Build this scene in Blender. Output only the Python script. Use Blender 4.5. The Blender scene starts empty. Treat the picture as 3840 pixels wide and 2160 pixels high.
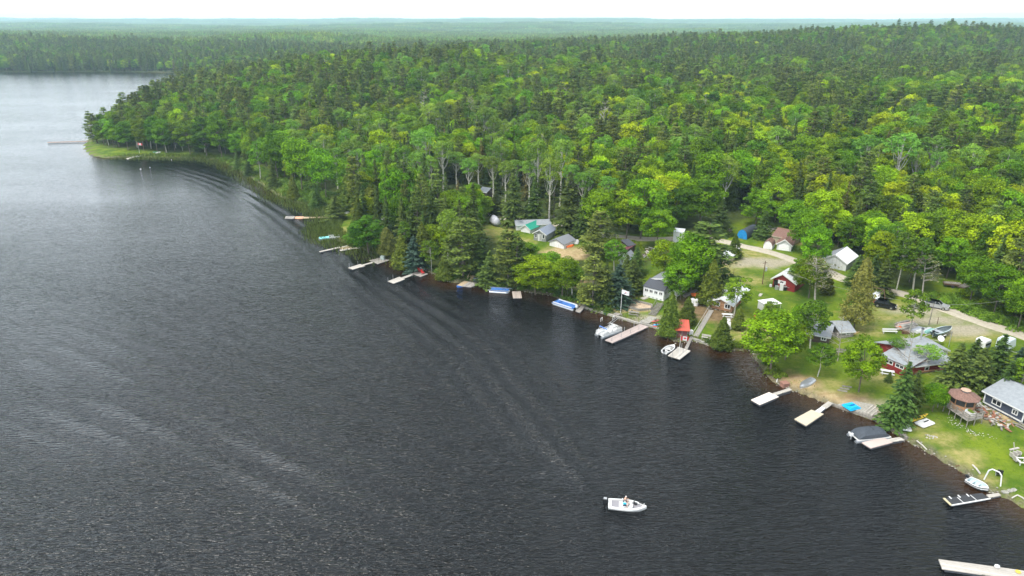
import bpy, bmesh, math, random
import numpy as np
from mathutils import Vector, Matrix, noise as mnoise
R = math.radians
S = bpy.context.scene
COL = S.collection
random.seed(7)
rng = np.random.default_rng(11)

# ------------------------------------------------------------------ camera
FPX = 2560.0            # focal length in pixels of the 3840 wide photograph
CAMZ = 60.0
PITCH = math.atan(1000.0 / FPX)
cam_d = bpy.data.cameras.new('camera')
cam = bpy.data.objects.new('camera', cam_d)
COL.objects.link(cam)
cam.location = (0, 0, CAMZ)
cam.rotation_euler = (math.pi / 2 - PITCH, 0, 0)
cam_d.sensor_width = 36.0
cam_d.lens = 36.0 * FPX / 3840.0
cam_d.clip_start = 0.5
cam_d.clip_end = 30000
S.camera = cam

# ------------------------------------------------------------------ sky, sun, exposure
SUN_EL, SUN_AZ = R(58), R(-128)      # azimuth measured from +Y towards +X
w = bpy.data.worlds.new('World'); S.world = w; w.use_nodes = True
nt = w.node_tree; nt.nodes.clear()
wo = nt.nodes.new('ShaderNodeOutputWorld'); bg = nt.nodes.new('ShaderNodeBackground')
sky = nt.nodes.new('ShaderNodeTexSky'); sky.sky_type = 'NISHITA'; sky.sun_disc = False
sky.sun_elevation = SUN_EL; sky.sun_rotation = SUN_AZ
sky.air_density = 1.0; sky.dust_density = 4.0; sky.ozone_density = 1.0
# overcast: a bright layer of high cloud with slow unevenness over the clear sky
tc = nt.nodes.new('ShaderNodeTexCoord')
mp = nt.nodes.new('ShaderNodeMapping'); mp.inputs['Scale'].default_value = (1.4, 1.4, 3.5)
nz = nt.nodes.new('ShaderNodeTexNoise'); nz.inputs['Scale'].default_value = 1.6; nz.inputs['Detail'].default_value = 5
cr = nt.nodes.new('ShaderNodeValToRGB')
cr.color_ramp.elements[0].position = 0.3; cr.color_ramp.elements[0].color = (9.6, 10.6, 11.6, 1)
cr.color_ramp.elements[1].position = 0.72; cr.color_ramp.elements[1].color = (14.2, 15.0, 15.6, 1)
mx = nt.nodes.new('ShaderNodeMix'); mx.data_type = 'RGBA'; mx.inputs[0].default_value = 0.85
# the cloud is thinner towards the horizon, so brighter there than overhead
sz = nt.nodes.new('ShaderNodeSeparateXYZ'); nt.links.new(tc.outputs['Generated'], sz.inputs[0])
ge = nt.nodes.new('ShaderNodeMapRange'); ge.inputs[1].default_value = 0.05; ge.inputs[2].default_value = 0.72; ge.inputs[3].default_value = 1.15; ge.inputs[4].default_value = 0.50
nt.links.new(sz.outputs[2], ge.inputs[0]); vsc = nt.nodes.new('ShaderNodeVectorMath'); vsc.operation = 'SCALE'; nt.links.new(cr.outputs[0], vsc.inputs[0]); nt.links.new(ge.outputs[0], vsc.inputs['Scale'])
nt.links.new(tc.outputs['Generated'], mp.inputs[0]); nt.links.new(mp.outputs[0], nz.inputs['Vector'])
nt.links.new(nz.outputs['Fac'], cr.inputs[0])
nt.links.new(sky.outputs[0], mx.inputs['A']); nt.links.new(vsc.outputs[0], mx.inputs['B'])
nt.links.new(mx.outputs['Result'], bg.inputs[0]); nt.links.new(bg.outputs[0], wo.inputs[0])
bg.inputs[1].default_value = 0.10
sd = bpy.data.lights.new('sun', 'SUN'); sd.energy = 1.7; sd.angle = R(22); sd.color = (1.0, 0.96, 0.88)
sun = bpy.data.objects.new('sun', sd); COL.objects.link(sun)
sv = Vector((math.sin(SUN_AZ) * math.cos(SUN_EL), math.cos(SUN_AZ) * math.cos(SUN_EL), math.sin(SUN_EL)))
sun.rotation_euler = sv.to_track_quat('Z', 'Y').to_euler(); sun.location = sv * 300
S.view_settings.view_transform = 'Standard'; S.view_settings.look = 'None'
S.view_settings.exposure = 1.2; S.view_settings.gamma = 1.0
try: S.view_settings.use_curve_mapping = False
except Exception: pass
cy = S.cycles
cy.max_bounces = 5; cy.diffuse_bounces = 2; cy.glossy_bounces = 2; cy.transmission_bounces = 3
cy.volume_bounces = 1; cy.transparent_max_bounces = 6; cy.caustics_reflective = False; cy.caustics_refractive = False
cy.use_denoising = True

# ------------------------------------------------------------------ picture point -> world point (only used to read positions off the photograph)
cp, sp = math.cos(PITCH), math.sin(PITCH)
def ray(px, py):
    u = (px - 1920.0) / FPX; v = (1080.0 - py) / FPX
    return np.array((u, cp + v * sp, -sp + v * cp))
def W0(px, py, z=0.0):
    d = ray(px, py); t = (z - CAMZ) / d[2]
    return np.array((d[0] * t, d[1] * t))
SH = [(3840,1901),(3752,1856),(3707,1845),(3637,1784),(3534,1728),(3475,1689),(3391,1647),(3338,1613),(3279,1577),(3198,1548),(3120,1520),
(3080,1504),(3010,1476),(2968,1462),(2912,1437),(2878,1409),(2842,1356),(2828,1328),(2832,1307),(2787,1313),(2703,1310),(2653,1293),(2600,1277),
(2535,1280),(2491,1260),(2480,1238),(2432,1224),(2396,1215),(2320,1193),(2270,1179),(2200,1155),(2063,1107),(1966,1093),(1912,1084),(1840,1076),
(1798,1062),(1700,1059),(1669,1048),(1613,1020),(1529,1006),(1476,981),(1431,961),(1353,930),(1297,911),(1240,893),(1228,880),(1215,866),(1226,846),
(1232,828),(1228,806),(1205,790),(1168,776),(1120,762),(1050,738),(979,690),(912,648),(848,612),(800,599),(737,593),(640,592),(541,590),(450,590),(393,592),(345,582),
(322,562),(318,540),(336,524),(400,505),(470,462),(540,420),(610,376),(680,340),(740,315),(790,296),(820,284),(800,276),(700,272),(560,271),(420,270),(240,269.5),(0,269),(-500,268)]
lake = [W0(*p) for p in SH]
lake += [np.array(p) for p in ((-1700,900),(-1700,-900),(300,-900),(170,-200),(100,-40),(88,20),(86,52),(82,64))]
LK = np.array(lake)
def sdf(X, Y):
    """signed distance to the shore, land positive"""
    X = np.atleast_1d(np.asarray(X, float)); Y = np.atleast_1d(np.asarray(Y, float))
    shp = X.shape; X = X.ravel(); Y = Y.ravel()
    d2 = np.full(X.shape, 1e18); ins = np.zeros(X.shape, bool)
    n = len(LK)
    for i in range(n):
        a = LK[i]; b = LK[(i + 1) % n]; e = b - a
        wx = X - a[0]; wy = Y - a[1]
        t = np.clip((wx * e[0] + wy * e[1]) / max(1e-9, e @ e), 0, 1)
        d2 = np.minimum(d2, (wx - t * e[0])**2 + (wy - t * e[1])**2)
        c = (a[1] > Y) != (b[1] > Y)
        if abs(e[1]) > 1e-12:
            ins ^= c & (X < a[0] + e[0] * (Y - a[1]) / e[1])
    d = np.sqrt(d2); d[ins] *= -1
    return d.reshape(shp)
_P = rng.integers(0, 2**31, (256, 256)) / 2.0**31
def vnoise(X, Y):
    xi = np.floor(X).astype(int); yi = np.floor(Y).astype(int); fx = X - xi; fy = Y - yi
    fx = fx * fx * (3 - 2 * fx); fy = fy * fy * (3 - 2 * fy)
    g = lambda i, j: _P[i & 255, j & 255]
    return (g(xi, yi) * (1 - fx) + g(xi + 1, yi) * fx) * (1 - fy) + (g(xi, yi + 1) * (1 - fx) + g(xi + 1, yi + 1) * fx) * fy
def fbm(X, Y, o=4):
    s = 0; a = 0.5
    for k in range(o):
        s = s + a * vnoise(X + 17.3 * k, Y + 9.1 * k); X = X * 2.03; Y = Y * 2.03; a *= 0.5
    return s / (1 - 0.5**o)
def sm(a, b, x):
    t = np.clip((x - a) / (b - a), 0, 1); return t * t * (3 - 2 * t)
def gau(X, Y, cx, cy_, sx, sy): return np.exp(-((X - cx) / sx)**2 - ((Y - cy_) / sy)**2)
TARNS = [(150, 2900, 60, 150), (1190, 3300, 150, 170)]
def H(X, Y, d=None):
    X = np.atleast_1d(np.asarray(X, float)); Y = np.atleast_1d(np.asarray(Y, float))
    if d is None: d = sdf(X, Y)
    dp = np.maximum(d, 0)
    steep = 1 - sm(75, 140, np.hypot(X + 0, (Y - 300) * 0.0 + 0)) * 0
    h = 0.42 * sm(0, 0.7, dp) + 0.055 * np.minimum(dp, 45) + 0.25 * (fbm(X / 9, Y / 9, 3) - 0.5) * sm(2, 12, dp)
    h += sm(55, 260, dp) * (7 + 9 * (fbm(X / 160 + 3, Y / 160, 3) - 0.5)) * (1 - 0.6 * sm(1100, 1900, Y)) + sm(150, 400, dp) * sm(450, 700, Y) * (1 - sm(1500, 2000, Y)) * 10 * (fbm(X / 260 + 8, Y / 150, 3) - 0.5)
    h += 15 * gau(X, Y, -110, 540, 140, 110) * sm(10, 120, dp)
    h += sm(40, 300, dp) * (25 * gau(X, Y, 520, 960, 360, 210) + 3 * gau(X, Y, 60, 820, 260, 160))
    h += sm(30, 300, dp) * (13 * gau(X, Y, -900, 1260, 300, 130) + 14 * gau(X, Y, -430, 1480, 170, 150) + 13 * gau(X, Y, -1400, 1750, 500, 260))
    h += sm(1500, 2200, Y) * 28 * (fbm(X / 700 + 5, Y / 330 + 1, 3) - 0.42)
    h += sm(3300, 4300, Y) * 62 * (fbm(X / 1300 + 9, Y / 500 + 4, 4) - 0.36)
    h += sm(5200, 8200, Y) * (85 * (fbm(X / 2600 + 2, Y / 1300 + 4, 4) - 0.10))
    h = np.maximum(h, 0.3 * sm(0, 0.6, dp))
    for (tx, ty, rx, ry) in TARNS:
        g = ((X - tx) / rx)**2 + ((Y - ty) / ry)**2
        h = h * sm(0.8, 6, g) + 0.0 - 1.2 * (1 - sm(0.6, 1.4, g))
    dn = np.maximum(-d, 0)
    return np.where(d > 0, h, -np.minimum(3.5, 0.16 * dn + 0.02))
def hz(x, y): return float(H(x, y)[0])
def G(px, py, lift=0.0):
    """ground point seen at a picture point"""
    d = ray(px, py)
    t = (CAMZ / -d[2]) * np.linspace(0.70, 1.0, 260)
    X = d[0] * t; Y = d[1] * t; Z = CAMZ + d[2] * t
    g = np.maximum(H(X, Y), 0) + lift
    k = np.nonzero(Z < g)[0]
    i = k[0] if len(k) else len(t) - 1
    if i > 0:
        a = Z[i - 1] - g[i - 1]; b = Z[i] - g[i]; s_ = a / (a - b) if a != b else 1
        tt = t[i - 1] + (t[i] - t[i - 1]) * min(1, max(0, s_))
    else: tt = t[i]
    x, y = d[0] * tt, d[1] * tt
    return Vector((x, y, max(0, hz(x, y))))
def proj(p):
    dx, dy, dz = p[0], p[1], p[2] - CAMZ
    zc = dy * cp - dz * sp; yc = dy * sp + dz * cp
    return 1920 + FPX * dx / zc, 1080 - FPX * yc / zc
def height_to(p, top_py):
    """how tall a thing on ground point p is when its top shows at picture row top_py"""
    lo, hi = 0.0, 60.0
    for _ in range(40):
        m = (lo + hi) / 2
        if proj((p[0], p[1], p[2] + m))[1] > top_py: lo = m
        else: hi = m
    return lo

# ------------------------------------------------------------------ materials
MATS = {}
def nmat(name):
    m = bpy.data.materials.new(name); m.use_nodes = True; n = m.node_tree
    return m, n, n.nodes['Principled BSDF']
def mat(name, col, rough=0.6, metal=0.0, var=0.12, scale=6.0, bump=0.0, spec=0.5):
    """plain coloured surface with slight procedural unevenness"""
    if name in MATS: return MATS[name]
    m, n, b = nmat(name)
    tcn = n.nodes.new('ShaderNodeTexCoord'); nz = n.nodes.new('ShaderNodeTexNoise'); nz.inputs['Scale'].default_value = scale; nz.inputs['Detail'].default_value = 6
    r = n.nodes.new('ShaderNodeValToRGB'); r.color_ramp.elements[0].position = 0.3; r.color_ramp.elements[1].position = 0.72
    c0 = [c * (1 - var * 1.6) for c in col]; c1 = [min(1, c * (1 + var)) for c in col]
    r.color_ramp.elements[0].color = (*c0, 1); r.color_ramp.elements[1].color = (*c1, 1)
    n.links.new(tcn.outputs['Object'], nz.inputs['Vector']); n.links.new(nz.outputs['Fac'], r.inputs[0]); n.links.new(r.outputs[0], b.inputs['Base Color'])
    b.inputs['Roughness'].default_value = rough; b.inputs['Metallic'].default_value = metal; b.inputs['Specular IOR Level'].default_value = spec
    if bump:
        bp = n.nodes.new('ShaderNodeBump'); bp.inputs['Strength'].default_value = bump; bp.inputs['Distance'].default_value = 0.02
        n.links.new(nz.outputs['Fac'], bp.inputs['Height']); n.links.new(bp.outputs[0], b.inputs['Normal'])
    MATS[name] = m; return m
def stripes(name, c0, c1, scale, axis=0, rough=0.7, metal=0.0, sharp=0.08, bump=0.6, ncol=0.25):
    """boards, battens or corrugation: lines running across the given local axis every 1/scale metres"""
    if name in MATS: return MATS[name]
    m, n, b = nmat(name)
    tcn = n.nodes.new('ShaderNodeTexCoord'); sx = n.nodes.new('ShaderNodeSeparateXYZ'); n.links.new(tcn.outputs['Object'], sx.inputs[0])
    mu = n.nodes.new('ShaderNodeMath'); mu.operation = 'MULTIPLY'; mu.inputs[1].default_value = scale; n.links.new(sx.outputs[axis], mu.inputs[0])
    fr = n.nodes.new('ShaderNodeMath'); fr.operation = 'FRACT'; n.links.new(mu.outputs[0], fr.inputs[0])
    fl = n.nodes.new('ShaderNodeMath'); fl.operation = 'FLOOR'; n.links.new(mu.outputs[0], fl.inputs[0])
    wn = n.nodes.new('ShaderNodeTexWhiteNoise'); wn.noise_dimensions = '1D'; n.links.new(fl.outputs[0], wn.inputs['W'])
    gt = n.nodes.new('ShaderNodeMath'); gt.operation = 'GREATER_THAN'; gt.inputs[1].default_value = sharp; n.links.new(fr.outputs[0], gt.inputs[0])
    nz = n.nodes.new('ShaderNodeTexNoise'); nz.inputs['Scale'].default_value = 3; nz.inputs['Detail'].default_value = 8; n.links.new(tcn.outputs['Object'], nz.inputs['Vector'])
    m1 = n.nodes.new('ShaderNodeMix'); m1.data_type = 'RGBA'; m1.inputs['A'].default_value = (*c0, 1); m1.inputs['B'].default_value = (*c1, 1); n.links.new(gt.outputs[0], m1.inputs[0])
    ad = n.nodes.new('ShaderNodeMath'); ad.operation = 'ADD'; n.links.new(wn.outputs[0], ad.inputs[0]); n.links.new(nz.outputs['Fac'], ad.inputs[1])
    mr = n.nodes.new('ShaderNodeMapRange'); mr.inputs[1].default_value = 0.3; mr.inputs[2].default_value = 1.7; mr.inputs[3].default_value = 1 - ncol * 1.3; mr.inputs[4].default_value = 1 + ncol * 0.6
    n.links.new(ad.outputs[0], mr.inputs[0])
    vm = n.nodes.new('ShaderNodeVectorMath'); vm.operation = 'SCALE'; n.links.new(m1.outputs['Result'], vm.inputs[0]); n.links.new(mr.outputs[0], vm.inputs['Scale'])
    n.links.new(vm.outputs[0], b.inputs['Base Color'])
    bp = n.nodes.new('ShaderNodeBump'); bp.inputs['Strength'].default_value = bump; bp.inputs['Distance'].default_value = 0.02
    n.links.new(gt.outputs[0], bp.inputs['Height']); n.links.new(bp.outputs[0], b.inputs['Normal'])
    b.inputs['Roughness'].default_value = rough; b.inputs['Metallic'].default_value = metal
    MATS[name] = m; return m

def link(name, me, m=None, parent=None, loc=None, smooth=False):
    o = bpy.data.objects.new(name, me); COL.objects.link(o)
    if m is not None: me.materials.append(m)
    if parent is not None: o.parent = parent
    if loc is not None: o.location = loc
    if smooth: me.polygons.foreach_set('use_smooth', [True] * len(me.polygons))
    return o
def tag(o, label=None, cat=None, group=None, kind=None):
    if label: o['label'] = label
    if cat: o['category'] = cat
    if group: o['group'] = group
    if kind: o['kind'] = kind
    return o
def from_arrays(name, V, F, nper):
    me = bpy.data.meshes.new(name); V = np.asarray(V, np.float32); F = np.asarray(F, np.int32).reshape(-1, nper)
    me.vertices.add(len(V)); me.vertices.foreach_set('co', V.ravel())
    me.loops.add(F.size); me.loops.foreach_set('vertex_index', F.ravel())
    me.polygons.add(len(F)); me.polygons.foreach_set('loop_start', np.arange(0, F.size, nper, dtype=np.int32))
    try: me.polygons.foreach_set('loop_total', np.full(len(F), nper, np.int32))
    except Exception: pass
    me.update(calc_edges=True); me.validate(); return me
def grid_mesh(name, xs, ys, Z):
    nx, ny = len(xs), len(ys)
    X, Y = np.meshgrid(xs, ys); V = np.stack((X, Y, Z), -1).reshape(-1, 3)
    i = np.arange(nx - 1)[None, :] + nx * np.arange(ny - 1)[:, None]
    F = np.stack((i, i + 1, i + 1 + nx, i + nx), -1).reshape(-1, 4)
    return from_arrays(name, V, F, 4)
def fattr(me, name, vals):
    a = me.attributes.new(name, 'FLOAT', 'POINT'); a.data.foreach_set('value', np.asarray(vals, np.float32).ravel())
def axis_steps(lo, hi, fine0, fine1, step, grow=1.06, mx_=400):
    a = list(np.arange(fine0, fine1 + step / 2, step)); s_ = step; x = a[-1]
    while x < hi: s_ = min(mx_, s_ * grow); x += s_; a.append(x)
    s_ = step; x = a[0]; b = []
    while x > lo: s_ = min(mx_, s_ * grow); x -= s_; b.append(x)
    return np.array(b[::-1] + a)
# ------------------------------------------------------------------ layout: clearings, road, patches of bare ground
def poly(pts): return np.array([G(x, y)[:2] for x, y in pts])
CLEAR = [
 poly([(2325,1230),(2320,1130),(2400,1030),(2480,950),(2600,890),(2690,850),(2800,822),(2920,835),(3010,870),(3060,930),(3140,975),(3240,1040),(3360,1085),(3470,1080),(3510,1040),(3580,1020),(3640,1050),(3690,1110),(3840,1212),(4060,1330),(4300,1500),(4300,2300),(3750,2000),(3700,1850),(3530,1730),(3280,1580),(2960,1470),(2870,1400),(2800,1300),(2530,1270),(2400,1210)]),
 poly([(1800,785),(1850,770),(1960,815),(2090,838),(2200,862),(2300,880),(2360,930),(2420,950),(2400,1000),(2330,1010),(2250,1000),(2160,965),(2060,960),(1960,930),(1880,900),(1830,850)]),
 poly([(1110,860),(1180,815),(1330,790),(1340,850),(1315,905),(1230,900),(1150,890)]),
 poly([(300,540),(400,553),(560,564),(700,573),(800,592),(860,640),(600,640),(330,640),(290,560)]),
]
def inpoly(X, Y, P):
    ins = np.zeros(X.shape, bool); n = len(P)
    for i in range(n):
        a, b = P[i], P[(i + 1) % n]; c = (a[1] > Y) != (b[1] > Y)
        ins ^= c & (X < a[0] + (b[0] - a[0]) * (Y - a[1]) / (b[1] - a[1] + 1e-12))
    return ins
def polydist(X, Y, P, closed=False):
    d2 = np.full(X.shape, 1e18); n = len(P)
    for i in range(n if closed else n - 1):
        a, b = P[i], P[(i + 1) % n]; e = b - a; wx = X - a[0]; wy = Y - a[1]
        t = np.clip((wx * e[0] + wy * e[1]) / max(1e-9, e @ e), 0, 1)
        d2 = np.minimum(d2, (wx - t * e[0])**2 + (wy - t * e[1])**2)
    return np.sqrt(d2)
ROADPX = [(4300,1420),(4050,1340),(3840,1262),(3700,1215),(3560,1165),(3440,1118),(3320,1086),(3230,1062),(3160,1044),(3090,1014),(3000,985),(2900,950),(2790,924),(2700,903),(2600,893),(2450,897),(2320,889),(2200,868),(2091,845),(1965,828),(1873,814),(1830,790),(1760,775),(1650,765)]
ROAD = np.array([G(x, y)[:2] for x, y in ROADPX])
# smooth the road line
def catmull(P, k=8):
    out = []
    for i in range(len(P) - 1):
        p0 = P[max(0, i - 1)]; p1 = P[i]; p2 = P[i + 1]; p3 = P[min(len(P) - 1, i + 2)]
        for j in range(k):
            t = j / k
            out.append(0.5 * ((2 * p1) + (-p0 + p2) * t + (2 * p0 - 5 * p1 + 4 * p2 - p3) * t * t + (-p0 + 3 * p1 - 3 * p2 + p3) * t**3))
    out.append(P[-1]); return np.array(out)
ROADC = catmull(ROAD, 10)
# bare or dry ground, read off the photograph: (px, py, half length m, half width m, what 0 sand, 1 dry grass, 2 brown soil, 3 gravel)
BARE = [(3005,1446,4,3.5,0),(3075,1482,4.5,2.4,0),(2980,1425,5,4,2),(3130,1508,4,2,0),(3200,1500,4,3,2),(3270,1535,6,3,3),(2660,1180,5,6,2),(2600,1150,4,5,2),
 (2780,985,9,5,1),(2860,985,10,4,3),(2760,950,8,4,1),(2700,1010,6,5,1),(2820,1050,5,3,1),(2860,1240,7,4,1),(2800,1250,5,3,1),(2840,960,7,4,1),(2690,1100,4,4,1),
 (3450,1165,8,3,3),(3490,1205,9,3,3),(3620,1235,9,3,3),(3640,1262,8,3,1),(3560,1240,5,3,1),(3400,1190,5,3,1),(3350,1150,5,3,1),(3780,1560,7,2.5,0),(3700,1530,5,2,2),
 (3420,1590,4,2,1),(3530,1640,4,1.6,1),(3600,1700,3,1.2,1),(3640,1740,2,1.5,1),(3700,1800,2,1.2,1),(2380,1160,5,2,0),(2420,1195,4,2.5,3),(2290,1150,3,2,0),
 (2120,945,9,4,0),(2160,955,6,3,0),(1850,870,7,5,1),(1940,905,6,5,1),(1900,850,6,4,1),(1250,880,3,7,1),(1290,870,3,7,1),(3350,1360,4,3,1),(3120,1440,4,3,1),(3240,1240,5,3,1),(3300,1190,6,3,1),
 (1740,990,4,3,2),(2180,1060,4,3,2),(2360,1100,5,3,2),(3090,1000,6,3,1),(2960,880,6,4,1),(3000,905,6,4,1),(2940,905,6,3,1),(3300,1420,5,3,1),(2740,1200,4,3,1)]
BAREW = [(G(a, b)[:2], c, d, k) for a, b, c, d, k in BARE]

# ------------------------------------------------------------------ ground
xs = axis_steps(-9000, 9500, -110, 190, 1.1, 1.05, 260)
ys = axis_steps(-900, 12500, 60, 330, 1.1, 1.035, 240)
GX, GY = np.meshgrid(xs, ys)
GD = sdf(GX, GY); GZ = H(GX, GY, GD)
me = grid_mesh('ground', xs, ys, GZ)
n1 = fbm(GX / 5, GY / 5, 4); n2 = fbm(GX / 2.1 + 9, GY / 2.1, 3)
near = (GY < 700) & (np.abs(GX) < 600) & (GY > 20)
lawn = np.zeros(GX.shape); gx, gy = GX[near], GY[near]
lw = np.zeros(gx.shape)
for P in CLEAR:
    dd = polydist(gx, gy, P, True); dd = np.where(inpoly(gx, gy, P), dd, -dd)
    lw = np.maximum(lw, sm(-2.5, 2.5, dd + 3 * (n1[near] - 0.5)))
sh = (GD[near] < 9 + 6 * n1[near]) & (gy > 175)
lw = np.maximum(lw, np.where(sh, sm(12, 6, GD[near]), 0))
lw = np.maximum(lw, sm(5.5, 3.5, polydist(gx, gy, ROADC)))
lawn[near] = lw
att = [np.zeros(GX.shape) for _ in range(4)]
for (c, a, b, k) in BAREW:
    c = np.array(c); r2 = np.sqrt(((GX - c[0]) / a)**2 + ((GY - c[1]) / b)**2)
    att[k] = np.maximum(att[k], sm(1.25, 0.35, r2 + 1.1 * (n1 - 0.5) + 0.7 * (n2 - 0.5)))
for nm, v in (('lawn', lawn), ('sand', att[0]), ('dry', att[1]), ('soil', att[2]), ('gravel', att[3]), ('shore', sm(1.3, 0.2, np.abs(GD)))):
    fattr(me, nm, v)
gm, n, b = nmat('ground_cover')
def A(nm):
    a = n.nodes.new('ShaderNodeAttribute'); a.attribute_name = nm; return a.outputs['Fac']
def RGB2(c0, c1, fac):
    m_ = n.nodes.new('ShaderNodeMix'); m_.data_type = 'RGBA'
    for k, c in (('A', c0), ('B', c1)):
        if isinstance(c, tuple): m_.inputs[k].default_value = (*c, 1)
        else: n.links.new(c, m_.inputs[k])
    n.links.new(fac, m_.inputs[0]); return m_.outputs['Result']
def NZ(sc, det=6, rough=0.6):
    z = n.nodes.new('ShaderNodeTexNoise'); z.inputs['Scale'].default_value = sc; z.inputs['Detail'].default_value = det; z.inputs['Roughness'].default_value = rough
    n.links.new(tcg.outputs['Object'], z.inputs['Vector']); return z.outputs['Fac']
def RMP(f, a, c):
    r = n.nodes.new('ShaderNodeMapRange'); r.inputs[1].default_value = a; r.inputs[2].default_value = c; n.links.new(f, r.inputs[0]); return r.outputs[0]
tcg = n.nodes.new('ShaderNodeTexCoord')
grass = RGB2((0.055,0.115,0.006), (0.155,0.215,0.012), RMP(NZ(0.16, 5), 0.36, 0.64))
grass = RGB2(grass, (0.27,0.24,0.07), RMP(NZ(0.33, 8, 0.7), 0.56, 0.76))
grass = RGB2(grass, (0.035,0.075,0.006), RMP(NZ(1.7, 8, 0.8), 0.52, 0.72))
grass = RGB2(grass, (0.30,0.28,0.12), RMP(NZ(3.6, 5, 0.8), 0.62, 0.74))
floor_ = RGB2((0.035,0.05,0.012), (0.075,0.10,0.02), RMP(NZ(0.3, 8), 0.4, 0.65))
c = RGB2(floor_, grass, A('lawn'))
dryc = RGB2((0.13,0.17,0.02), (0.34,0.29,0.11), RMP(NZ(0.8, 8, 0.7), 0.35, 0.65))
c = RGB2(c, dryc, A('dry'))
c = RGB2(c, RGB2((0.11,0.075,0.035), (0.26,0.18,0.10), RMP(NZ(0.9, 8, 0.7), 0.35, 0.7)), A('soil'))
c = RGB2(c, RGB2((0.30,0.21,0.10), (0.52,0.41,0.24), RMP(NZ(1.1, 8, 0.7), 0.35, 0.7)), A('sand'))
c = RGB2(c, RGB2((0.22,0.20,0.13), (0.46,0.41,0.31), RMP(NZ(2.2, 8, 0.8), 0.35, 0.7)), A('gravel'))
c = RGB2(c, RGB2((0.04,0.035,0.02), (0.30,0.27,0.18), RMP(NZ(2.5, 6, 0.8), 0.35, 0.75)), A('shore'))
n.links.new(c, b.inputs['Base Color']); b.inputs['Roughness'].default_value = 0.95; b.inputs['Specular IOR Level'].default_value = 0.15
bp = n.nodes.new('ShaderNodeBump'); bp.inputs['Strength'].default_value = 0.8; bp.inputs['Distance'].default_value = 0.25
n.links.new(NZ(2.6, 8, 0.75), bp.inputs['Height']); n.links.new(bp.outputs[0], b.inputs['Normal'])
ground = link('ground', me, gm, smooth=True); tag(ground, kind='structure')

# ------------------------------------------------------------------ gravel road
hw = 1.75
T = np.gradient(ROADC, axis=0); T /= np.linalg.norm(T, axis=1)[:, None]; Nn = np.stack((-T[:, 1], T[:, 0]), 1)
V = []; offs = [-1.25, -1.0, -0.5, 0, 0.5, 1.0, 1.25]
for i, p in enumerate(ROADC):
    for o_ in offs:
        q = p + Nn[i] * hw * o_ * (1 + (0.22 * (fbm(np.array([p[0] / 3]), np.array([p[1] / 3 + o_]), 3)[0] - 0.5) if abs(o_) >= 1 else 0))
        V.append((q[0], q[1], hz(*q) + (0.07 if abs(o_) < 1 else 0.05 if abs(o_) == 1 else -0.12)))
F = [(i * 7 + j, i * 7 + j + 1, (i + 1) * 7 + j + 1, (i + 1) * 7 + j) for i in range(len(ROADC) - 1) for j in range(6)]
me = from_arrays('road', V, F, 4); u = np.tile(np.abs(offs), len(ROADC)); fattr(me, 'across', u)
rm, n, b = nmat('road_gravel'); tcg = n.nodes.new('ShaderNodeTexCoord')
ac = A('across'); m_ = n.nodes.new('ShaderNodeMath'); m_.operation = 'SUBTRACT'; n.links.new(ac, m_.inputs[0]); m_.inputs[1].default_value = 0.5
ab = n.nodes.new('ShaderNodeMath'); ab.operation = 'ABSOLUTE'; n.links.new(m_.outputs[0], ab.inputs[0])
c = RGB2((0.30,0.26,0.19), (0.50,0.45,0.36), RMP(NZ(1.3, 9, 0.75), 0.35, 0.68))
c = RGB2((0.42,0.38,0.30), c, RMP(ab.outputs[0], 0.02, 0.35))
n.links.new(c, b.inputs['Base Color']); b.inputs['Roughness'].default_value = 0.95
road = link('road', me, rm, smooth=True); tag(road, kind='structure')

# ------------------------------------------------------------------ lake
xs = axis_steps(-2200, 700, -165, 75, 0.55, 1.06, 120)
ys = axis_steps(-900, 1050, 55, 335, 0.55, 1.06, 60)
WX, WY = np.meshgrid(xs, ys); WZ = np.zeros(WX.shape)
S2 = 3840 / 2576.0
WAKES = [([(1515,1250),(1440,1175),(1380,1115),(1280,995),(1185,885),(1085,805),(985,742),(905,682),(845,620),(765,562),(690,512),(600,466),(500,432),(400,408),(290,396)], 0.16, 3.9, 9.5),
 ([(1515,1250),(1340,1215),(1180,1155),(1060,1085),(930,985),(830,905),(700,850),(540,790),(330,700),(60,610)], 0.030, 4.2, 8),
 ([(1150,1345),(960,1250),(820,1190),(640,1110),(480,1020),(300,935),(120,850),(-60,780),(-300,700)], 0.060, 6.0, 15),
 ([(1000,1460),(760,1340),(560,1230),(380,1130),(160,1040),(-100,950)], 0.035, 5.0, 12)]
nr = (WX > -420) & (WX < 90) & (WY > 40) & (WY < 420)
wx, wy = WX[nr], WY[nr]; hsum = np.zeros(wx.shape)
gust = fbm(wx / 26, wy / 40, 3)
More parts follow.
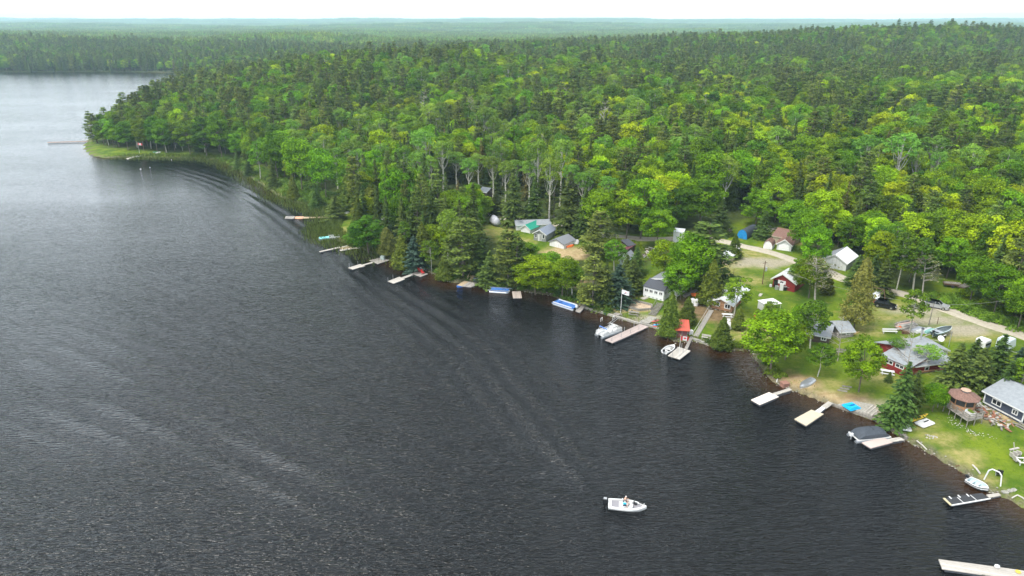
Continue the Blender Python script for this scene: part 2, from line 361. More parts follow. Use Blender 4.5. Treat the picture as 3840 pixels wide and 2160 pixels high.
for pts, amp, lam, wid in WAKES:
    P = catmull(np.array([W0(x * S2, y * S2) for x, y in pts]), 4)
    best = np.full(wx.shape, 1e9); sd_ = np.zeros(wx.shape); al = np.zeros(wx.shape); L = 0.0
    for i in range(len(P) - 1):
        a, bb = P[i], P[i + 1]; e = bb - a; le = math.hypot(*e)
        qx = wx - a[0]; qy = wy - a[1]; t = np.clip((qx * e[0] + qy * e[1]) / (le * le), 0, 1)
        dx = qx - t * e[0]; dy = qy - t * e[1]; dd = np.hypot(dx, dy); k = dd < best
        best = np.where(k, dd, best); sd_ = np.where(k, np.sign(e[0] * qy - e[1] * qx) * dd, sd_); al = np.where(k, L + t * le, al); L += le
    g = wid * (0.30 + 0.70 * sm(0, 45, al)); am = amp * sm(0, 7, al) * (0.85 + 0.35 * gust) * (1.7 - 0.6 * sm(15, 70, al) - 0.4 * sm(60, L * 0.8, al)) * sm(1.0, 9.0, -sdf(wx, wy))
    wob = 1.0 * (fbm(wx / 12 + 4, wy / 12, 3) - 0.5)
    hsum += am * np.exp(-((sd_) / g)**2) * np.cos(2 * math.pi * (sd_ + wob) / lam) * sm(0, 3, L - al)
# short turbulent trail right behind the boat
bs = W0(2262, 1872); aft = W0(2100, 1800) - bs; aft /= np.linalg.norm(aft)
q0 = (wx - bs[0]) * aft[0] + (wy - bs[1]) * aft[1]; q1 = np.abs(-(wx - bs[0]) * aft[1] + (wy - bs[1]) * aft[0])
hsum += np.where(q0 > 0, 0.17 * np.exp(-q0 / 11) * np.exp(-(q1 / (0.7 + q0 * 0.10))**2) * (vnoise(wx * 2.3, wy * 2.3) - 0.4), 0)
WZ[nr] = hsum
me = grid_mesh('water', xs, ys, WZ)
wd = -sdf(WX, WY)
fattr(me, 'shallow', sm(7.5, 0.3, wd + 2.5 * (fbm(WX / 4, WY / 4, 3) - 0.5)))
wm, n, b = nmat('lake_water'); tcg = n.nodes.new('ShaderNodeTexCoord')
c = RGB2((0.0022,0.0026,0.0034), (0.032,0.014,0.004), A('shallow')); n.links.new(c, b.inputs['Base Color'])
b.inputs['Roughness'].default_value = 0.07; b.inputs['IOR'].default_value = 1.333
def WV(rot, sx, sy, sc, det, rough=0.55, dist=0.0):
    mp = n.nodes.new('ShaderNodeMapping'); mp.inputs['Rotation'].default_value = (0, 0, R(rot)); mp.inputs['Scale'].default_value = (sx, sy, 1)
    z = n.nodes.new('ShaderNodeTexNoise'); z.inputs['Scale'].default_value = sc; z.inputs['Detail'].default_value = det; z.inputs['Roughness'].default_value = rough; z.inputs['Distortion'].default_value = dist
    n.links.new(tcg.outputs['Object'], mp.inputs[0]); n.links.new(mp.outputs[0], z.inputs['Vector']); return z.outputs['Fac']
def MA(op, a, c):
    q = n.nodes.new('ShaderNodeMath'); q.operation = op
    for k, v in enumerate((a, c)):
        if isinstance(v, (int, float)): q.inputs[k].default_value = v
        else: n.links.new(v, q.inputs[k])
    return q.outputs[0]
w1 = WV(-27, 0.38, 1.7, 1.05, 2, 0.5, 0.25); w2 = WV(12, 0.8, 1.5, 2.2, 3, 0.6, 0.4); w3 = WV(-50, 0.6, 1.2, 0.30, 2)
w1 = MA('SUBTRACT', 0.5, MA('ABSOLUTE', MA('SUBTRACT', w1, 0.5), 0)); w1 = MA('POWER', MA('MULTIPLY', w1, 2.0), 3.0); gu = WV(20, 0.5, 1.2, 0.022, 4)
hh = MA('ADD', MA('MULTIPLY', w1, 0.25), MA('ADD', MA('MULTIPLY', w2, 0.20), MA('MULTIPLY', w3, 0.40)))
sy = n.nodes.new('ShaderNodeSeparateXYZ'); n.links.new(tcg.outputs['Object'], sy.inputs[0])
calm = n.nodes.new('ShaderNodeMapRange'); calm.inputs[1].default_value = 70; calm.inputs[2].default_value = 240; calm.inputs[3].default_value = 1.0; calm.inputs[4].default_value = 0.20; n.links.new(sy.outputs[1], calm.inputs[0])
hh = MA('MULTIPLY', MA('MULTIPLY', hh, MA('ADD', MA('MULTIPLY', RMP(gu, 0.3, 0.7), 0.6), 0.65)), calm.outputs[0])
bp = n.nodes.new('ShaderNodeBump'); bp.inputs['Strength'].default_value = 1.0; bp.inputs['Distance'].default_value = 0.62
n.links.new(hh, bp.inputs['Height']); n.links.new(bp.outputs[0], b.inputs['Normal'])
water = link('water', me, wm, smooth=True); tag(water, kind='structure')
for (tx, ty, rx, ry) in TARNS:
    me = bpy.data.meshes.new('water'); bm = bmesh.new(); bmesh.ops.create_circle(bm, cap_ends=True, segments=40, radius=1); bmesh.ops.scale(bm, vec=(rx * 1.15, ry * 1.15, 1), verts=bm.verts); bm.to_mesh(me); bm.free()
    tag(link('pond', me, wm, loc=(tx, ty, -0.3)), kind='structure')
# ------------------------------------------------------------------ trees
def foliage_mat():
    m, n, b = nmat('foliage')
    at = n.nodes.new('ShaderNodeAttribute'); at.attribute_name = 'col'
    oi = n.nodes.new('ShaderNodeObjectInfo'); hs = n.nodes.new('ShaderNodeHueSaturation')
    mr = n.nodes.new('ShaderNodeMapRange'); mr.inputs[3].default_value = 0.70; mr.inputs[4].default_value = 1.42; n.links.new(oi.outputs['Random'], mr.inputs[0])
    mu = n.nodes.new('ShaderNodeMath'); mu.operation = 'MULTIPLY'; mu.inputs[1].default_value = 7.13; n.links.new(oi.outputs['Random'], mu.inputs[0])
    fr = n.nodes.new('ShaderNodeMath'); fr.operation = 'FRACT'; n.links.new(mu.outputs[0], fr.inputs[0])
    mh = n.nodes.new('ShaderNodeMapRange'); mh.inputs[3].default_value = 0.478; mh.inputs[4].default_value = 0.522; n.links.new(fr.outputs[0], mh.inputs[0])
    n.links.new(mh.outputs[0], hs.inputs['Hue']); n.links.new(mr.outputs[0], hs.inputs['Value']); n.links.new(at.outputs['Color'], hs.inputs['Color'])
    n.links.new(hs.outputs[0], b.inputs['Base Color']); b.inputs['Roughness'].default_value = 0.75; b.inputs['Specular IOR Level'].default_value = 0.06
    tr = n.nodes.new('ShaderNodeBsdfTranslucent'); n.links.new(hs.outputs[0], tr.inputs[0])
    mx = n.nodes.new('ShaderNodeMixShader'); mx.inputs[0].default_value = 0.16
    n.links.new(b.outputs[0], mx.inputs[1]); n.links.new(tr.outputs[0], mx.inputs[2]); n.links.new(mx.outputs[0], n.nodes['Material Output'].inputs[0]); return m
FOL = foliage_mat()
BARK = mat('grey_bark', (0.16,0.13,0.10), 0.9, var=0.3, scale=3)
def birch_mat():
    m, n, b = nmat('pale_bark'); t = n.nodes.new('ShaderNodeTexCoord'); mp = n.nodes.new('ShaderNodeMapping'); mp.inputs['Scale'].default_value = (1.5, 1.5, 3.0)
    z = n.nodes.new('ShaderNodeTexNoise'); z.inputs['Scale'].default_value = 1.2; z.inputs['Detail'].default_value = 5; r = n.nodes.new('ShaderNodeValToRGB')
    r.color_ramp.elements[0].position = 0.36; r.color_ramp.elements[0].color = (0.12,0.11,0.09,1); r.color_ramp.elements[1].position = 0.46; r.color_ramp.elements[1].color = (0.50,0.48,0.41,1)
    n.links.new(t.outputs['Object'], mp.inputs[0]); n.links.new(mp.outputs[0], z.inputs['Vector']); n.links.new(z.outputs[0], r.inputs[0]); n.links.new(r.outputs[0], b.inputs['Base Color']); b.inputs['Roughness'].default_value = 0.8; return m
PALE = birch_mat()
DEADW = mat('weathered_wood', (0.36,0.33,0.29), 0.9, var=0.25, scale=4)

def cone_tubes(segs, sides=5):
    """segs: list of (p0, p1, r0, r1) -> verts, quads"""
    V = []; F = []
    for p0, p1, r0, r1 in segs:
        p0 = np.array(p0, float); p1 = np.array(p1, float); d = p1 - p0; l = np.linalg.norm(d)
        if l < 1e-6: continue
        d /= l; a = np.cross(d, (0, 0, 1) if abs(d[2]) < 0.9 else (1, 0, 0)); a /= np.linalg.norm(a); b_ = np.cross(d, a); s0 = len(V)
        for p, r in ((p0, r0), (p1, r1)):
            for k in range(sides):
                t = 2 * math.pi * k / sides; V.append(p + r * (math.cos(t) * a + math.sin(t) * b_))
        for k in range(sides): F.append((s0 + k, s0 + (k + 1) % sides, s0 + sides + (k + 1) % sides, s0 + sides + k))
    return V, F
def leaves(C, N, size, rg, aspect=1.0, along=None):
    """one flat leaf spray per centre; returns verts (n,4,3)"""
    n_ = len(C); N = N / np.maximum(1e-6, np.linalg.norm(N, axis=1))[:, None]
    a = rg.normal(size=(n_, 3)) if along is None else along
    a = a - N * np.sum(a * N, 1)[:, None]; a /= np.maximum(1e-6, np.linalg.norm(a, axis=1))[:, None]; b_ = np.cross(N, a)
    s = (size * (0.7 + 0.6 * rg.random(n_)))[:, None] if np.isscalar(size) else (size * (0.7 + 0.6 * rg.random(n_)))[:, None]
    k = s * 0.5
    j = lambda: (0.75 + 0.5 * rg.random((n_, 1)))
    v = np.stack((C - a * k * aspect * j(), C - b_ * k * j() + N * k * 0.25, C + a * k * aspect * j(), C + b_ * k * j() - N * k * 0.2), 1)
    return v
def crown_mesh(name, Vq, cols):
    n_ = len(Vq); V = Vq.reshape(-1, 3); F = np.arange(n_ * 4).reshape(-1, 4)
    me = from_arrays(name, V, F, 4)
    a = me.attributes.new('col', 'FLOAT_COLOR', 'POINT'); c4 = np.concatenate((np.repeat(cols, 4, 0), np.ones((n_ * 4, 1))), 1)
    a.data.foreach_set('color', c4.astype(np.float32).ravel()); me.materials.append(FOL); return me
def tint(c0, c1, f): f = np.clip(f, 0, 1)[:, None]; return np.array(c0) * (1 - f) + np.array(c1) * f

def broadleaf(rg, h, rad, base, c0, c1, nl=46, per=85, ls=0.42, lobe=0.27, flat=1.0, trunk_r=0.17, pal=False, sparse=1.0):
    cz = (base + h) / 2; rz = (h - base) / 2
    segs = []; lean = rg.normal(size=2) * 0.02 * h; top = np.array((lean[0], lean[1], h * 0.93))
    pts = [np.array((0, 0, -0.6))] + [top * f + np.array((*(rg.normal(size=2) * 0.15), 0)) for f in (0.3, 0.55, 0.8, 1.0)]
    for i in range(4): segs.append((pts[i], pts[i + 1], trunk_r * (1 - i * 0.23), trunk_r * (1 - (i + 1) * 0.23) + 0.02))
    Vs = []; Cs = []
    for k in range(nl):
        f = (k + 0.5) / nl; zz = 1 - 1.75 * f; th = k * 2.399963 + rg.normal() * 0.3; rr = math.sqrt(max(0, 1 - zz * zz))
        sc = 0.60 + 0.28 * rg.random()
        lr = rad * lobe * (0.7 + 0.7 * rg.random())
        c = np.array((rad * rr * math.cos(th) * sc + lean[0] * 0.7, rad * rr * math.sin(th) * sc + lean[1] * 0.7, cz + rz * zz * sc * flat + rg.normal() * 0.02 * h))
        if c[2] + lr > h: c[2] = h - lr
        nn = int(per * sparse * (lr / (rad * lobe))**2 * (0.75 + 0.5 * rg.random()))
        d = rg.normal(size=(nn, 3)); d[:, 2] = np.abs(d[:, 2]) * 1.1 - 0.45; d /= np.linalg.norm(d, axis=1)[:, None]
        P = c + d * lr * (0.62 + 0.45 * rg.random((nn, 1))) * np.array((1, 1, 0.8))
        N = d * 0.9 + np.array((0, 0, 0.55)) + rg.normal(size=(nn, 3)) * 0.55
        Vs.append(leaves(P, N, ls, rg)); Cs.append(tint(c0, c1, 0.5 + 0.30 * rg.normal() + 0.22 * rg.normal(size=nn)))
        if k % 2 == 0:
            t0 = pts[2] * (1 - 0.6 * f) + pts[3] * (0.6 * f) if c[2] > cz else pts[1] * 0.45 + pts[2] * 0.55
            t0 = np.array((t0[0], t0[1], min(t0[2], c[2] - 0.2 * abs(c[0]) - 0.3)))
            mid = (t0 + c) / 2 + np.array((0, 0, -0.05 * h)); segs += [(t0, mid, trunk_r * 0.32, trunk_r * 0.18), (mid, c, trunk_r * 0.18, 0.01)]
    tv, tf = cone_tubes(segs)
    return crown_mesh('crown', np.concatenate(Vs), np.concatenate(Cs)), from_arrays('trunk', tv, tf, 4)
def spruce(rg, h, rad, base, c0, c1, whorl=0.38, nb=11, ls=0.37, droop=0.28, rag=0.22, fat=0.85, per=9, trunk_r=0.15):
    segs = [((0, 0, -0.6), (0, 0, h * 0.5), trunk_r, trunk_r * 0.6), ((0, 0, h * 0.5), (0, 0, h), trunk_r * 0.6, 0.015)]
    Ps = []; Ns = []; Al = []; Cs = []; Sz = []
    z = base
    while z < h - 0.15:
        f = (z - base) / (h - base); L0 = rad * (1 - f)**fat * (0.86 + 0.25 * math.sin(z * 3.7)) + 0.12
        for k in range(max(4, int(nb * (1 - 0.45 * f)))):
            th = rg.random() * 6.283; L = L0 * (1 - rag + 2 * rag * rg.random()); bcol = 0.5 + 0.28 * rg.normal()
            m_ = max(2, int(per * (0.35 + L / rad)))
            for q in range(m_):
                s = (q + 0.3 + 0.6 * rg.random()) / m_; r = L * s
                zz = z - droop * L * (s**1.3) + 0.10 * L * max(0, s - 0.7) + rg.normal() * 0.05
                off = rg.normal() * 0.16 * L * (0.4 + 0.6 * s)
                Ps.append((r * math.cos(th) - off * math.sin(th), r * math.sin(th) + off * math.cos(th), zz))
                Ns.append((math.cos(th) * 0.42 + rg.normal() * 0.25, math.sin(th) * 0.42 + rg.normal() * 0.25, 1.0)); Al.append((math.cos(th), math.sin(th), -droop))
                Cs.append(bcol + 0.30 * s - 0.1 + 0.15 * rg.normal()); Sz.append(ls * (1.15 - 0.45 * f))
        z += whorl * (0.8 + 0.4 * rg.random()) * (1.05 - 0.5 * f)
    Ps = np.array(Ps); V = leaves(Ps, np.array(Ns), np.array(Sz), rg, 1.5, np.array(Al))
    tv, tf = cone_tubes(segs)
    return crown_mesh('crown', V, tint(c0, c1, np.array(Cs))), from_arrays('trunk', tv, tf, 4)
def pine(rg, h, rad, base, c0, c1, levels=19, nb=5, per=66, ls=0.33, trunk_r=0.22):
    segs = [((0, 0, -0.6), (0, 0, h * 0.5), trunk_r, trunk_r * 0.65), ((0, 0, h * 0.5), (0, 0, h), trunk_r * 0.65, 0.03)]
    Vs = []; Cs = []
    for lv in range(levels):
        f = (lv + rg.random() * 0.5) / levels; z = base + (h - base) * f
        prof = rad * (0.62 + 0.38 * math.sin(min(1, f * 2.2) * 1.57)) * (1 - f)**0.62
        for k in range(nb):
            th = rg.random() * 6.283; L = prof * (0.6 + 0.55 * rg.random()) + 0.35; up = 0.10 + 0.22 * f
            bcol = 0.5 + 0.3 * rg.normal(); dr = np.array((math.cos(th), math.sin(th), 0)); sd_ = np.array((-dr[1], dr[0], 0))
            segs.append(((0, 0, z), dr * L * 0.85 + np.array((0, 0, z + up * L)), 0.06, 0.015))
            nn = int(per * (0.35 + 0.65 * L / rad)); s = 0.32 + 0.68 * rg.random(nn); wd_ = 0.24 * L * (0.35 + s) * rg.normal(size=nn) * 0.75
            P = dr * (L * s)[:, None] + sd_ * wd_[:, None]; P[:, 2] = z + up * L * s + 0.14 * rg.normal(size=nn) + 0.16
            N = np.tile(np.array((0, 0, 1.0)), (nn, 1)) + dr * 0.25 + rg.normal(size=(nn, 3)) * 0.45
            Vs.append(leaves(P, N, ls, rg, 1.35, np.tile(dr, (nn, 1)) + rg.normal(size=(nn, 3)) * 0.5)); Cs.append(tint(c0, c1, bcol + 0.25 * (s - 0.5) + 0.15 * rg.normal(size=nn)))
    tv, tf = cone_tubes(segs)
    return crown_mesh('crown', np.concatenate(Vs), np.concatenate(Cs)), from_arrays('trunk', tv, tf, 4)
def cedar(rg, h, rad, base, c0, c1, n_=5600, ls=0.30, shape=0.75, trunk_r=0.16):
    f = rg.random(n_)**1.25; z = base + (h - base) * f; th = rg.random(n_) * 6.283
    bul = fbm(th * 2.4 + 3, z * 1.3, 3); prof = rad * np.minimum(1, (f + 0.06) * 7)**0.5 * (1 - f)**shape * (0.45 + 0.95 * bul)
    r = prof * (0.62 + 0.42 * rg.random(n_)); f_ = rg.random(n_) < .06; r = np.where(f_, r * 1.25, r); P = np.stack((r * np.cos(th), r * np.sin(th), z + rg.normal(size=n_) * 0.1), 1)
    N = np.stack((np.cos(th), np.sin(th), np.full(n_, 0.75)), 1) + rg.normal(size=(n_, 3)) * 0.5
    V = leaves(P, N, ls, rg, 1.1); tv, tf = cone_tubes([((0, 0, -0.6), (0, 0, h * 0.9), trunk_r, 0.02)])
    return crown_mesh('crown', V, tint(c0, c1, 0.1 + 0.9 * bul + 0.2 * rg.normal(size=n_))), from_arrays('trunk', tv, tf, 4)
def snag(rg, h, rad, fine=True, sprigs=None):
    segs = []; tx = rg.normal(size=2) * 0.03 * h; top = np.array((tx[0], tx[1], h))
    segs += [((0, 0, -0.6), top * 0.5, 0.16, 0.10), (top * 0.5, top, 0.10, 0.02)]; ends = []
    for k in range(26):
        f = 0.35 + 0.62 * rg.random(); p = top * f; th = rg.random() * 6.283; L = rad * (1.25 - f) * (0.6 + 0.7 * rg.random()); up = 0.5 + 0.5 * rg.random()
        q = p + np.array((math.cos(th), math.sin(th), up)) * L * 0.6; segs.append((p, q, 0.055, 0.03))
        for j in range(3):
            e = q + np.array((math.cos(th + rg.normal() * 0.7), math.sin(th + rg.normal() * 0.7), up + rg.normal() * 0.35)) * L * (0.3 + 0.4 * rg.random()); segs.append((q, e, 0.03, 0.01)); ends.append(e)
            if fine:
                for _ in range(2): segs.append((e * 0.4 + q * 0.6, e + rg.normal(size=3) * 0.18 * L, 0.015, 0.006))
    tv, tf = cone_tubes(segs, 4); cm = None
    if sprigs is not None:
        E = np.array(ends); P = np.repeat(E, sprigs[0], 0) + rg.normal(size=(len(E) * sprigs[0], 3)) * 0.35; N = rg.normal(size=P.shape) + np.array((0, 0, 0.8))
        cm = crown_mesh('crown', leaves(P, N, 0.26, rg), tint(sprigs[1], sprigs[2], rg.random(len(P))))
    return cm, from_arrays('trunk', tv, tf, 4)

# every kind of tree: name -> list of (crown, trunk, height, radius)
G_MAPLE = ((0.050,0.110,0.003), (0.175,0.310,0.008)); G_YEL = ((0.115,0.19,0.003), (0.30,0.42,0.008)); G_DEEP = ((0.028,0.070,0.004), (0.100,0.190,0.009))
G_ASP = ((0.070,0.145,0.014), (0.17,0.29,0.035)); G_SPR = ((0.024,0.048,0.012), (0.088,0.135,0.026)); G_PIN = ((0.042,0.068,0.014), (0.155,0.205,0.038)); G_CED = ((0.030,0.055,0.006), (0.115,0.150,0.020)); G_BRN = ((0.06,0.055,0.015), (0.16,0.135,0.045))
G_BLU = ((0.016,0.045,0.028), (0.085,0.14,0.095))
rg = np.random.default_rng(5)
PROTO = {}
def reg(kind, ct, h, rad, bark): 
    c_, t_ = ct; t_.materials.append(bark); PROTO.setdefault(kind, []).append((c_, t_, h, rad))
for k in range(5): reg('maple', broadleaf(rg, 15, 4.2, 1.2 + 0.5 * k, *G_MAPLE, nl=44 + 7 * k, lobe=0.24 + 0.022 * k, per=118, ls=0.345), 15, 4.2, BARK)
for k in range(3): reg('yellow', broadleaf(rg, 14, 4.0, 2.0, *G_YEL, nl=52, per=112, ls=0.345), 14, 4.0, BARK)
for k in range(3): reg('deep', broadleaf(rg, 15, 3.8, 1.4, *G_DEEP, nl=56, per=118, ls=0.345), 15, 3.8, BARK)
for k in range(2): reg('aspen', broadleaf(rg, 18, 3.3, 10.5, *G_ASP, nl=30, per=80, ls=0.32, trunk_r=0.30, pal=True, sparse=0.8), 18, 3.2, PALE)
for k in range(2): reg('birch', broadleaf(rg, 13, 2.6, 3.0, (0.05,0.115,0.006), (0.14,0.26,0.016), nl=40, per=60, ls=0.34, trunk_r=0.13, pal=True, sparse=0.9), 13, 2.6, PALE)
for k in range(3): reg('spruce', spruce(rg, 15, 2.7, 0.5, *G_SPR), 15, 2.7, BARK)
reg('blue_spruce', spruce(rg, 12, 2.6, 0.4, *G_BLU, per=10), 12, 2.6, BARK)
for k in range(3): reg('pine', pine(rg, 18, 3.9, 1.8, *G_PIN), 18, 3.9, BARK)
for k in range(2): reg('cedar', cedar(rg, 11, 2.3, 0.4, *G_CED), 11, 2.3, BARK)
reg('olive', cedar(rg, 13, 3.3, 1.6, (0.07,0.08,0.012), (0.20,0.20,0.045), n_=6600, shape=0.55), 13, 3.3, BARK)
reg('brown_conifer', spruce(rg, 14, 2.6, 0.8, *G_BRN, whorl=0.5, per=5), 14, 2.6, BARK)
reg('dead', snag(rg, 14, 3.2), 14, 3.2, DEADW)
reg('dead', snag(rg, 12, 2.6, sprigs=(6, (0.10,0.10,0.03), (0.22,0.22,0.10))), 12, 2.6, DEADW)
reg('shrub', broadleaf(rg, 2.2, 1.5, 0.1, *G_MAPLE, nl=14, per=42, ls=0.30, lobe=0.42, trunk_r=0.05), 2.2, 1.5, BARK)
reg('shrub', broadleaf(rg, 2.0, 1.6, 0.1, *G_YEL, nl=14, per=42, ls=0.28, lobe=0.42, trunk_r=0.05), 2.0, 1.6, BARK)

# placed one by one: (kind, base px, base py, row of the top, crown width in px), in the coordinates of the 2576 wide view of the photograph
HAND = [
 ('maple',1938,935,778,140),('maple',1975,905,800,90),('maple',2160,986,844,100),('birch',2056,947,860,68),('birch',2038,876,748,80),('dead',2107,908,800,70),('maple',2010,850,765,60),
 ('olive',2148,826,650,84),('birch',2287,837,722,62),('birch',2297,733,590,100),('birch',2254,733,575,70),('dead',2320,745,640,90),('dead',2273,976,836,90),
 ('spruce',2393,977,862,82),('spruce',2449,988,875,90),('spruce',2496,967,838,84),('spruce',2440,940,850,60),('blue_spruce',2545,975,872,70),('spruce',2524,1000,905,55),('birch',2560,1000,900,70),('maple',2600,990,850,90),
 ('spruce',2253,1068,908,82),('spruce',2286,1050,930,54),('maple',2345,1035,965,60),('deep',2290,1030,960,60),('aspen',2252,907,850,50),('aspen',2325,935,872,70),('spruce',2235,960,935,20),
 ('cedar',1682,845,735,64),('cedar',1727,815,748,56),('cedar',1813,876,798,64),('cedar',1856,828,772,42),('birch',1846,795,690,72),('birch',1790,760,700,40),
 ('cedar',1785,766,655,80),('pine',1770,722,560,160),('maple',1738,735,585,112),('maple',1712,752,655,88),('maple',1668,700,600,90),('deep',1745,700,600,90),('birch',1700,762,690,60),
 ('maple',2034,750,648,78),('dead',2050,765,650,100),('maple',2048,690,565,76),('maple',2022,640,520,80),('maple',1995,600,500,90),('deep',2010,720,650,60),('cedar',1845,650,590,46),('birch',1960,880,850,22),('shrub',1936,800,770,34),('birch',1934,800,755,36),
 ('pine',1490,772,640,84),('spruce',1522,768,660,62),('blue_spruce',1553,763,664,84),('spruce',1590,735,650,70),('maple',1414,752,645,84),('birch',1440,745,660,70),('maple',1347,742,640,110),('maple',1380,700,632,84),('deep',1310,700,600,80),('maple',1330,650,612,60),
 ('pine',1278,726,580,84),('pine',1300,722,590,70),('spruce',1234,714,630,66),('spruce',1215,690,600,70),('pine',1165,694,550,96),('pine',1190,660,550,90),('cedar',1119,704,640,54),('birch',1086,681,600,50),('blue_spruce',1045,681,592,66),('cedar',1013,676,590,64),('cedar',1065,650,560,60),('maple',1090,640,560,60),
 ('deep',928,641,545,104),('cedar',892,614,556,60),('olive',976,646,572,60),('blue_spruce',995,590,527,44),('spruce',1030,610,540,60),('cedar',1050,590,540,50),('deep',1130,600,530,70),('pine',1110,600,500,80),('maple',1195,555,490,90),('spruce',1250,540,480,50),
 ('spruce',846,553,490,50),('cedar',935,545,470,110),('cedar',880,530,440,80),('spruce',800,520,470,40),('pine',990,530,455,80),('spruce',1040,540,470,50),
 ('spruce',1291,566,420,64),('spruce',1347,560,440,62),('spruce',1431,588,430,80),('pine',1505,650,532,92),('spruce',1470,600,470,60),('maple',1575,600,470,100),('maple',1610,600,440,120),('maple',1500,600,470,90),('maple',1650,620,520,90),('birch',1545,680,600,60),('spruce',1600,690,620,50),('spruce',1575,712,640,50),
 ('aspen',1380,560,392,60),('aspen',1352,520,348,60),('aspen',1408,520,345,60),('aspen',1300,480,400,50),('aspen',1115,480,350,60),('aspen',928,440,362,60),('aspen',1205,470,385,50),('aspen',1150,470,380,50),('aspen',1480,520,420,60),
 ('aspen',2245,500,330,80),('aspen',2165,480,335,80),('aspen',2335,470,340,80),('aspen',2400,480,370,70),('aspen',2100,500,400,60),('dead',1065,330,232,50),('dead',1510,375,258,60),('dead',1190,330,240,30),('dead',1055,300,235,30),('dead',2340,470,350,60),('dead',1770,330,240,30),
 ('pine',320,310,232,40),('pine',365,280,216,34),('spruce',290,320,266,18),('pine',482,225,180,26),('pine',235,356,280,34),('maple',262,360,300,40),('birch',300,368,318,34),('birch',345,372,300,44),('birch',380,374,296,40),('maple',440,380,300,50),('birch',420,384,310,40),('deep',480,390,300,60),('deep',520,395,290,60),('maple',560,400,280,60),
 ('spruce',600,425,380,26),('spruce',630,440,385,30),('spruce',690,470,395,36),('cedar',740,500,440,36),('birch',655,450,350,50),('maple',700,450,330,70),('maple',760,480,340,80),('maple',820,500,370,70),
 ('aspen',800,462,352,50),('aspen',850,475,368,48),('aspen',885,458,350,50),('aspen',905,474,372,44),('aspen',962,455,360,50),('aspen',1005,474,386,44),('aspen',1060,468,372,50),('aspen',1088,484,390,44),('aspen',1180,502,396,50),('aspen',1240,500,390,50),('aspen',1272,508,402,46),('aspen',1330,518,400,46),('aspen',1432,532,410,50),('aspen',1462,544,430,50),('aspen',1525,545,440,50),('aspen',2060,500,400,60),('aspen',2290,490,370,50),
 ('pine',245,360,285,40),('deep',262,366,300,36),('maple',286,371,298,40),('deep',322,377,302,44),('maple',362,379,292,46),('deep',396,381,290,44),('maple',418,385,300,44),('pine',275,350,270,40),('pine',310,352,262,44),('deep',345,352,268,50),
 ('maple',2440,760,640,80),('maple',2500,790,660,90),('maple',2560,830,690,90),('birch',2540,770,640,60),('maple',2380,700,590,80),('spruce',2190,730,640,60),('spruce',2215,745,650,60),('spruce',2150,720,640,50),('maple',2130,640,540,80),('maple',2180,640,530,80),('cedar',2080,740,690,40),
 ('spruce',1920,600,530,50),('maple',1900,570,470,90),('maple',1950,560,450,90),('spruce',1810,590,500,60),('maple',1760,570,440,110),('shrub',2430,745,725,34),('shrub',2480,770,748,34),('shrub',2520,790,770,34),
]
HANDW = []
for kd, bx, by, ty, wp in HAND:
    p = G(bx * S2, by * S2); h = height_to(p, ty * S2); sc_ = FPX / ((p.y * cp - (p.z - CAMZ) * sp)); r = wp * S2 / sc_ / 2 * (1.2 if 'spruce' in kd or kd == 'pine' else 0.98)
    HANDW.append((kd, p, min(26, max(1.2, h)), r))

KEEP = []   # buildings and other footprints (x, y, radius) kept free of scattered trees
def keep(px, py, r): p = G(px, py); KEEP.append((p.x, p.y, r))
for a in [(1975,850,11),(2050,870,8),(2110,900,8),(2350,915,8),(2340,960,8),(1850,805,5),(1720,790,8),(1790,740,6),(1455,830,5),(1480,780,5),(2520,900,5),(2640,830,8),(2815,835,9),(2850,830,9),(2920,905,10),(3140,985,10),(2700,940,8),(3570,1060,7),(2770,800,4),(630,497,6)]: keep(*a)

for (a, b, r) in list(KEEP):      # keep the view from the lake side open: the cottages look out over the water
    if a > 8 and b < 320:
        n_ = math.hypot(a, b)
        for k in (6, 12, 18, 24): KEEP.append((a - a / n_ * k, b - b / n_ * k, r * 0.75))
for kd, p_, h_, r_ in HANDW:      # pale trunks of the tall aspens stand in the open
    if kd == 'aspen':
        n_ = math.hypot(p_.x, p_.y)
        for k in (0, 5, 10): KEEP.append((p_.x - p_.x / n_ * k, p_.y - p_.y / n_ * k, 4.2))
# scattered forest
pts = []
def jgrid(x0, x1, y0, y1, s):
    X, Y = np.meshgrid(np.arange(x0, x1, s), np.arange(y0, y1, s)); X = X + (rng.random(X.shape) - 0.5) * s * 0.9; Y = Y + (rng.random(Y.shape) - 0.5) * s * 0.9
    return X.ravel(), Y.ravel()
def wedge(X, Y, m=45): return (Y > 20) & (np.abs(X) < 0.80 * Y + m)
X, Y = jgrid(-1100, 1100, 80, 1250, 4.75); k = wedge(X, Y); X, Y = X[k], Y[k]
k = rng.random(len(X)) < np.where(Y > 700, 0.8, 1.0); X, Y = X[k], Y[k]
D = sdf(X, Y); k = D > 3.0; X, Y, D = X[k], Y[k], D[k]
cl = np.zeros(X.shape, bool); nearm = Y < 520
for P in CLEAR: cl |= inpoly(X, Y, P)
rd = polydist(X, Y, ROADC); cl |= rd < 5.0
shore_band = (D < 5 + 7 * fbm(X / 9, Y / 9, 2)) & (Y > 185) & (Y < 420)
cl |= shore_band
village = inpoly(X, Y, poly([(1290,900),(1340,840),(1800,790),(2320,900),(2500,960),(2330,1200),(2200,1175),(1700,1080),(1400,960)]))
cl |= village & ((X > -0.052 * Y) | (D < 4.0))
vfill = village.copy()
for (a, b_, r) in KEEP: cl |= np.hypot(X - a, Y - b_) < r
for (kd, p, h, r) in HANDW: cl |= np.hypot(X - p.x, Y - p.y) < max(1.6, min(3.2, r * 0.7))
Vil = vfill[~cl]; X, Y, D = X[~cl], Y[~cl], D[~cl]
Z = H(X, Y, D)
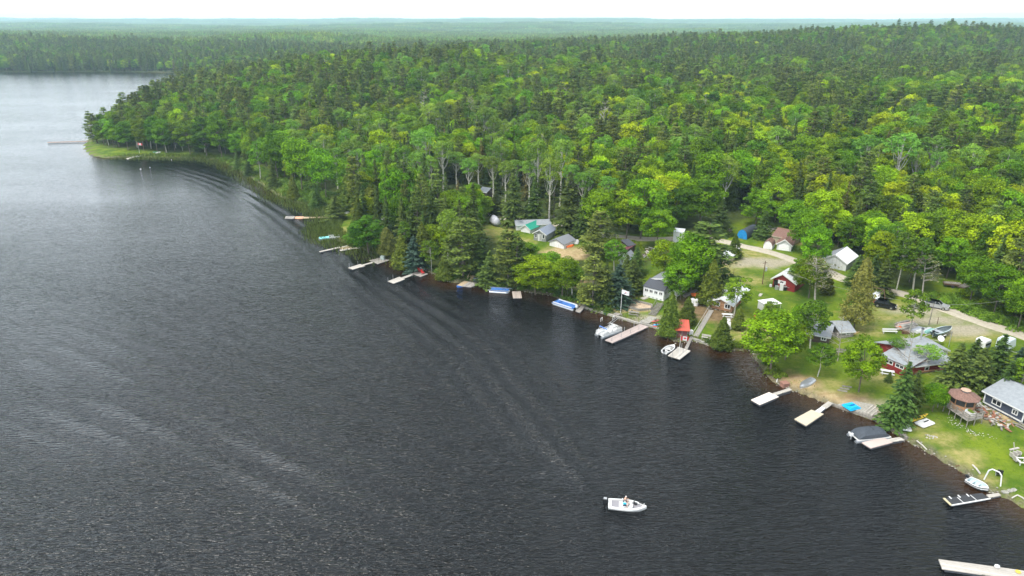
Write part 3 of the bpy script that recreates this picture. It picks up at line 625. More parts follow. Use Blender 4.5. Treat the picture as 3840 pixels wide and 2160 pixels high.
zc = fbm(X / 75 + 7, Y / 55, 3); zf = fbm(X / 22, Y / 22 + 5, 2); rr = rng.random(len(X))
pcon = 0.17 + 0.46 * sm(0.50, 0.58, zc) + 0.10 * sm(380, 520, Y) * sm(-60, 60, X) * (0.55 + 0.7 * (zc > 0.45)) + 0.16 * (X < -20) - 0.14 * ((Y < 330) & (X > 40))
pcon = np.clip(pcon, 0.08, 0.86)
kinds = []
for i in range(len(X)):
    r = rr[i] * (0.45 if Vil[i] else 1)
    if r < pcon[i]:
        q = rng.random()
        kinds.append('pine' if q < (0.62 if Y[i] > 330 else 0.28) else 'spruce' if q < 0.86 else 'cedar' if q < 0.96 else 'brown_conifer')
    else:
        q = rng.random(); yb = 0.55 * sm(0.42, 0.58, zf[i]) * (X[i] > 10) * (Y[i] < 520) + 0.25 * sm(0.45, 0.6, zf[i]) * (X[i] < 0) + 0.05
        if q < yb: kinds.append('yellow')
        elif q < yb + 0.05 * (Y[i] < 600) + 0.22 * (-100 < X[i] < 70 and 222 < Y[i] < 350): kinds.append('aspen')
        elif q < yb + 0.24: kinds.append('deep')
        elif q < 0.965: kinds.append('maple' if q < 0.86 else 'birch')
        elif q < 0.970 and Y[i] < 600: kinds.append('dead')
        else: kinds.append('maple')
hs = 12.5 + 6.0 * fbm(X / 40 + 2, Y / 40, 2) + rng.normal(size=len(X)) * 2.0
hs = np.where(D < 14, hs * 0.82, hs) * (1 + 0.16 * (rng.random(len(X)) < 0.12) * (Y > 500))
HB = {'maple':1,'yellow':.93,'deep':1,'aspen':1.12,'birch':.85,'spruce':1.0,'pine':1.18,'cedar':.8,'brown_conifer':.95,'dead':.95,'olive':.9,'blue_spruce':.9,'shrub':1}
cand = []
for kd, p, h, r in HANDW:
    j = random.randrange(len(PROTO[kd])); c_, t_, ph, pr = PROTO[kd][j]
    cand.append((kd, j, p.x, p.y, p.z, r / pr, h / ph, random.random() * 6.283, True))
for i in range(len(X)):
    kd = kinds[i]; j = int(rng.random() * len(PROTO[kd])); c_, t_, ph, pr = PROTO[kd][j]; h = hs[i] * HB[kd]
    s = h / ph; cand.append((kd, j, X[i], Y[i], Z[i] - 0.1, s * (0.88 + 0.34 * rng.random()), s, rng.random() * 6.283, False))
hand = [c for c in cand if c[8]]; fill = [c for c in cand if not c[8]]
def visible_x(c): 
    q = proj((c[2], c[3], c[4] + 8)); return -60 < q[0] < 3900 and -100 < q[1] < 2250
fill.sort(key=lambda c: math.hypot(c[2], c[3]) + (0 if visible_x(c) else 1e5))
NT = 300
single = hand + fill[:max(0, NT - len(hand))]; mass = fill[max(0, NT - len(hand)):]
NAMES = {'maple':('broadleaf_tree','leafy broadleaf tree','broadleaf tree'),'yellow':('broadleaf_tree','lime-green broadleaf tree','broadleaf tree'),'deep':('broadleaf_tree','deep-green broadleaf tree','broadleaf tree'),
 'aspen':('aspen_tree','pale-trunked aspen','aspen'),'birch':('birch_tree','slender birch','birch'),'spruce':('spruce_tree','dark pointed spruce','spruce'),'blue_spruce':('spruce_tree','bluish pointed spruce','spruce'),
 'pine':('pine_tree','tall layered pine','pine'),'cedar':('cedar_tree','dense conical cedar','cedar'),'olive':('cedar_tree','broad olive-brown conifer','conifer'),'brown_conifer':('spruce_tree','brownish thin spruce','spruce'),
 'dead':('dead_tree','bare grey dead tree','dead tree'),'shrub':('shrub','low leafy shrub','shrub')}
LAND = [('the grassy point',520,540),('the reedy bay shore',900,620),('the two-section dock',1150,790),('the turquoise pontoon',1240,860),('the dock with the grey box',1420,940),
 ('the dock with red chairs',1560,960),('the dock with the blue bin',1770,1030),('the small square dock',1940,1060),('the blue-covered pontoon',2120,1110),('the white cottage',2450,1050),('the red-roofed boathouse',2560,1200),
 ('the brown cabin',2700,1090),('the red garage',2940,1020),('the green roof',1980,840),('the grey gabled cottage',2060,880),('the tarped boat',1850,790),('the tarp shelter',2800,850),('the tan garage',2940,880),
 ('the big pale shed',3150,950),('the parked black car',3310,1120),('the grey car',3508,1100),('the trailer meadow',3570,1030),('the lumber pile',3420,1230),('the red cottage',3450,1370),
 ('the gazebo',3610,1500),('the dark blue house',3760,1450),('the upturned silver boat',3030,1420),('the brown cottage',3120,1250),('the bay hillside',1100,520),('the village',1900,620),('the upper road',2600,700),
 ('the right edge woods',3600,850),('the upper right woods',3150,750),('the maroon-roofed shack',2360,900),('the junk heap',2480,930),('the point',700,500),('the village road bend',1700,700),('the gravel road',3300,1000)]
info = []
for c in single:
    q = proj((c[2], c[3], c[4] + 5)); k = min(range(len(LAND)), key=lambda i: math.hypot(LAND[i][1] - q[0], (LAND[i][2] - q[1]) * 1.3))
    rel = 'behind' if q[1] < LAND[k][2] - 35 else 'in front of' if q[1] > LAND[k][2] + 45 else 'beside'
    info.append((NAMES[c[0]][1], rel, LAND[k][0], q[0], q[1], c))
groups = {}
for it in info: groups.setdefault((it[0], it[1], it[2]), []).append(it)
ORD = ['first','second','third','fourth','fifth','sixth','seventh','eighth','ninth','tenth','eleventh','twelfth','thirteenth','fourteenth','fifteenth','sixteenth','seventeenth','eighteenth','nineteenth','twentieth']
def plural(s): return s[:-4] + 'trees' if s.endswith('tree') else s + 's' if not s.endswith(('ch','sh')) else s + 'es'
for (kp, rel, ld), L in groups.items():
    L.sort(key=lambda t: t[3])
    for i, it in enumerate(L):
        if len(L) == 1: lab = f'{kp} {rel} {ld}'
        elif len(L) == 2: lab = f"{'left' if i == 0 else 'right'} one of two {plural(kp)} {rel} {ld}"
        else:
            o_ = ORD[i] if i < 20 else f'{i + 1}th'
            lab = (f'leftmost of the {plural(kp)} {rel} {ld}' if i == 0 else f'rightmost of the {plural(kp)} {rel} {ld}' if i == len(L) - 1 else f'{o_} from left of the {plural(kp)} {rel} {ld}')
        kd, j, x, y, z, sxy, sz, rot, _ = it[5]
        cm, tm, ph, pr = PROTO[kd][j]
        nm, _, cat = NAMES[kd]
        e = bpy.data.objects.new(nm, None); COL.objects.link(e); e.location = (x, y, z); e.rotation_euler = (0, 0, rot); e.scale = (sxy, sxy, sz)
        e.empty_display_size = 0.2
        tag(e, lab, cat, group={'shrub':'shrubs along the road'}.get(kd, 'trees around the lakeside cottages'))
        t = bpy.data.objects.new('trunk', tm); COL.objects.link(t); t.parent = e
        if cm is not None: c_ = bpy.data.objects.new('crown', cm); COL.objects.link(c_); c_.parent = e

# ---- the rest of the wood: one object made of points that carry copies of the trees
PC = bpy.data.collections.new('tree_shapes')
order = []
for kd in PROTO:
    for j, (cm, tm, ph, pr) in enumerate(PROTO[kd]):
        bm = bmesh.new()
        if cm is not None: bm.from_mesh(cm)
        nf = len(bm.faces); bm.from_mesh(tm)
        bm.faces.ensure_lookup_table()
        for f in bm.faces[nf:]: f.material_index = 1
        m2 = bpy.data.meshes.new('shape'); bm.to_mesh(m2); bm.free(); m2.materials.append(FOL); m2.materials.append(tm.materials[0])
        o = bpy.data.objects.new('s%03d' % len(order), m2); PC.objects.link(o); order.append((kd, j))
IDX = {k: i for i, k in enumerate(order)}
def patch(rg, size, n_, q, ls, cb):
    C = []; N = []; Cc = []; Sz = []
    TR = rg.random((n_, 2)) * size * 1.06 - size * 0.53
    for t in TR:
        con = rg.random() < 0.33; h = 12 + 6 * rg.random() + (2.5 if con else 0); r = 2.2 if con else 3.6
        g = rg.random(); base = tint(G_PIN[0], G_PIN[1], np.array([0.2 + 0.6 * g]))[0] if con else tint((0.040,0.090,0.006), (0.13,0.23,0.012), np.array([g]))[0]
        base = base * (0.95 + 0.65 * rg.random())
        f = rg.random(q); th = rg.random(q) * 6.283
        rr_ = (r * (1 - f)**0.7 if con else r * np.sqrt(np.clip(1 - (f * 1.3 - 0.4)**2, 0, 1))) * (0.75 + 0.3 * rg.random(q))
        P = np.stack((t[0] + rr_ * np.cos(th), t[1] + rr_ * np.sin(th), h * (0.38 + 0.60 * f)), 1)
        C.append(P); N.append(np.stack((np.cos(th), np.sin(th), np.full(q, 0.5 + f)), 1) + rg.normal(size=(q, 3)) * 0.3)
        Cc.append(base * (0.75 + 0.5 * rg.random((q, 1)))); Sz.append(np.full(q, ls))
    V = leaves(np.concatenate(C), np.concatenate(N), np.concatenate(Sz), rg)
    return crown_mesh('patch', V, np.concatenate(Cc))
NP0 = len(order)
for k in range(4): o = bpy.data.objects.new('s%03d' % (NP0 + k), patch(rg, 36, 62, 70, 1.35, 0)); PC.objects.link(o)
for k in range(3): o = bpy.data.objects.new('s%03d' % (NP0 + 4 + k), patch(rg, 104, 420, 26, 2.2, 0)); PC.objects.link(o)
P_, I_, R_, S_ = [], [], [], []
for kd, j, x, y, z, sxy, sz, rot, _ in mass:
    P_.append((x, y, z)); I_.append(IDX[(kd, j)]); R_.append(rot); S_.append((sxy, sxy, sz))
def dist_ok(X, Y, s): return wedge(X, Y, 150)
for (y0, y1, step, first, cnt) in ((1215, 2700, 33, NP0, 4), (2660, 9600, 92, NP0 + 4, 3)):
    X, Y = jgrid(-7600, 7600, y0, y1, step); k = dist_ok(X, Y, step); X, Y = X[k], Y[k]
    D = sdf(X, Y); k = D > step * 0.6; X, Y, D = X[k], Y[k], D[k]
    for (tx, ty, rx, ry) in TARNS:
        g = ((X - tx) / (rx + step * 0.7))**2 + ((Y - ty) / (ry + step * 0.7))**2; X, Y, D = X[g > 1.15], Y[g > 1.15], D[g > 1.15]
    Z = H(X, Y, D) - 1.5; rr = rng.random((len(X), 4))
    for i in range(len(X)):
        P_.append((X[i], Y[i], Z[i])); I_.append(first + int(rr[i, 0] * cnt)); R_.append(int(rr[i, 1] * 4) * math.pi / 2 + 0.3); s = 0.85 + 0.35 * rr[i, 2]; S_.append((1.05, 1.05, s))
# far bank strip just behind the lake and both sides of the lake at distance
me = bpy.data.meshes.new('forest'); me.vertices.add(len(P_)); me.vertices.foreach_set('co', np.array(P_, np.float32).ravel())
a = me.attributes.new('pid', 'INT', 'POINT'); a.data.foreach_set('value', np.array(I_, np.int32))
a = me.attributes.new('rotz', 'FLOAT_VECTOR', 'POINT'); a.data.foreach_set('vector', np.array([(.07 * math.sin(r * 9), .07 * math.cos(r * 5), r) if i_ < NP0 else (0, 0, r) for r, i_ in zip(R_, I_)], np.float32).ravel())
a = me.attributes.new('scl', 'FLOAT_VECTOR', 'POINT'); a.data.foreach_set('vector', np.array(S_, np.float32).ravel())
forest = bpy.data.objects.new('forest', me); COL.objects.link(forest)
tag(forest, 'dense mixed forest covering the hills behind the cottages', 'forest', kind='stuff')
def scatter_mod(obj, coll):
    g = bpy.data.node_groups.new('scatter', 'GeometryNodeTree')
    g.interface.new_socket('Geometry', in_out='INPUT', socket_type='NodeSocketGeometry'); g.interface.new_socket('Geometry', in_out='OUTPUT', socket_type='NodeSocketGeometry')
    ni = g.nodes.new('NodeGroupInput'); no = g.nodes.new('NodeGroupOutput'); mp = g.nodes.new('GeometryNodeMeshToPoints'); ip = g.nodes.new('GeometryNodeInstanceOnPoints'); ci = g.nodes.new('GeometryNodeCollectionInfo')
    ci.inputs['Collection'].default_value = coll; ci.inputs['Separate Children'].default_value = True; ci.inputs['Reset Children'].default_value = True
    def na(nm, t):
        a = g.nodes.new('GeometryNodeInputNamedAttribute'); a.data_type = t; a.inputs[0].default_value = nm; return a.outputs[0]
    g.links.new(ni.outputs[0], mp.inputs[0]); g.links.new(mp.outputs[0], ip.inputs['Points']); g.links.new(ci.outputs[0], ip.inputs['Instance']); ip.inputs['Pick Instance'].default_value = True
    g.links.new(na('pid', 'INT'), ip.inputs['Instance Index']); g.links.new(na('scl', 'FLOAT_VECTOR'), ip.inputs['Scale'])
    er = g.nodes.new('FunctionNodeEulerToRotation'); g.links.new(na('rotz', 'FLOAT_VECTOR'), er.inputs[0]); g.links.new(er.outputs[0], ip.inputs['Rotation'])
    g.links.new(ip.outputs[0], no.inputs[0]); md = obj.modifiers.new('scatter', 'NODES'); md.node_group = g
scatter_mod(forest, PC)
print('TREES', len(single), 'hand', len(hand), 'mass', len(mass), 'points', len(P_))

# ---- haze
me = bpy.data.meshes.new('haze'); bm = bmesh.new(); bmesh.ops.create_cube(bm, size=1); bmesh.ops.scale(bm, vec=(20000, 14000, 190), verts=bm.verts); bmesh.ops.translate(bm, vec=(200, 5900, 88), verts=bm.verts); bm.to_mesh(me); bm.free()
hm = bpy.data.materials.new('haze'); hm.use_nodes = True; n = hm.node_tree; n.nodes.clear(); o_ = n.nodes.new('ShaderNodeOutputMaterial'); pv = n.nodes.new('ShaderNodeVolumePrincipled')
pv.inputs['Color'].default_value = (0.60, 0.83, 0.94, 1); pv.inputs['Density'].default_value = 1.4e-4; pv.inputs['Anisotropy'].default_value = 0.25
n.links.new(pv.outputs[0], o_.inputs['Volume'])
haze = link('haze', me, hm); tag(haze, kind='stuff')
haze['label'] = 'thin pale blue haze over the distant hills'
# ------------------------------------------------------------------ building blocks for the made things
def Kf(ox, oy, s): return lambda x, y: (ox + x * s, oy + y * s)
q_ = 720 / 2576
KA = Kf(2400,760,q_); KB = Kf(3120,860,q_); KC = Kf(2200,1000,q_); KD = Kf(2800,1160,q_); KE = Kf(3120,1260,q_); KF = Kf(3120,1560,q_); KG = Kf(1040,760,q_); KH = Kf(1700,760,q_)
KI = Kf(3000,1080,300/1811); KJ = Kf(2280,880,240/2484); KL = Kf(2220,1120,260/2093); KM = Kf(2620,1000,260/1884); KN = Kf(3420,1180,420/2576); KO = Kf(3420,1400,420/2576); KP = Kf(3420,1640,420/2576); KQ = Kf(150,400,q_); KR = Kf(800,500,q_); KS = Kf(2200,1840,280/2536); KT = Kf(3400,1840,440/1992)
def Wz(p, z): a = W0(p[0], p[1], z); return Vector((a[0], a[1], z))
class MB:
    def __init__(s): s.v = []; s.f = []; s.mi = []; s.cur = 0
    def add(s, V, F): b = len(s.v); s.v += [tuple(map(float, x)) for x in V]; s.f += [tuple(i + b for i in f) for f in F]; s.mi += [s.cur] * len(F); return s
    def box(s, c, d, rz=0, bev=0.0, rx=0):
        x, y, z = d[0] / 2, d[1] / 2, d[2] / 2; cr_, sr = math.cos(rz), math.sin(rz); ca, sa = math.cos(rx), math.sin(rx); V = []
        for k in (-1, 1):
            for a, b in ((-x, -y), (x, -y), (x, y), (-x, y)):
                zz = k * z; yy = b * ca - zz * sa; zz = b * sa + zz * ca
                V.append((c[0] + a * cr_ - yy * sr, c[1] + a * sr + yy * cr_, c[2] + zz))
        return s.add(V, [(3, 2, 1, 0), (4, 5, 6, 7), (0, 1, 5, 4), (1, 2, 6, 5), (2, 3, 7, 6), (3, 0, 4, 7)])
    def prism(s, pts, z0, z1):
        n = len(pts); V = [(p[0], p[1], z0) for p in pts] + [(p[0], p[1], z1) for p in pts]
        ar = sum(pts[i][0] * pts[(i + 1) % n][1] - pts[(i + 1) % n][0] * pts[i][1] for i in range(n))
        F = [tuple(range(n - 1, -1, -1)), tuple(range(n, 2 * n))] + [(i, (i + 1) % n, n + (i + 1) % n, n + i) for i in range(n)]
        if ar < 0: F = [f[::-1] for f in F]
        return s.add(V, F)
    def tube(s, p0, p1, r0, r1=None, n=8, cap=True):
        r1 = r0 if r1 is None else r1; V, F = cone_tubes([(p0, p1, r0, r1)], n)
        if cap and V: F = F + [tuple(range(n - 1, -1, -1)), tuple(range(n, 2 * n))]
        return s.add(V, F)
    def path(s, P, r, n=8):
        for a, b in zip(P[:-1], P[1:]): s.tube(a, b, r, n=n)
        return s
    def loft(s, rings, closed=True, cap=True):
        n = len(rings[0]); V = [p for r in rings for p in r]; F = []
        for i in range(len(rings) - 1):
            for j in range(n if closed else n - 1):
                F.append((i * n + j, i * n + (j + 1) % n, (i + 1) * n + (j + 1) % n, (i + 1) * n + j))
        if cap and closed: F += [tuple(range(n - 1, -1, -1)), tuple((len(rings) - 1) * n + j for j in range(n))]
        return s.add(V, F)
    def ball(s, c, r, n=10, m=6):
        r = (r, r, r) if np.isscalar(r) else r
        rings = [[(c[0] + r[0] * math.sin(a) * math.cos(2 * math.pi * j / n), c[1] + r[1] * math.sin(a) * math.sin(2 * math.pi * j / n), c[2] - r[2] * math.cos(a)) for j in range(n)] for a in [max(0.05, math.pi * i / m) if i < m else math.pi - 0.05 for i in range(m + 1)]]
        return s.loft(rings)
    def build(s, name, m, parent=None, loc=None, bevel=0.0, smooth=False, rz=0):
        me = bpy.data.meshes.new(name); me.from_pydata(s.v, [], s.f); me.update(); ms = m if isinstance(m, (list, tuple)) else [m]
        for x in ms: me.materials.append(x)
        if len(ms) > 1: me.polygons.foreach_set('material_index', s.mi)
        bm = bmesh.new(); bm.from_mesh(me); bmesh.ops.recalc_face_normals(bm, faces=bm.faces)
        if bevel:
            bmesh.ops.bevel(bm, geom=[e for e in bm.edges if len(e.link_faces) == 2 and e.calc_face_angle(0) > 0.6], offset=bevel, segments=2, affect='EDGES', clamp_overlap=True)
        bm.to_mesh(me); bm.free()
        if smooth: me.polygons.foreach_set('use_smooth', [True] * len(me.polygons))
        o = bpy.data.objects.new(name, me); COL.objects.link(o)
        if parent: o.parent = parent
        if loc is not None: o.location = loc
        if rz: o.rotation_euler = (0, 0, rz)
        return o
def thing(name, label, cat, loc, rz=0, group=None):
    o = bpy.data.objects.new(name, None); COL.objects.link(o); o.location = loc; o.rotation_euler = (0, 0, rz); o.empty_display_size = 0.3
    tag(o, label, cat, group); return o
def tobj(mb, name, label, cat, m, loc=(0, 0, 0), rz=0, group=None, **kw):
    o = mb.build(name, m, None, loc, rz=rz, **kw); tag(o, label, cat, group); return o
def fr(p0, p1):
    d = p1 - p0; return math.atan2(d.y, d.x), math.hypot(d.x, d.y)

WHITE = mat('white_paint', (0.64,0.64,0.63), 0.5, var=0.05); WSID = stripes('white_siding', (0.52,0.52,0.52), (0.76,0.76,0.75), 5, 2, ncol=0.05); METALW = stripes('pale_metal_roof', (0.42,0.43,0.45), (0.62,0.64,0.66), 2.2, 0, 0.35, ncol=0.05)
REDW = stripes('red_boards', (0.06,0.005,0.005), (0.22,0.014,0.014), 5, 2, ncol=0.2); CEDARW = stripes('cedar_boards', (0.10,0.045,0.02), (0.34,0.18,0.09), 5, 2, ncol=0.25)
GREYR = mat('grey_shingle', (0.21,0.22,0.24), 0.85, var=0.14, scale=8); GREYL = mat('light_grey_shingle', (0.26,0.28,0.30), 0.8, var=0.10, scale=2.0); DARKR = mat('dark_roof', (0.07,0.075,0.09), 0.8, var=0.2); BROWNR = mat('brown_shingle', (0.20,0.11,0.085), 0.85, var=0.25, scale=5)
TAN = stripes('tan_siding', (0.28,0.23,0.16), (0.44,0.37,0.27), 5, 2, ncol=0.06); GRYW = stripes('grey_siding', (0.14,0.15,0.14), (0.26,0.27,0.25), 6, 2, ncol=0.08); DARKB = stripes('slate_siding', (0.02,0.026,0.04), (0.045,0.055,0.085), 6, 2, ncol=0.1)
GLASS = mat('dark_glass', (0.015,0.018,0.022), 0.08, var=0.1); GREENR = stripes('green_metal', (0.01,0.16,0.11), (0.015,0.30,0.20), 2.5, 0, 0.4, ncol=0.08); DWOOD = stripes('dark_boards', (0.015,0.010,0.008), (0.075,0.05,0.035), 5, 2, ncol=0.3)
DECKG = stripes('grey_deck', (0.12,0.11,0.10), (0.34,0.31,0.28), 3, 0, ncol=0.3); DECKP = stripes('pink_deck', (0.22,0.16,0.14), (0.44,0.36,0.33), 3, 0, ncol=0.2); DECKW = stripes('pale_deck', (0.25,0.22,0.18), (0.50,0.46,0.41), 3, 0, ncol=0.25); DECKT = stripes('tan_deck', (0.24,0.17,0.10), (0.50,0.38,0.24), 3, 0, ncol=0.2)
DECKY = mat('plywood_top', (0.50,0.43,0.32), 0.7, var=0.05, scale=1.5); CONC = mat('concrete', (0.33,0.31,0.27), 0.9, var=0.2, scale=3, bump=0.5); WOODG = mat('old_timber', (0.24,0.22,0.19), 0.9, var=0.3, scale=5); WOODB = mat('brown_timber', (0.13,0.07,0.035), 0.9, var=0.25)
ALU = mat('aluminium', (0.48,0.50,0.53), 0.35, 0.7, var=0.06); GEL = mat('white_gelcoat', (0.66,0.66,0.65), 0.25, var=0.03); BLK = mat('black_plastic', (0.012,0.012,0.014), 0.4, var=0.1); CARPET = mat('grey_carpet', (0.26,0.25,0.27), 0.95, var=0.1, scale=20)
RED = mat('red_paint', (0.55,0.03,0.03), 0.45, var=0.08); BLUE = mat('blue_paint', (0.02,0.13,0.45), 0.5, var=0.1); LBLUE = mat('light_blue', (0.01,0.42,0.75), 0.4, var=0.06); TEAL = mat('turquoise_cover', (0.22,0.62,0.66), 0.6, var=0.06); YEL = mat('yellow_plastic', (0.80,0.56,0.06), 0.4, var=0.06); ORG = mat('orange_plastic', (0.75,0.16,0.03), 0.5, var=0.06)
REDR = stripes('red_metal', (0.28,0.04,0.02), (0.52,0.09,0.05), 3, 0, 0.45, ncol=0.06); COVER = mat('grey_canvas', (0.045,0.055,0.07), 0.75, var=0.15, scale=3); STEEL = mat('galvanised', (0.42,0.43,0.44), 0.45, 0.5, var=0.1); RUST = mat('rusty_steel', (0.17,0.09,0.06), 0.8, var=0.3); SKIN = mat('skin', (0.62,0.38,0.28), 0.6, var=0.04)
MAROON = mat('maroon_sheet', (0.17,0.05,0.06), 0.6, var=0.2); TIRE = mat('tyre_rubber', (0.02,0.02,0.02), 0.9); CHROME = mat('wheel_metal', (0.5,0.5,0.5), 0.3, 0.8); LAMP = mat('clear_lamp', (0.7,0.7,0.68), 0.15); STONE = mat('pale_stone', (0.30,0.29,0.25), 0.9, var=0.25, scale=2, bump=0.4); TARPG = mat('silver_tarp', (0.45,0.46,0.50), 0.6, var=0.15, scale=2)

def window(mb_parent, face, u, z, w, h, W, D, frame_m=WHITE, panes=2, name='window'):
    """one window on a wall of a house W wide and D deep: frame stands 5 cm proud, glass in it"""
    def P(a, o, zz):
        return {'f': (a, -o, zz), 'b': (a, D + o, zz), 'l': (-o, a, zz), 'r': (W + o, a, zz)}[face]
    t = 0.14; fm = MB(); side = face in 'lr'
    def bar(a0, a1, z0, z1, o, th):
        c = P((a0 + a1) / 2, o, (z0 + z1) / 2); dd = (th, a1 - a0, z1 - z0) if side else (a1 - a0, th, z1 - z0); return c, dd
    for (a0, a1, z0, z1) in ((u, u + w, z, z + t), (u, u + w, z + h - t, z + h), (u, u + t, z + t, z + h - t), (u + w - t, u + w, z + t, z + h - t)): fm.box(*bar(a0, a1, z0, z1, 0.03, 0.07))
    for k in range(1, panes): c = u + w * k / panes; fm.box(*bar(c - 0.05, c + 0.05, z + t, z + h - t, 0.03, 0.06))
    o = fm.build(name, frame_m, mb_parent)
    MB().box(*bar(u + t, u + w - t, z + t, z + h - t, 0.015, 0.03)).build('pane', GLASS, o); return o
def door(par, face, u, z, w, h, W, D, m=WHITE, trim=None):
    side = face in 'lr'; c = {'f': (u + w / 2, -0.025, z + h / 2), 'b': (u + w / 2, D + 0.025, z + h / 2), 'l': (-0.025, u + w / 2, z + h / 2), 'r': (W + 0.025, u + w / 2, z + h / 2)}[face]
    return MB().box(c, (0.06, w, h) if side else (w, 0.06, h)).build('door', m, par)
def house(par, W, D, wh, rh, ridge, wm, rm, over=0.35, x0=0, y0=0, apex=0.5, z0=-1.2, trim=WHITE, rm2=None, kind='gable'):
    """walls and a pitched roof; ridge 'y' shows its gable to the front, 'x' its eave. wh wall height, rh rise"""
    m = MB(); th = 0.12
    if kind == 'shed':
        m.add([(x0,y0,z0),(x0+W,y0,z0),(x0+W,y0+D,z0),(x0,y0+D,z0),(x0,y0,wh),(x0+W,y0,wh),(x0+W,y0+D,wh+rh),(x0,y0+D,wh+rh)], [(3,2,1,0),(4,5,6,7),(0,1,5,4),(1,2,6,5),(2,3,7,6),(3,0,4,7)])
        m.build('wall', wm, par); s = rh / D; o = over
        r = MB().add([(x0-o,y0-o,wh-s*o+.01),(x0+W+o,y0-o,wh-s*o+.01),(x0+W+o,y0+D+o,wh+rh+s*o+.01),(x0-o,y0+D+o,wh+rh+s*o+.01)] + [(x0-o,y0-o,wh-s*o+th),(x0+W+o,y0-o,wh-s*o+th),(x0+W+o,y0+D+o,wh+rh+s*o+th),(x0-o,y0+D+o,wh+rh+s*o+th)], [(3,2,1,0),(4,5,6,7),(0,1,5,4),(1,2,6,5),(2,3,7,6),(3,0,4,7)])
        r.build('roof', rm, par); return
    if ridge == 'y':
        a = x0 + W * apex; prof = [(x0, z0), (x0 + W, z0), (x0 + W, wh), (a, wh + rh), (x0, wh)]
        m.add([(x, y0, z) for x, z in prof] + [(x, y0 + D, z) for x, z in prof], [(4,3,2,1,0), (5,6,7,8,9)] + [(i, (i+1) % 5, 5 + (i+1) % 5, 5 + i) for i in range(5)]); m.build('wall', wm, par)
        for k, (xe, sg, mm) in enumerate(((x0, -1, rm2 or rm), (x0 + W, 1, rm))):
            sl = rh / abs(a - xe); xo = xe + sg * over; zo = wh - sl * over; r = MB()
            A_ = [(a, wh + rh + .012), (xo, zo + .012), (xo, zo + th), (a, wh + rh + th)]
            r.add([(x, y0 - over, z) for x, z in A_] + [(x, y0 + D + over, z) for x, z in A_], [(3,2,1,0), (4,5,6,7)] + [(i, (i+1) % 4, 4 + (i+1) % 4, 4 + i) for i in range(4)]); r.build('roof', mm, par)
            if trim:
                f = MB(); f.add([(x, y0 - over - .05, z) for x, z in [(a, wh+rh-.16), (xo, zo-.16), (xo, zo+th+.02), (a, wh+rh+th+.02)]] + [(x, y0 - over - .003, z) for x, z in [(a, wh+rh-.16), (xo, zo-.16), (xo, zo+th+.02), (a, wh+rh+th+.02)]], [(3,2,1,0), (4,5,6,7)] + [(i, (i+1) % 4, 4 + (i+1) % 4, 4 + i) for i in range(4)]); f.build('trim', trim, par)
    else:
        a = y0 + D * apex; prof = [(y0, z0), (y0 + D, z0), (y0 + D, wh), (a, wh + rh), (y0, wh)]
        m.add([(x0, y, z) for y, z in prof] + [(x0 + W, y, z) for y, z in prof], [(0,1,2,3,4), (9,8,7,6,5)] + [((i+1) % 5, i, 5 + i, 5 + (i+1) % 5) for i in range(5)]); m.build('wall', wm, par)
        for k, (ye, sg, mm) in enumerate(((y0, -1, rm), (y0 + D, 1, rm2 or rm))):
            sl = rh / abs(a - ye); yo = ye + sg * over; zo = wh - sl * over; r = MB()
            A_ = [(a, wh + rh + .012), (yo, zo + .012), (yo, zo + th), (a, wh + rh + th)]
            r.add([(x0 - over, y, z) for y, z in A_] + [(x0 + W + over, y, z) for y, z in A_], [(3,2,1,0), (4,5,6,7)] + [(i, (i+1) % 4, 4 + (i+1) % 4, 4 + i) for i in range(4)]); r.build('roof', mm, par)
        if trim: MB().box((x0 + W / 2, y0 - over - .03, wh - rh / (a - y0) * over + .03), (W + 2 * over, .05, .2)).build('trim', trim, par)
def base(name, label, cat, A_, B_, group=None, lift=0.0):
    p0 = G(*A_); p1 = G(*B_); rz, W = fr(p0, p1); z = (p0.z + p1.z) / 2 + lift
    return thing(name, label, cat, (p0.x, p0.y, z), rz, group), W, p0, p1, z
def depth(p0, p1, C_):
    p2 = G(*C_); rz, W = fr(p0, p1); return abs((p2.x - p1.x) * -math.sin(rz) + (p2.y - p1.y) * math.cos(rz))
def rise(p, row, z=None): return height_to((p.x, p.y, p.z if z is None else z), row)
# ------------------------------------------------------------------ buildings
# white cottage with the row of windows
t, W, p0, p1, z = base('cottage', 'white lakeside cottage with a long row of dark windows', 'cottage', KC(755,392), KC(1025,463)); wh = rise(p0, KC(755,258)[1], z)
house(t, W, 3.2, wh, 0.9, 'x', WSID, DARKR, kind='shed', over=0.2); house(t, W * 1.25, 5.5, wh + 0.9, 0.7, 'y', WSID, GREYR, x0=0.3, y0=3.25, over=0.2)
for k in range(4): window(t, 'f', W * (0.06 + 0.235 * k), wh - 1.25, W * 0.19, 0.85, W, 3.2, WHITE, 2)
window(t, 'r', 0.4, wh - 1.2, 1.1, 0.85, W, 3.2); window(t, 'r', 1.7, wh - 1.2, 1.1, 0.85, W, 3.2)
for k in range(5): MB().box((W * (0.12 + 0.19 * k), -0.02, 0.25), (0.35, 0.04, 0.22)).build('vent', STEEL, t)
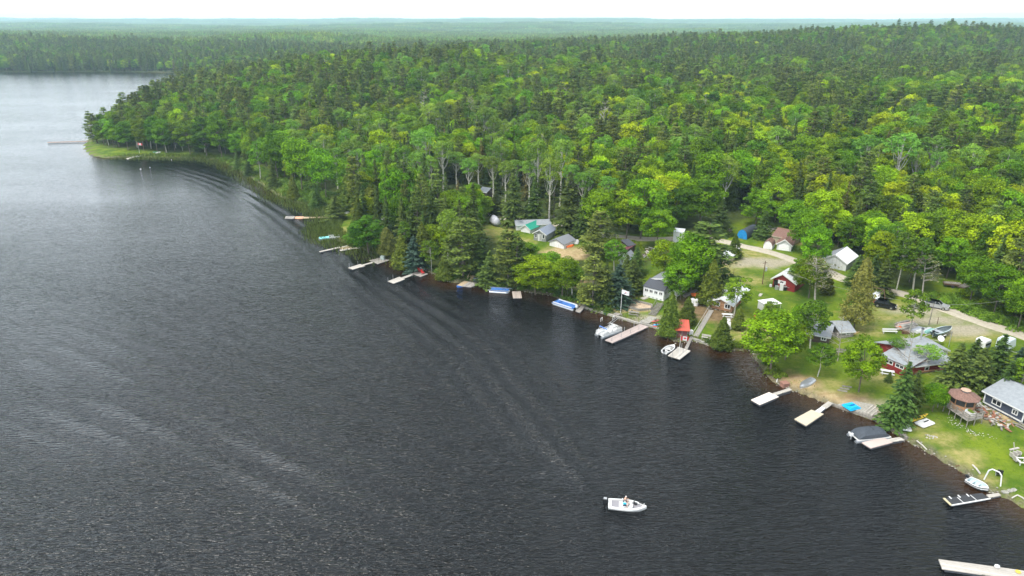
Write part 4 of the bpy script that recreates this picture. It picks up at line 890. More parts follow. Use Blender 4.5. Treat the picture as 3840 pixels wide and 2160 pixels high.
# long cabin: brown gable front, red side, white roof
t, W, p0, p1, z = base('cabin', 'brown plank cabin front with long white roof and red side wall', 'cabin', KM(285,1135), KM(890,1270), lift=0.35); D = depth(p0, p1, KM(1610,830)); wh = rise(p0, KM(285,905)[1], z)
house(t, W, D, wh, 1.0, 'y', CEDARW, METALW, over=0.45, z0=-0.1); MB().box((W + 0.035, D * 0.72, wh / 2 - .02), (0.05, D * 0.54, wh - .08)).build('siding', REDW, t)
window(t, 'f', 0.75, 0.55, 1.5, 1.15, W, D); window(t, 'f', W * 0.66, 0.5, 1.3, 1.1, W, D); window(t, 'r', D * 0.8, 0.75, 0.9, 0.95, W + 0.06, D); window(t, 'r', D * 0.55, 0.75, 0.8, 0.9, W + 0.06, D)
MB().box((W * 0.52, -0.05, wh * 0.55), (0.16, 0.1, wh + 0.7)).build('post', CEDARW, t); MB().box((-0.35, -0.3, wh * 0.5 - 0.2), (0.14, 0.14, wh + 0.3)).build('post', WOODG, t)
for k in range(5): MB().box((0.4 + k * W * 0.21, 0.2, -0.55), (0.35, 0.35, 0.95)).build('foundation_block', CONC, t)
# red garage
t, W, p0, p1, z = base('garage', 'dark red gabled garage with pale metal roof and cluttered front', 'garage', KA(1775,1125), KA(2068,1205)); D = depth(p0, p1, (3035,1052)); wh = rise(p0, KA(1775,1005)[1], z)
house(t, W, D, wh, 1.5, 'y', REDW, METALW, over=0.45, apex=0.42); door(t, 'f', 0.25, 0, 0.95, 1.9, W, D, BLK); window(t, 'f', W * 0.31, 1.25, 0.95, 0.8, W, D)
for sx in (-0.42, 0.97): MB().box((W * 0.31 + sx + 0.2, -0.05, 1.65), (0.38, 0.05, 0.85)).build('shutter', WHITE, t)
def box_thing(name, label, cat, px, d, m, rz=0, lift=0, group=None, bevel=0.03):
    p = G(*px); return tobj(MB().box((0, 0, d[2] / 2), d), name, label, cat, m, (p.x, p.y, p.z + lift - 0.03), rz, group, bevel=bevel)
box_thing('fridge', 'white fridge standing in front of the red garage', 'fridge', KA(1892,1172), (0.8,0.7,1.6), WHITE, -0.3)
box_thing('storage_crate', 'pale wire crate beside the white fridge at the red garage', 'crate', KA(1832,1162), (0.8,0.6,0.9), STEEL, -0.3); box_thing('storage_tank', 'small white tank at the left corner of the red garage', 'tank', KA(1750,1130), (0.5,0.5,0.7), WHITE, 0, bevel=0.1)
def bbq(label, px, rz):
    p = G(*px); t = thing('barbecue', label, 'barbecue', (p.x, p.y, p.z), rz); MB().box((0, 0, 0.4), (0.6, 0.5, 0.8)).build('cabinet', BLK, t, bevel=0.03); MB().box((0, 0, 0.95), (0.7, 0.5, 0.28)).build('lid', STEEL, t, bevel=0.1); MB().box((0.6, 0, 0.8), (0.45, 0.45, 0.04)).build('shelf', STEEL, t)
bbq('black barbecue with a side shelf before the red garage', KA(1945,1178), -0.3)
# low tan building with the pale blue roof
t, W, p0, p1, z = base('shed', 'low tan shed with pale blue roof behind the big pine', 'shed', KA(1010,800), KA(1165,836)); D = depth(p0, p1, KA(1280,768)); wh = rise(p1, KA(1165,745)[1], z); house(t, W, D, wh, 0.7, 'y', TAN, METALW, over=0.3)
t, W, p0, p1, z = base('shed', 'tall narrow white shed in the shade of the forest edge', 'shed', KA(437,552), KA(565,566)); wh = rise(p0, KA(440,392)[1], z); house(t, W, 2.6, wh, 0.3, 'x', WSID, METALW, kind='shed', over=0.15)
# tarp shelter
t, W, p0, p1, z = base('tarp_shelter', 'round-topped shelter with bright blue front and black tarp cover', 'shelter', KA(1300,468), KA(1432,496)); D = depth(p0, p1, KA(1562,432)) ; D = max(D, 7.5); h = rise(p0, KA(1370,352)[1], z)
arc = [(W / 2 - W / 2 * math.cos(a) * (1.0 if abs(math.cos(a)) < .98 else 1), h * (math.sin(a))**0.7) for a in [math.pi * k / 14 for k in range(15)]]
MB().loft([[(x, y, zz) for x, zz in arc] + [(x * .985 + W * .0075, y, zz * .985 - 0.02) for x, zz in arc[::-1]] for y in (0, D * .33, D * .66, D)]).build('tarp_cover', COVER, t, smooth=False)
MB().add([(x, -.03, zz) for x, zz in arc[:9]] + [(W * .52, -.10, 0)], [tuple(range(10))]).build('front_flap', mat('tarp_blue', (.004,.20,.50), .5, var=.15), t); MB().add([(W * .60, -.30, 0)] + [(x, -.03, zz) for x, zz in arc[7:]], [tuple(range(9))]).build('front_flap', mat('tarp_blue', (.004,.20,.50), .5, var=.15), t); MB().add([(x, D - .02, zz) for x, zz in arc], [tuple(range(15))]).build('back_panel', COVER, t)
# gambrel shed
t, W, p0, p1, z = base('garden_shed', 'small white barn-shaped shed with brown gambrel roof', 'shed', KA(1652,612), KA(1768,632)); D = max(2.5, depth(p0, p1, KA(1808,592))); h = rise(p0, KA(1712,497)[1], z)
pr = [(0, -.6), (W, -.6), (W * 1.0, h * .45), (W * .86, h * .78), (W / 2, h), (W * .14, h * .78), (0, h * .45)]
MB().add([(x, 0, zz) for x, zz in pr] + [(x, D, zz) for x, zz in pr], [(6,5,4,3,2,1,0), (7,8,9,10,11,12,13)] + [(i, (i+1) % 7, 7 + (i+1) % 7, 7 + i) for i in range(7)]).build('wall', WSID, t)
for a, b in ((2, 3), (3, 4), (5, 4), (6, 5)):
    (x0, z0_), (x1, z1_) = pr[a], pr[b]; nx, nz_ = (0.1 if a < 4 else -0.1), .08
    MB().add([(x0, -.2, z0_), (x1, -.2, z1_), (x1 + nx * .4, -.2, z1_ + .1), (x0 + nx, -.2, z0_ + .05)] + [(x0, D + .2, z0_), (x1, D + .2, z1_), (x1 + nx * .4, D + .2, z1_ + .1), (x0 + nx, D + .2, z0_ + .05)], [(3,2,1,0), (4,5,6,7)] + [(i, (i+1) % 4, 4 + (i+1) % 4, 4 + i) for i in range(4)]).build('roof', BROWNR, t)
door(t, 'f', W * .2, 0, W * .6, h * .62, W, D, WHITE)
# tan garage and tan house
t, W, p0, p1, z = base('garage', 'pale grey garage with a wide white door and brown roof', 'garage', KA(1830,628), KA(2022,656)); D = max(5, depth(p0, p1, KA(2080,610))); wh = rise(p0, KA(1830,545)[1], z)
house(t, W, D, wh, 1.3, 'y', stripes('pale_grey_siding', (.35,.36,.36), (.60,.61,.61), 5, 2, ncol=.05), BROWNR, over=0.3); door(t, 'f', W * .13, 0, W * .74, wh * .95, W, D, stripes('garage_door', (.5,.5,.5), (.8,.8,.8), 2, 2, ncol=.03))
t, W, p0, p1, z = base('house', 'tan house with brown shingle roof behind the garage', 'house', KA(1772,548), KA(2010,600)); wh = rise(p0, KA(1775,440)[1], z); house(t, W, 6.5, wh, 1.5, 'x', TAN, BROWNR, over=0.3, trim=TAN)
# white-roofed shed at the forest edge
t, W, p0, p1, z = base('shed', 'big pale shed with one white and one grey roof slope', 'shed', KB(-150,492), KB(180,562)); D = depth(p0, p1, KB(330,455)); wh = rise(p1, KB(215,462)[1], z)
house(t, W, D, wh, 1.7, 'y', stripes('light_panel', (.42,.43,.42), (.62,.63,.62), 1.2, 0, ncol=.05), mat('white_roofing', (.80,.82,.84), .4, var=.03), over=0.25, rm2=GREYR)
# red cottage
t, W, p0, p1, z = base('cottage', 'red cottage with broad light-grey roof and timber-skirted base', 'cottage', KE(1085,520), KE(1560,438), lift=0.5); wh = rise(p0, KE(1085,395)[1], z)
house(t, W, 9.5, wh, 1.6, 'x', REDW, GREYL, over=0.4)
window(t, 'f', W * .30, wh - 1.35, .9, .85, W, 9.5, panes=1); window(t, 'f', W * .74, wh - 1.35, .95, .85, W, 9.5, panes=1); window(t, 'l', 3.5, 1.0, .9, .9, W, 9.5, panes=2)
MB().box((W * .5, -.16, -.18), (W, .28, .22)).build('ledge', CEDARW, t); MB().box((W / 2, -.10, -.62), (W - .3, .12, .6)).build('skirt', WOODG, t)
rz = t.rotation_euler.z; a = G(*KE(650,405)); b = G(*KE(1010,570)); ra, La = fr(a, b)
wg = bpy.data.objects.new('porch', None); COL.objects.link(wg); wg.parent = t; lx = a - Vector((p0.x, p0.y, a.z)); wg.location = (lx.x * math.cos(-rz) - lx.y * math.sin(-rz), lx.x * math.sin(-rz) + lx.y * math.cos(-rz), a.z - z + .3); wg.rotation_euler = (0, 0, ra - rz)
house(wg, La, 5.2, 1.9, 0.75, 'x', REDW, GREYL, kind='shed', over=.35); window(wg, 'f', La * .12, .8, 1.5, .8, La, 5.2, panes=2); window(wg, 'f', La * .5, .8, 1.6, .8, La, 5.2, panes=2)
# wing on the far right end with the metal chimney
for o_ in (1,): house(t, 3.6, 5.0, wh * .82, .6, 'y', WSID, GREYL, x0=W + .02, y0=4.2, over=.25)
ch = MB().tube((W - .3, 7.0, wh - .2), (W - .3, 7.0, wh + 3.2), .17, n=10).build('chimney', STEEL, t); MB().tube((W - .3, 7.0, wh + 3.22), (W - .3, 7.0, wh + 3.45), .26, .22, n=10).build('cap', DARKR, ch)
# dark blue house
t, W, p0, p1, z = base('house', 'dark slate-blue house with white trim and light grey roof', 'house', KE(2020,905), KE(2545,1190), lift=.35); wh = rise(p0, KE(2015,765)[1], z) + .35
house(t, W, 8.5, wh, 1.5, 'x', DARKB, GREYL, over=.4); window(t, 'f', W * .2, wh - 1.45, W * .24, 1.0, W, 8.5); window(t, 'f', W * .71, wh - 1.4, W * .14, .9, W, 8.5)
for x in (.08, W - .08): MB().box((x, -.04, wh / 2 - .05), (.2, .08, wh - .1)).build('corner_trim', WHITE, t)
MB().box((W / 2, -.05, .06), (W, .06, .22)).build('base_trim', WHITE, t); v_ = MB().tube((W * .9, 2.9, wh + .8), (W * .9, 2.9, wh + 1.5), .16, n=10).build('roof_vent', BLK, t); MB().tube((W * .9, 2.9, wh + 1.5), (W * .9, 2.9, wh + 1.75), .27, n=10).build('cap', BLK, v_)
MB().box((W / 2, .1, -.6), (W - .3, .1, .9)).build('skirt', WOODB, t)
for k in range(3): MB().box((W + .5, -.5 - .3 * k, .1 - .22 * k), (1.3, .3, .08)).build('step', WOODG, t)
# half hidden cottage
t, W, p0, p1, z = base('cottage', 'low dark-brown cottage with pale roof hidden under trees', 'cottage', KI(100,1190), KI(640,1275)); wh = rise(p0, KI(110,1010)[1], z)
house(t, W, 7.0, wh, 1.2, 'x', DWOOD, GREYL, over=.3); window(t, 'f', W * .66, .7, 1.0, .9, W, 7)
t, W, p0, p1, z = base('cabin', 'small grey-roofed cabin beside the broad conifer', 'cabin', KI(880,1140), KI(1195,1105)); wh = rise(p1, KI(1195,975)[1], z); house(t, W, 5.0, wh, 1.0, 'x', WOODG, GREYL, over=.3); window(t, 'f', W * .45, .6, .9, .8, W, 5)
# carport shed by the black car and the tall A-frame
t, W, p0, p1, z = base('shed', 'little orange-sided shed with white lean-to roof by the black car', 'shed', KB(470,965), KB(600,985)); wh = rise(p0, KB(500,905)[1], z); house(t, W, 2.6, wh, .5, 'x', CEDARW, METALW, kind='shed', over=.3)
p = G(*KB(720,990)); q = G(*KB(590,930)); t = thing('hoist_frame', 'tall rusty A-frame hoist standing behind the black car', 'hoist', (p.x, p.y, p.z)); hh = rise(p, KB(685,822)[1]); tp = Vector((-.6, 0.6, hh)); d = q - p
for e in ((0, 0, -.2), (d.x, d.y, 0), (-1.6, 1.6, 0)): MB().tube(e, tp, .07, .06, n=6).build('leg', RUST, t)
MB().tube(tp, (d.x - 1.4, d.y + 1.4, hh - .5), .06, n=6).build('beam', RUST, t)
# village: green roof, grey gabled cottage, white garage
t, W, p0, p1, z = base('house', 'long white house with a green-roofed front gable', 'house', KH(845,372), KH(1298,338)); wh = rise(p0, KH(845,302)[1], z); house(t, W, 4.5, wh, .8, 'x', WSID, GREYL, over=.3)
a = G(*KH(905,388)); b = G(*KH(1030,412)); ra, La = fr(a, b); rz = t.rotation_euler.z; lx = a - Vector((p0.x, p0.y, a.z))
wg = bpy.data.objects.new('front_wing', None); COL.objects.link(wg); wg.parent = t; wg.location = (lx.x * math.cos(-rz) - lx.y * math.sin(-rz), lx.x * math.sin(-rz) + lx.y * math.cos(-rz), a.z - z); wg.rotation_euler = (0, 0, ra - rz)
house(wg, La, 6.5, rise(a, KH(905,335)[1]), 1.1, 'y', WSID, GREENR, over=.3)
t, W, p0, p1, z = base('cottage', 'grey-sided gabled cottage with white-framed windows and blue-grey roof', 'cottage', KH(1078,502), KH(1240,528)); D = max(6.5, depth(p0, p1, KH(1455,462))); wh = rise(p0, KH(1078,402)[1], z)
house(t, W, D, wh, 1.1, 'y', GRYW, mat('blue_grey_roof', (.22,.25,.31), .6, var=.06), over=.35); window(t, 'f', .35, .8, .75, 1.3, W, D, panes=1); window(t, 'f', W - 1.1, .8, .75, 1.3, W, D, panes=1); door(t, 'f', W * .36, 0, W * .1, 1.95, W, D, WHITE); window(t, 'f', W * .48, .1, W * .16, 1.85, W, D, panes=2)
t, W, p0, p1, z = base('garage', 'white double garage with worn grey shingle roof', 'garage', KH(1290,575), KH(1482,622)); D = max(5.5, depth(p0, p1, KH(1622,578))); wh = rise(p1, KH(1482,560)[1], z)
house(t, W, D, wh, 1.1, 'y', WSID, GREYR, over=.25, trim=GREYR, apex=.48); 
for k in (0.06, 0.54): door(t, 'f', W * k, 0, W * .38, wh * .9, W, D, stripes('board_door', (.3,.3,.32), (.74,.74,.74), 1.3, 0, ncol=.04))
t, W, p0, p1, z = base('shed', 'slim white shed with dark roof among the shore trees', 'shed', KH(842,850), KH(908,866)); wh = rise(p0, KH(870,700)[1], z); house(t, W * 1.3, 3.0, min(wh, 3.4), .7, 'y', WSID, DARKR, over=.25)
t, W, p0, p1, z = base('cottage', 'pale blue and white cottage with mossy roof by the scrap yard', 'cottage', KJ(450,1150), KJ(690,1185)); D = max(6, depth(p0, p1, KJ(1080,1040))); wh = rise(p0, KJ(450,960)[1], z)
house(t, W, D, wh, .8, 'y', stripes('pale_blue_siding', (.3,.4,.42), (.60,.70,.72), 5, 2, ncol=.05), GREYR, over=.3); window(t, 'f', .4, .5, .5, 1.0, W, D, panes=1)
t, W, p0, p1, z = base('lean_to', 'open lean-to with sagging maroon sheet roof', 'lean-to', KJ(300,690), KJ(700,790)); house(t, W, 4.0, 1.5, .5, 'x', DWOOD, MAROON, kind='shed', over=.3)
t, W, p0, p1, z = base('shed', 'small black-walled shed with charcoal roof beside the maroon lean-to', 'shed', KJ(760,700), KJ(1010,650)); house(t, max(W, 1.8), 3.0, 1.9, .6, 'x', BLK, DARKR, kind='shed', over=.3)
# roofs glimpsed between the trees on the left
for lab, nm, a, b, dd, top, wm, rm in (('blue-white roofed shed glimpsed between dark spruces', 'shed', (1470,800), (1500,802), 5, 2.3, WSID, METALW), ('brown-grey roofed cabin peeking out above the shore pines', 'cabin', (1437,850), (1466,853), 6, 2.4, DWOOD, mat('taupe_roof', (.42,.36,.33), .8)),
    ('white cottage with light roof by the village road bend', 'cottage', (1688,810), (1722,815), 8, 2.6, WSID, GREYL), ('dark-walled shed with grey roof at the village road', 'shed', (1798,742), (1825,746), 5, 2.3, DWOOD, GREYL), ('tiny white cabin in the trees of the grassy point', 'cabin', (620,503), (633,504), 4, 2.2, WSID, GREYL)):
    t, W, p0, p1, z = base(nm, lab, nm, a, b); house(t, W, dd, top, 1.0, 'x', wm, rm, over=.3)
# red-roofed boathouse on the shore
t, W, p0, p1, z = base('boathouse', 'small red boathouse with bright orange-red metal roof', 'boathouse', KC(1200,945), KC(1345,965)); wh = rise(p0, KC(1200,842)[1], z); D = 2.8
MB().box((W / 2, D / 2, wh / 2 - .3), (W, D, wh + .5)).build('wall', REDW, t); MB().add([(-.4,-.5,wh-.05),(W+.4,-.5,wh-.05),(W+.4,D+.5,wh+.75),(-.4,D+.5,wh+.75),(-.4,-.5,wh+.06),(W+.4,-.5,wh+.06),(W+.4,D+.5,wh+.86),(-.4,D+.5,wh+.86)], [(3,2,1,0),(4,5,6,7),(0,1,5,4),(1,2,6,5),(2,3,7,6),(3,0,4,7)]).build('roof', REDR, t)
MB().box((W / 2, -.03, wh * .5), (W * .8, .05, wh * .72)).build('screen', mat('insect_screen', (.16,.06,.06), .9, var=.2), t)
for x in (.06, W * .5, W - .06): MB().box((x, -.07, wh * .5 - .1), (.1, .08, wh + .1)).build('post', WOODG, t)
box_thing('cool_box', 'white chest standing at the right side of the red boathouse', 'chest', KC(1392,905), (.9,.7,.9), WHITE, .3)
# gazebo on its raised deck
dz = G(*KO(1120,1000)).z + 1.15; pts_ = [Wz(KO(*a), dz) for a in ((620,640), (1290,1085), (1630,1010), (1330,760), (830,610))]; c = sum(pts_, Vector()) / 5
t = thing('deck', 'raised grey timber deck with railing around the gazebo', 'deck', (c.x, c.y, dz), math.atan2(pts_[1].y - pts_[0].y, pts_[1].x - pts_[0].x)); rz = t.rotation_euler.z
def loc_(p, c=c, rz=rz): d = p - c; return (d.x * math.cos(rz) + d.y * math.sin(rz), -d.x * math.sin(rz) + d.y * math.cos(rz), p.z - c.z if len(p) > 2 else 0)
L_ = [loc_(p) for p in pts_]; MB().prism([l[:2] for l in L_], -.2, 0).build('floor', DECKG, t)
def rail(par, A_, B_, n, m, h=.95):
    A_ = Vector((A_[0], A_[1], 0)); B_ = Vector((B_[0], B_[1], 0)); r = MB(); ang, L = fr(A_, B_)
    for zz in (h, h * .66, h * .33): cc = (A_ + B_) / 2; r.box((cc.x, cc.y, zz), (L, .05, .12), ang)
    r.build('railing', m, par)
    for k in range(n + 1): p = A_.lerp(B_, k / n); MB().box((p.x, p.y, h / 2 - .55), (.1, .1, h + 1.3), ang).build('post', m, par)
for i in (0, 1): rail(t, L_[i], L_[i + 1], 5 if i == 0 else 2, WOODG)
gc = Wz(KO(1140,760), dz); gt = thing('gazebo', 'octagonal screened gazebo with mottled brown roof and cupola', 'gazebo', (gc.x, gc.y, dz))
oc = lambda r, z, a0=.39: [(r * math.cos(a0 + k * math.pi / 4), r * math.sin(a0 + k * math.pi / 4), z) for k in range(8)]
MB().loft([oc(1.85, 0.02), oc(1.85, .75)]).build('wall', CEDARW, gt); MB().loft([oc(1.72, .75), oc(1.72, 1.95)]).build('screen', mat('dark_screen', (.03,.03,.03), .7), gt)
for k in range(8): a = .39 + k * math.pi / 4; MB().box((1.83 * math.cos(a), 1.83 * math.sin(a), 1.35), (.12, .12, 1.2), a).build('post', CEDARW, gt)
rf = MB().loft([oc(2.35, 1.93), oc(2.35, 2.02), oc(.65, 2.75), oc(.6, 2.7)], cap=False).build('roof', BROWNR, gt); MB().loft([oc(.55, 2.7), oc(.55, 2.98)]).build('cupola', GREYR, rf); MB().loft([oc(.75, 2.98), oc(.75, 3.05), oc(.12, 3.2)]).build('cupola_roof', mat('tan_shingle', (.46,.30,.22), .85), rf)
def planter(label, p, rz):
    t = thing('planter', label, 'planter', p, rz); MB().box((0, 0, .2), (1.3, .8, .4)).build('box', WHITE, t, bevel=.02); v = leaves(np.array([(rng.uniform(-.55, .55), rng.uniform(-.3, .3), .45 + rng.random() * .15) for _ in range(160)]), rng.normal(size=(160, 3)) * .4 + np.array((0, 0, 1)), .16, rng); o = bpy.data.objects.new('plants', crown_mesh('plants', v, tint((.08,.14,.01), (.2,.3,.04), rng.random(160)))); COL.objects.link(o); o.parent = t
planter('white planter box of green plants on the gazebo deck', Wz(KO(1330,930), dz) , rz)
p = Wz(KO(1240,880), dz); tobj(MB().loft([oc(.32, 0), oc(.36, .35), oc(.2, .6)]), 'drum', 'pale blue drum standing on the gazebo deck', 'drum', mat('pale_blue', (.5,.68,.74), .5), p)
# ------------------------------------------------------------------ docks
def dock(label, decks, posts=(), z=.38, group='docks along the shore', name='dock', floats=True, m0=DECKG):
    """decks: list of (corners in the photograph, material, thickness) read at deck height"""
    P = [[Wz(a, z) for a in d[0]] for d in decks]; e = P[0][1] - P[0][0]; rz = math.atan2(e.y, e.x); c = sum(P[0], Vector()) / len(P[0]); t = thing(name, label, 'dock', (c.x, c.y, 0), rz, group)
    L = lambda p: ((p.x - c.x) * math.cos(rz) + (p.y - c.y) * math.sin(rz), -(p.x - c.x) * math.sin(rz) + (p.y - c.y) * math.cos(rz))
    for k, (d, Q) in enumerate(zip(decks, P)):
        m = d[1]; th = d[2] if len(d) > 2 else .14; MB().prism([L(p) for p in Q], z - th, z + .002 * k).build('deck', m, t)
        if floats and k < 2 and len(Q) == 4:
            cc = sum(Q, Vector()) / 4; a = [Vector((*L(p), 0)) for p in Q]; m_ = sum(a, Vector()) / 4
            for s in (.86, ): MB().prism([tuple((m_ + (v - m_) * s)[:2]) for v in a], -.12, z - th - .002).build('float', DARKR, t)
    for pp in posts:
        q = L(Wz(pp, z)); MB().tube((q[0], q[1], -.8), (q[0], q[1], z + .85), .045, n=6).build('post', STEEL, t)
    return t, L
D_ = DECKW
dock('long thin brown dock reaching out from the grassy point', [([KQ(100,474), KQ(100,483), KQ(640,468), KQ(640,459)], stripes('brown_deck', (.1,.06,.04), (.30,.20,.15), 5, 1))], z=.5, floats=False)
dock('slim far dock ending behind the grassy point', [([KQ(565,440), KQ(565,443), KQ(675,449), KQ(675,445)], DECKG)], z=.4, floats=False)
dock('short pale ramp dock beside the white skiff at the point', [([KQ(1150,696), KQ(1180,706), KQ(1300,668), KQ(1285,655)], DECKW)])
dock('long plank dock with one grey and one orange section', [([KG(100,212), KG(218,214), KG(240,184), KG(112,180)], DECKG), ([KG(232,212), KG(338,214), KG(356,184), KG(245,184)], stripes('orange_deck', (.4,.2,.12), (.66,.38,.24), 5, 0)), ([KG(345,210), KG(345,190), KG(690,188), KG(690,200)], DECKT)], z=.3)
dock('angled two-armed dock with tan centre platform', [([KG(558,652), KG(580,660), KG(850,602), KG(835,590)], DECKW), ([KG(835,606), KG(895,628), KG(1010,606), KG(945,574)], DECKT), ([KG(832,632), KG(850,646), KG(1110,604), KG(1080,596)], DECKW), ([KG(860,590), KG(890,600), KG(1025,558), KG(1000,550)], DECKW)])
dock('two-platform dock with a grey box on the inner platform', [([KG(950,872), KG(1008,894), KG(1180,846), KG(1112,822)], DECKW), ([KG(1235,774), KG(1345,820), KG(1508,768), KG(1388,735)], DECKG), ([KG(1140,830), KG(1160,838), KG(1290,804), KG(1270,795)], DECKW)], [KG(965,855), KG(1082,825)])
dock('two-platform dock carrying the red chairs', [([KG(1482,1052), KG(1560,1083), KG(1712,1024), KG(1640,993)], DECKW), ([KG(1800,950), KG(1925,992), KG(2020,955), KG(1900,912)], DECKG), ([KG(1665,1003), KG(1700,1014), KG(1825,968), KG(1800,955)], DECKW)], [KG(1485,1045), KG(1552,1010)])
dock('square dock with a blue bin slung beneath its edge', [([KH(48,1106), KH(112,1118), KH(210,1060), KH(150,1048)], DECKT), ([KH(114,1118), KH(240,1132), KH(352,1082), KH(212,1062)], DECKG)], [KH(276,1120)])
dock('small square grey dock next to the bare-trunked pines', [([KH(802,1278), KH(920,1276), KH(905,1186), KH(788,1190)], stripes('weathered_deck', (.25,.2,.17), (.52,.44,.38), 6, 0))])
dock('narrow grey dock beside the blue-covered pontoon', [([KH(1636,1450), KH(1700,1475), KH(1800,1352), KH(1760,1345)], DECKG)], [KH(1700,1350)], z=.45)
dk, Lk = dock('long pinkish dock lined with posts and a moored pontoon', [([KC(245,984), KC(348,1022), KC(832,806), KC(716,768)], DECKP)], [KC(336,998), KC(462,945), KC(586,890), KC(700,846), KC(506,858), KC(634,800), KC(808,798), KC(732,766)], z=.5)
dock('white square dock platform with posts and a flag', [([KC(1090,1192), KC(1250,1240), KC(1396,1128), KC(1235,1075)], DECKW), ([KC(1312,1095), KC(1352,1108), KC(1432,930), KC(1396,922)], DECKG)], [KC(1146,1200), KC(1236,1196), KC(1212,1130), KC(1292,1150), KC(1275,1078)], z=.45)
dock('pontoon dock with half grey half white deck and white gangway', [([KD(60,1212), KD(178,1278), KD(432,1170), KD(300,1110)], stripes('half_deck', (.55,.45,.38), (.78,.68,.60), 5, 0, ncol=.05)), ([KD(345,1125), KD(385,1150), KD(612,1080), KD(570,1055)], DECKW)], z=.6)
dock('pontoon dock with cream plywood top and white gangway', [([KD(640,1470), KD(800,1560), KD(1035,1402), KD(868,1345)], DECKY), ([KD(915,1365), KD(985,1385), KD(1075,1310), KD(1010,1300)], WHITE), ([KD(1000,1300), KD(1070,1330), KD(1160,1262), KD(1095,1232)], DECKW)], z=.55)
dock('white swim platform moored alongside the grey-covered pontoon', [([KF(400,355), KF(520,430), KF(815,352), KF(690,282)], mat('platform_carpet', (.50,.40,.36), .9, var=.06)), ([KF(730,310), KF(790,345), KF(975,318), KF(905,282)], DECKW)], z=.5)
p = dock('black-topped dock with yellow ends and a boat tied up', [([KF(1505,1105), KF(1600,1195), KF(2115,1105), KF(2010,1030)], mat('black_mat', (.03,.032,.036), .8, var=.15)), ([KF(2070,1055), KF(2110,1095), KF(2270,1062), KF(2230,1030)], DECKW)], z=.4)[0]
lc = lambda a: p.matrix_basis.inverted() @ Wz(a, .4)
for a, b, w_ in ((KF(1500,1102), KF(1600,1198), .28), (KF(1600,1200), KF(2125,1108), .16), (KF(1680,1092), KF(1762,1162), .07), (KF(1855,1062), KF(1940,1130), .07)):
    A_, B_ = lc(a), lc(b); ang, L = fr(A_, B_); m_ = (A_ + B_) / 2; MB().box((m_.x, m_.y, .40), (L, w_, .10), ang).build('edge_board', mat('yellowed_board', (.52,.45,.28), .8) if w_ > .2 else WHITE, p)
for a in (KF(1585,1098), KF(1705,1080), KF(1820,1066)): q = lc(a); MB().box((q.x, q.y, .44), (.5, .14, .08)).build('bumper', WHITE, p)
dock('long pale plank dock in the bottom right corner', [([KT(542,1162), KT(605,1322), KT(1425,1440), KT(1360,1268)], DECKW), ([KT(1362,1270), KT(1427,1442), KT(2300,1560), KT(2240,1392)], DECKW)], z=.5)
p = Wz(KT(1530,1305), .52); tobj(MB().ball((0, 0, .18), (.32, .28, .22)), 'buoy', 'round white and red fender on the corner dock', 'fender', WHITE, p, smooth=True)
p = Wz(KT(1890,1385), .52); tobj(MB().ball((0, 0, .1), (.3, .3, .1)), 'float_ring', 'flat yellow float lying on the corner dock', 'float', YEL, p, smooth=True)
for k, (a, lb) in enumerate(((KQ(1350,842), 'larger white mooring buoy off the grassy point'), (KQ(1475,818), 'small white buoy right of the larger one off the point'), (KQ(1765,716), 'little white buoy close to the dark shore of the point'))):
    p = Wz(a, 0); s = .34 if k == 0 else .22; tobj(MB().ball((0, 0, .1), (s, s, s * .8)), 'buoy', lb, 'buoy', WHITE, p, smooth=True, group='white buoys off the point')

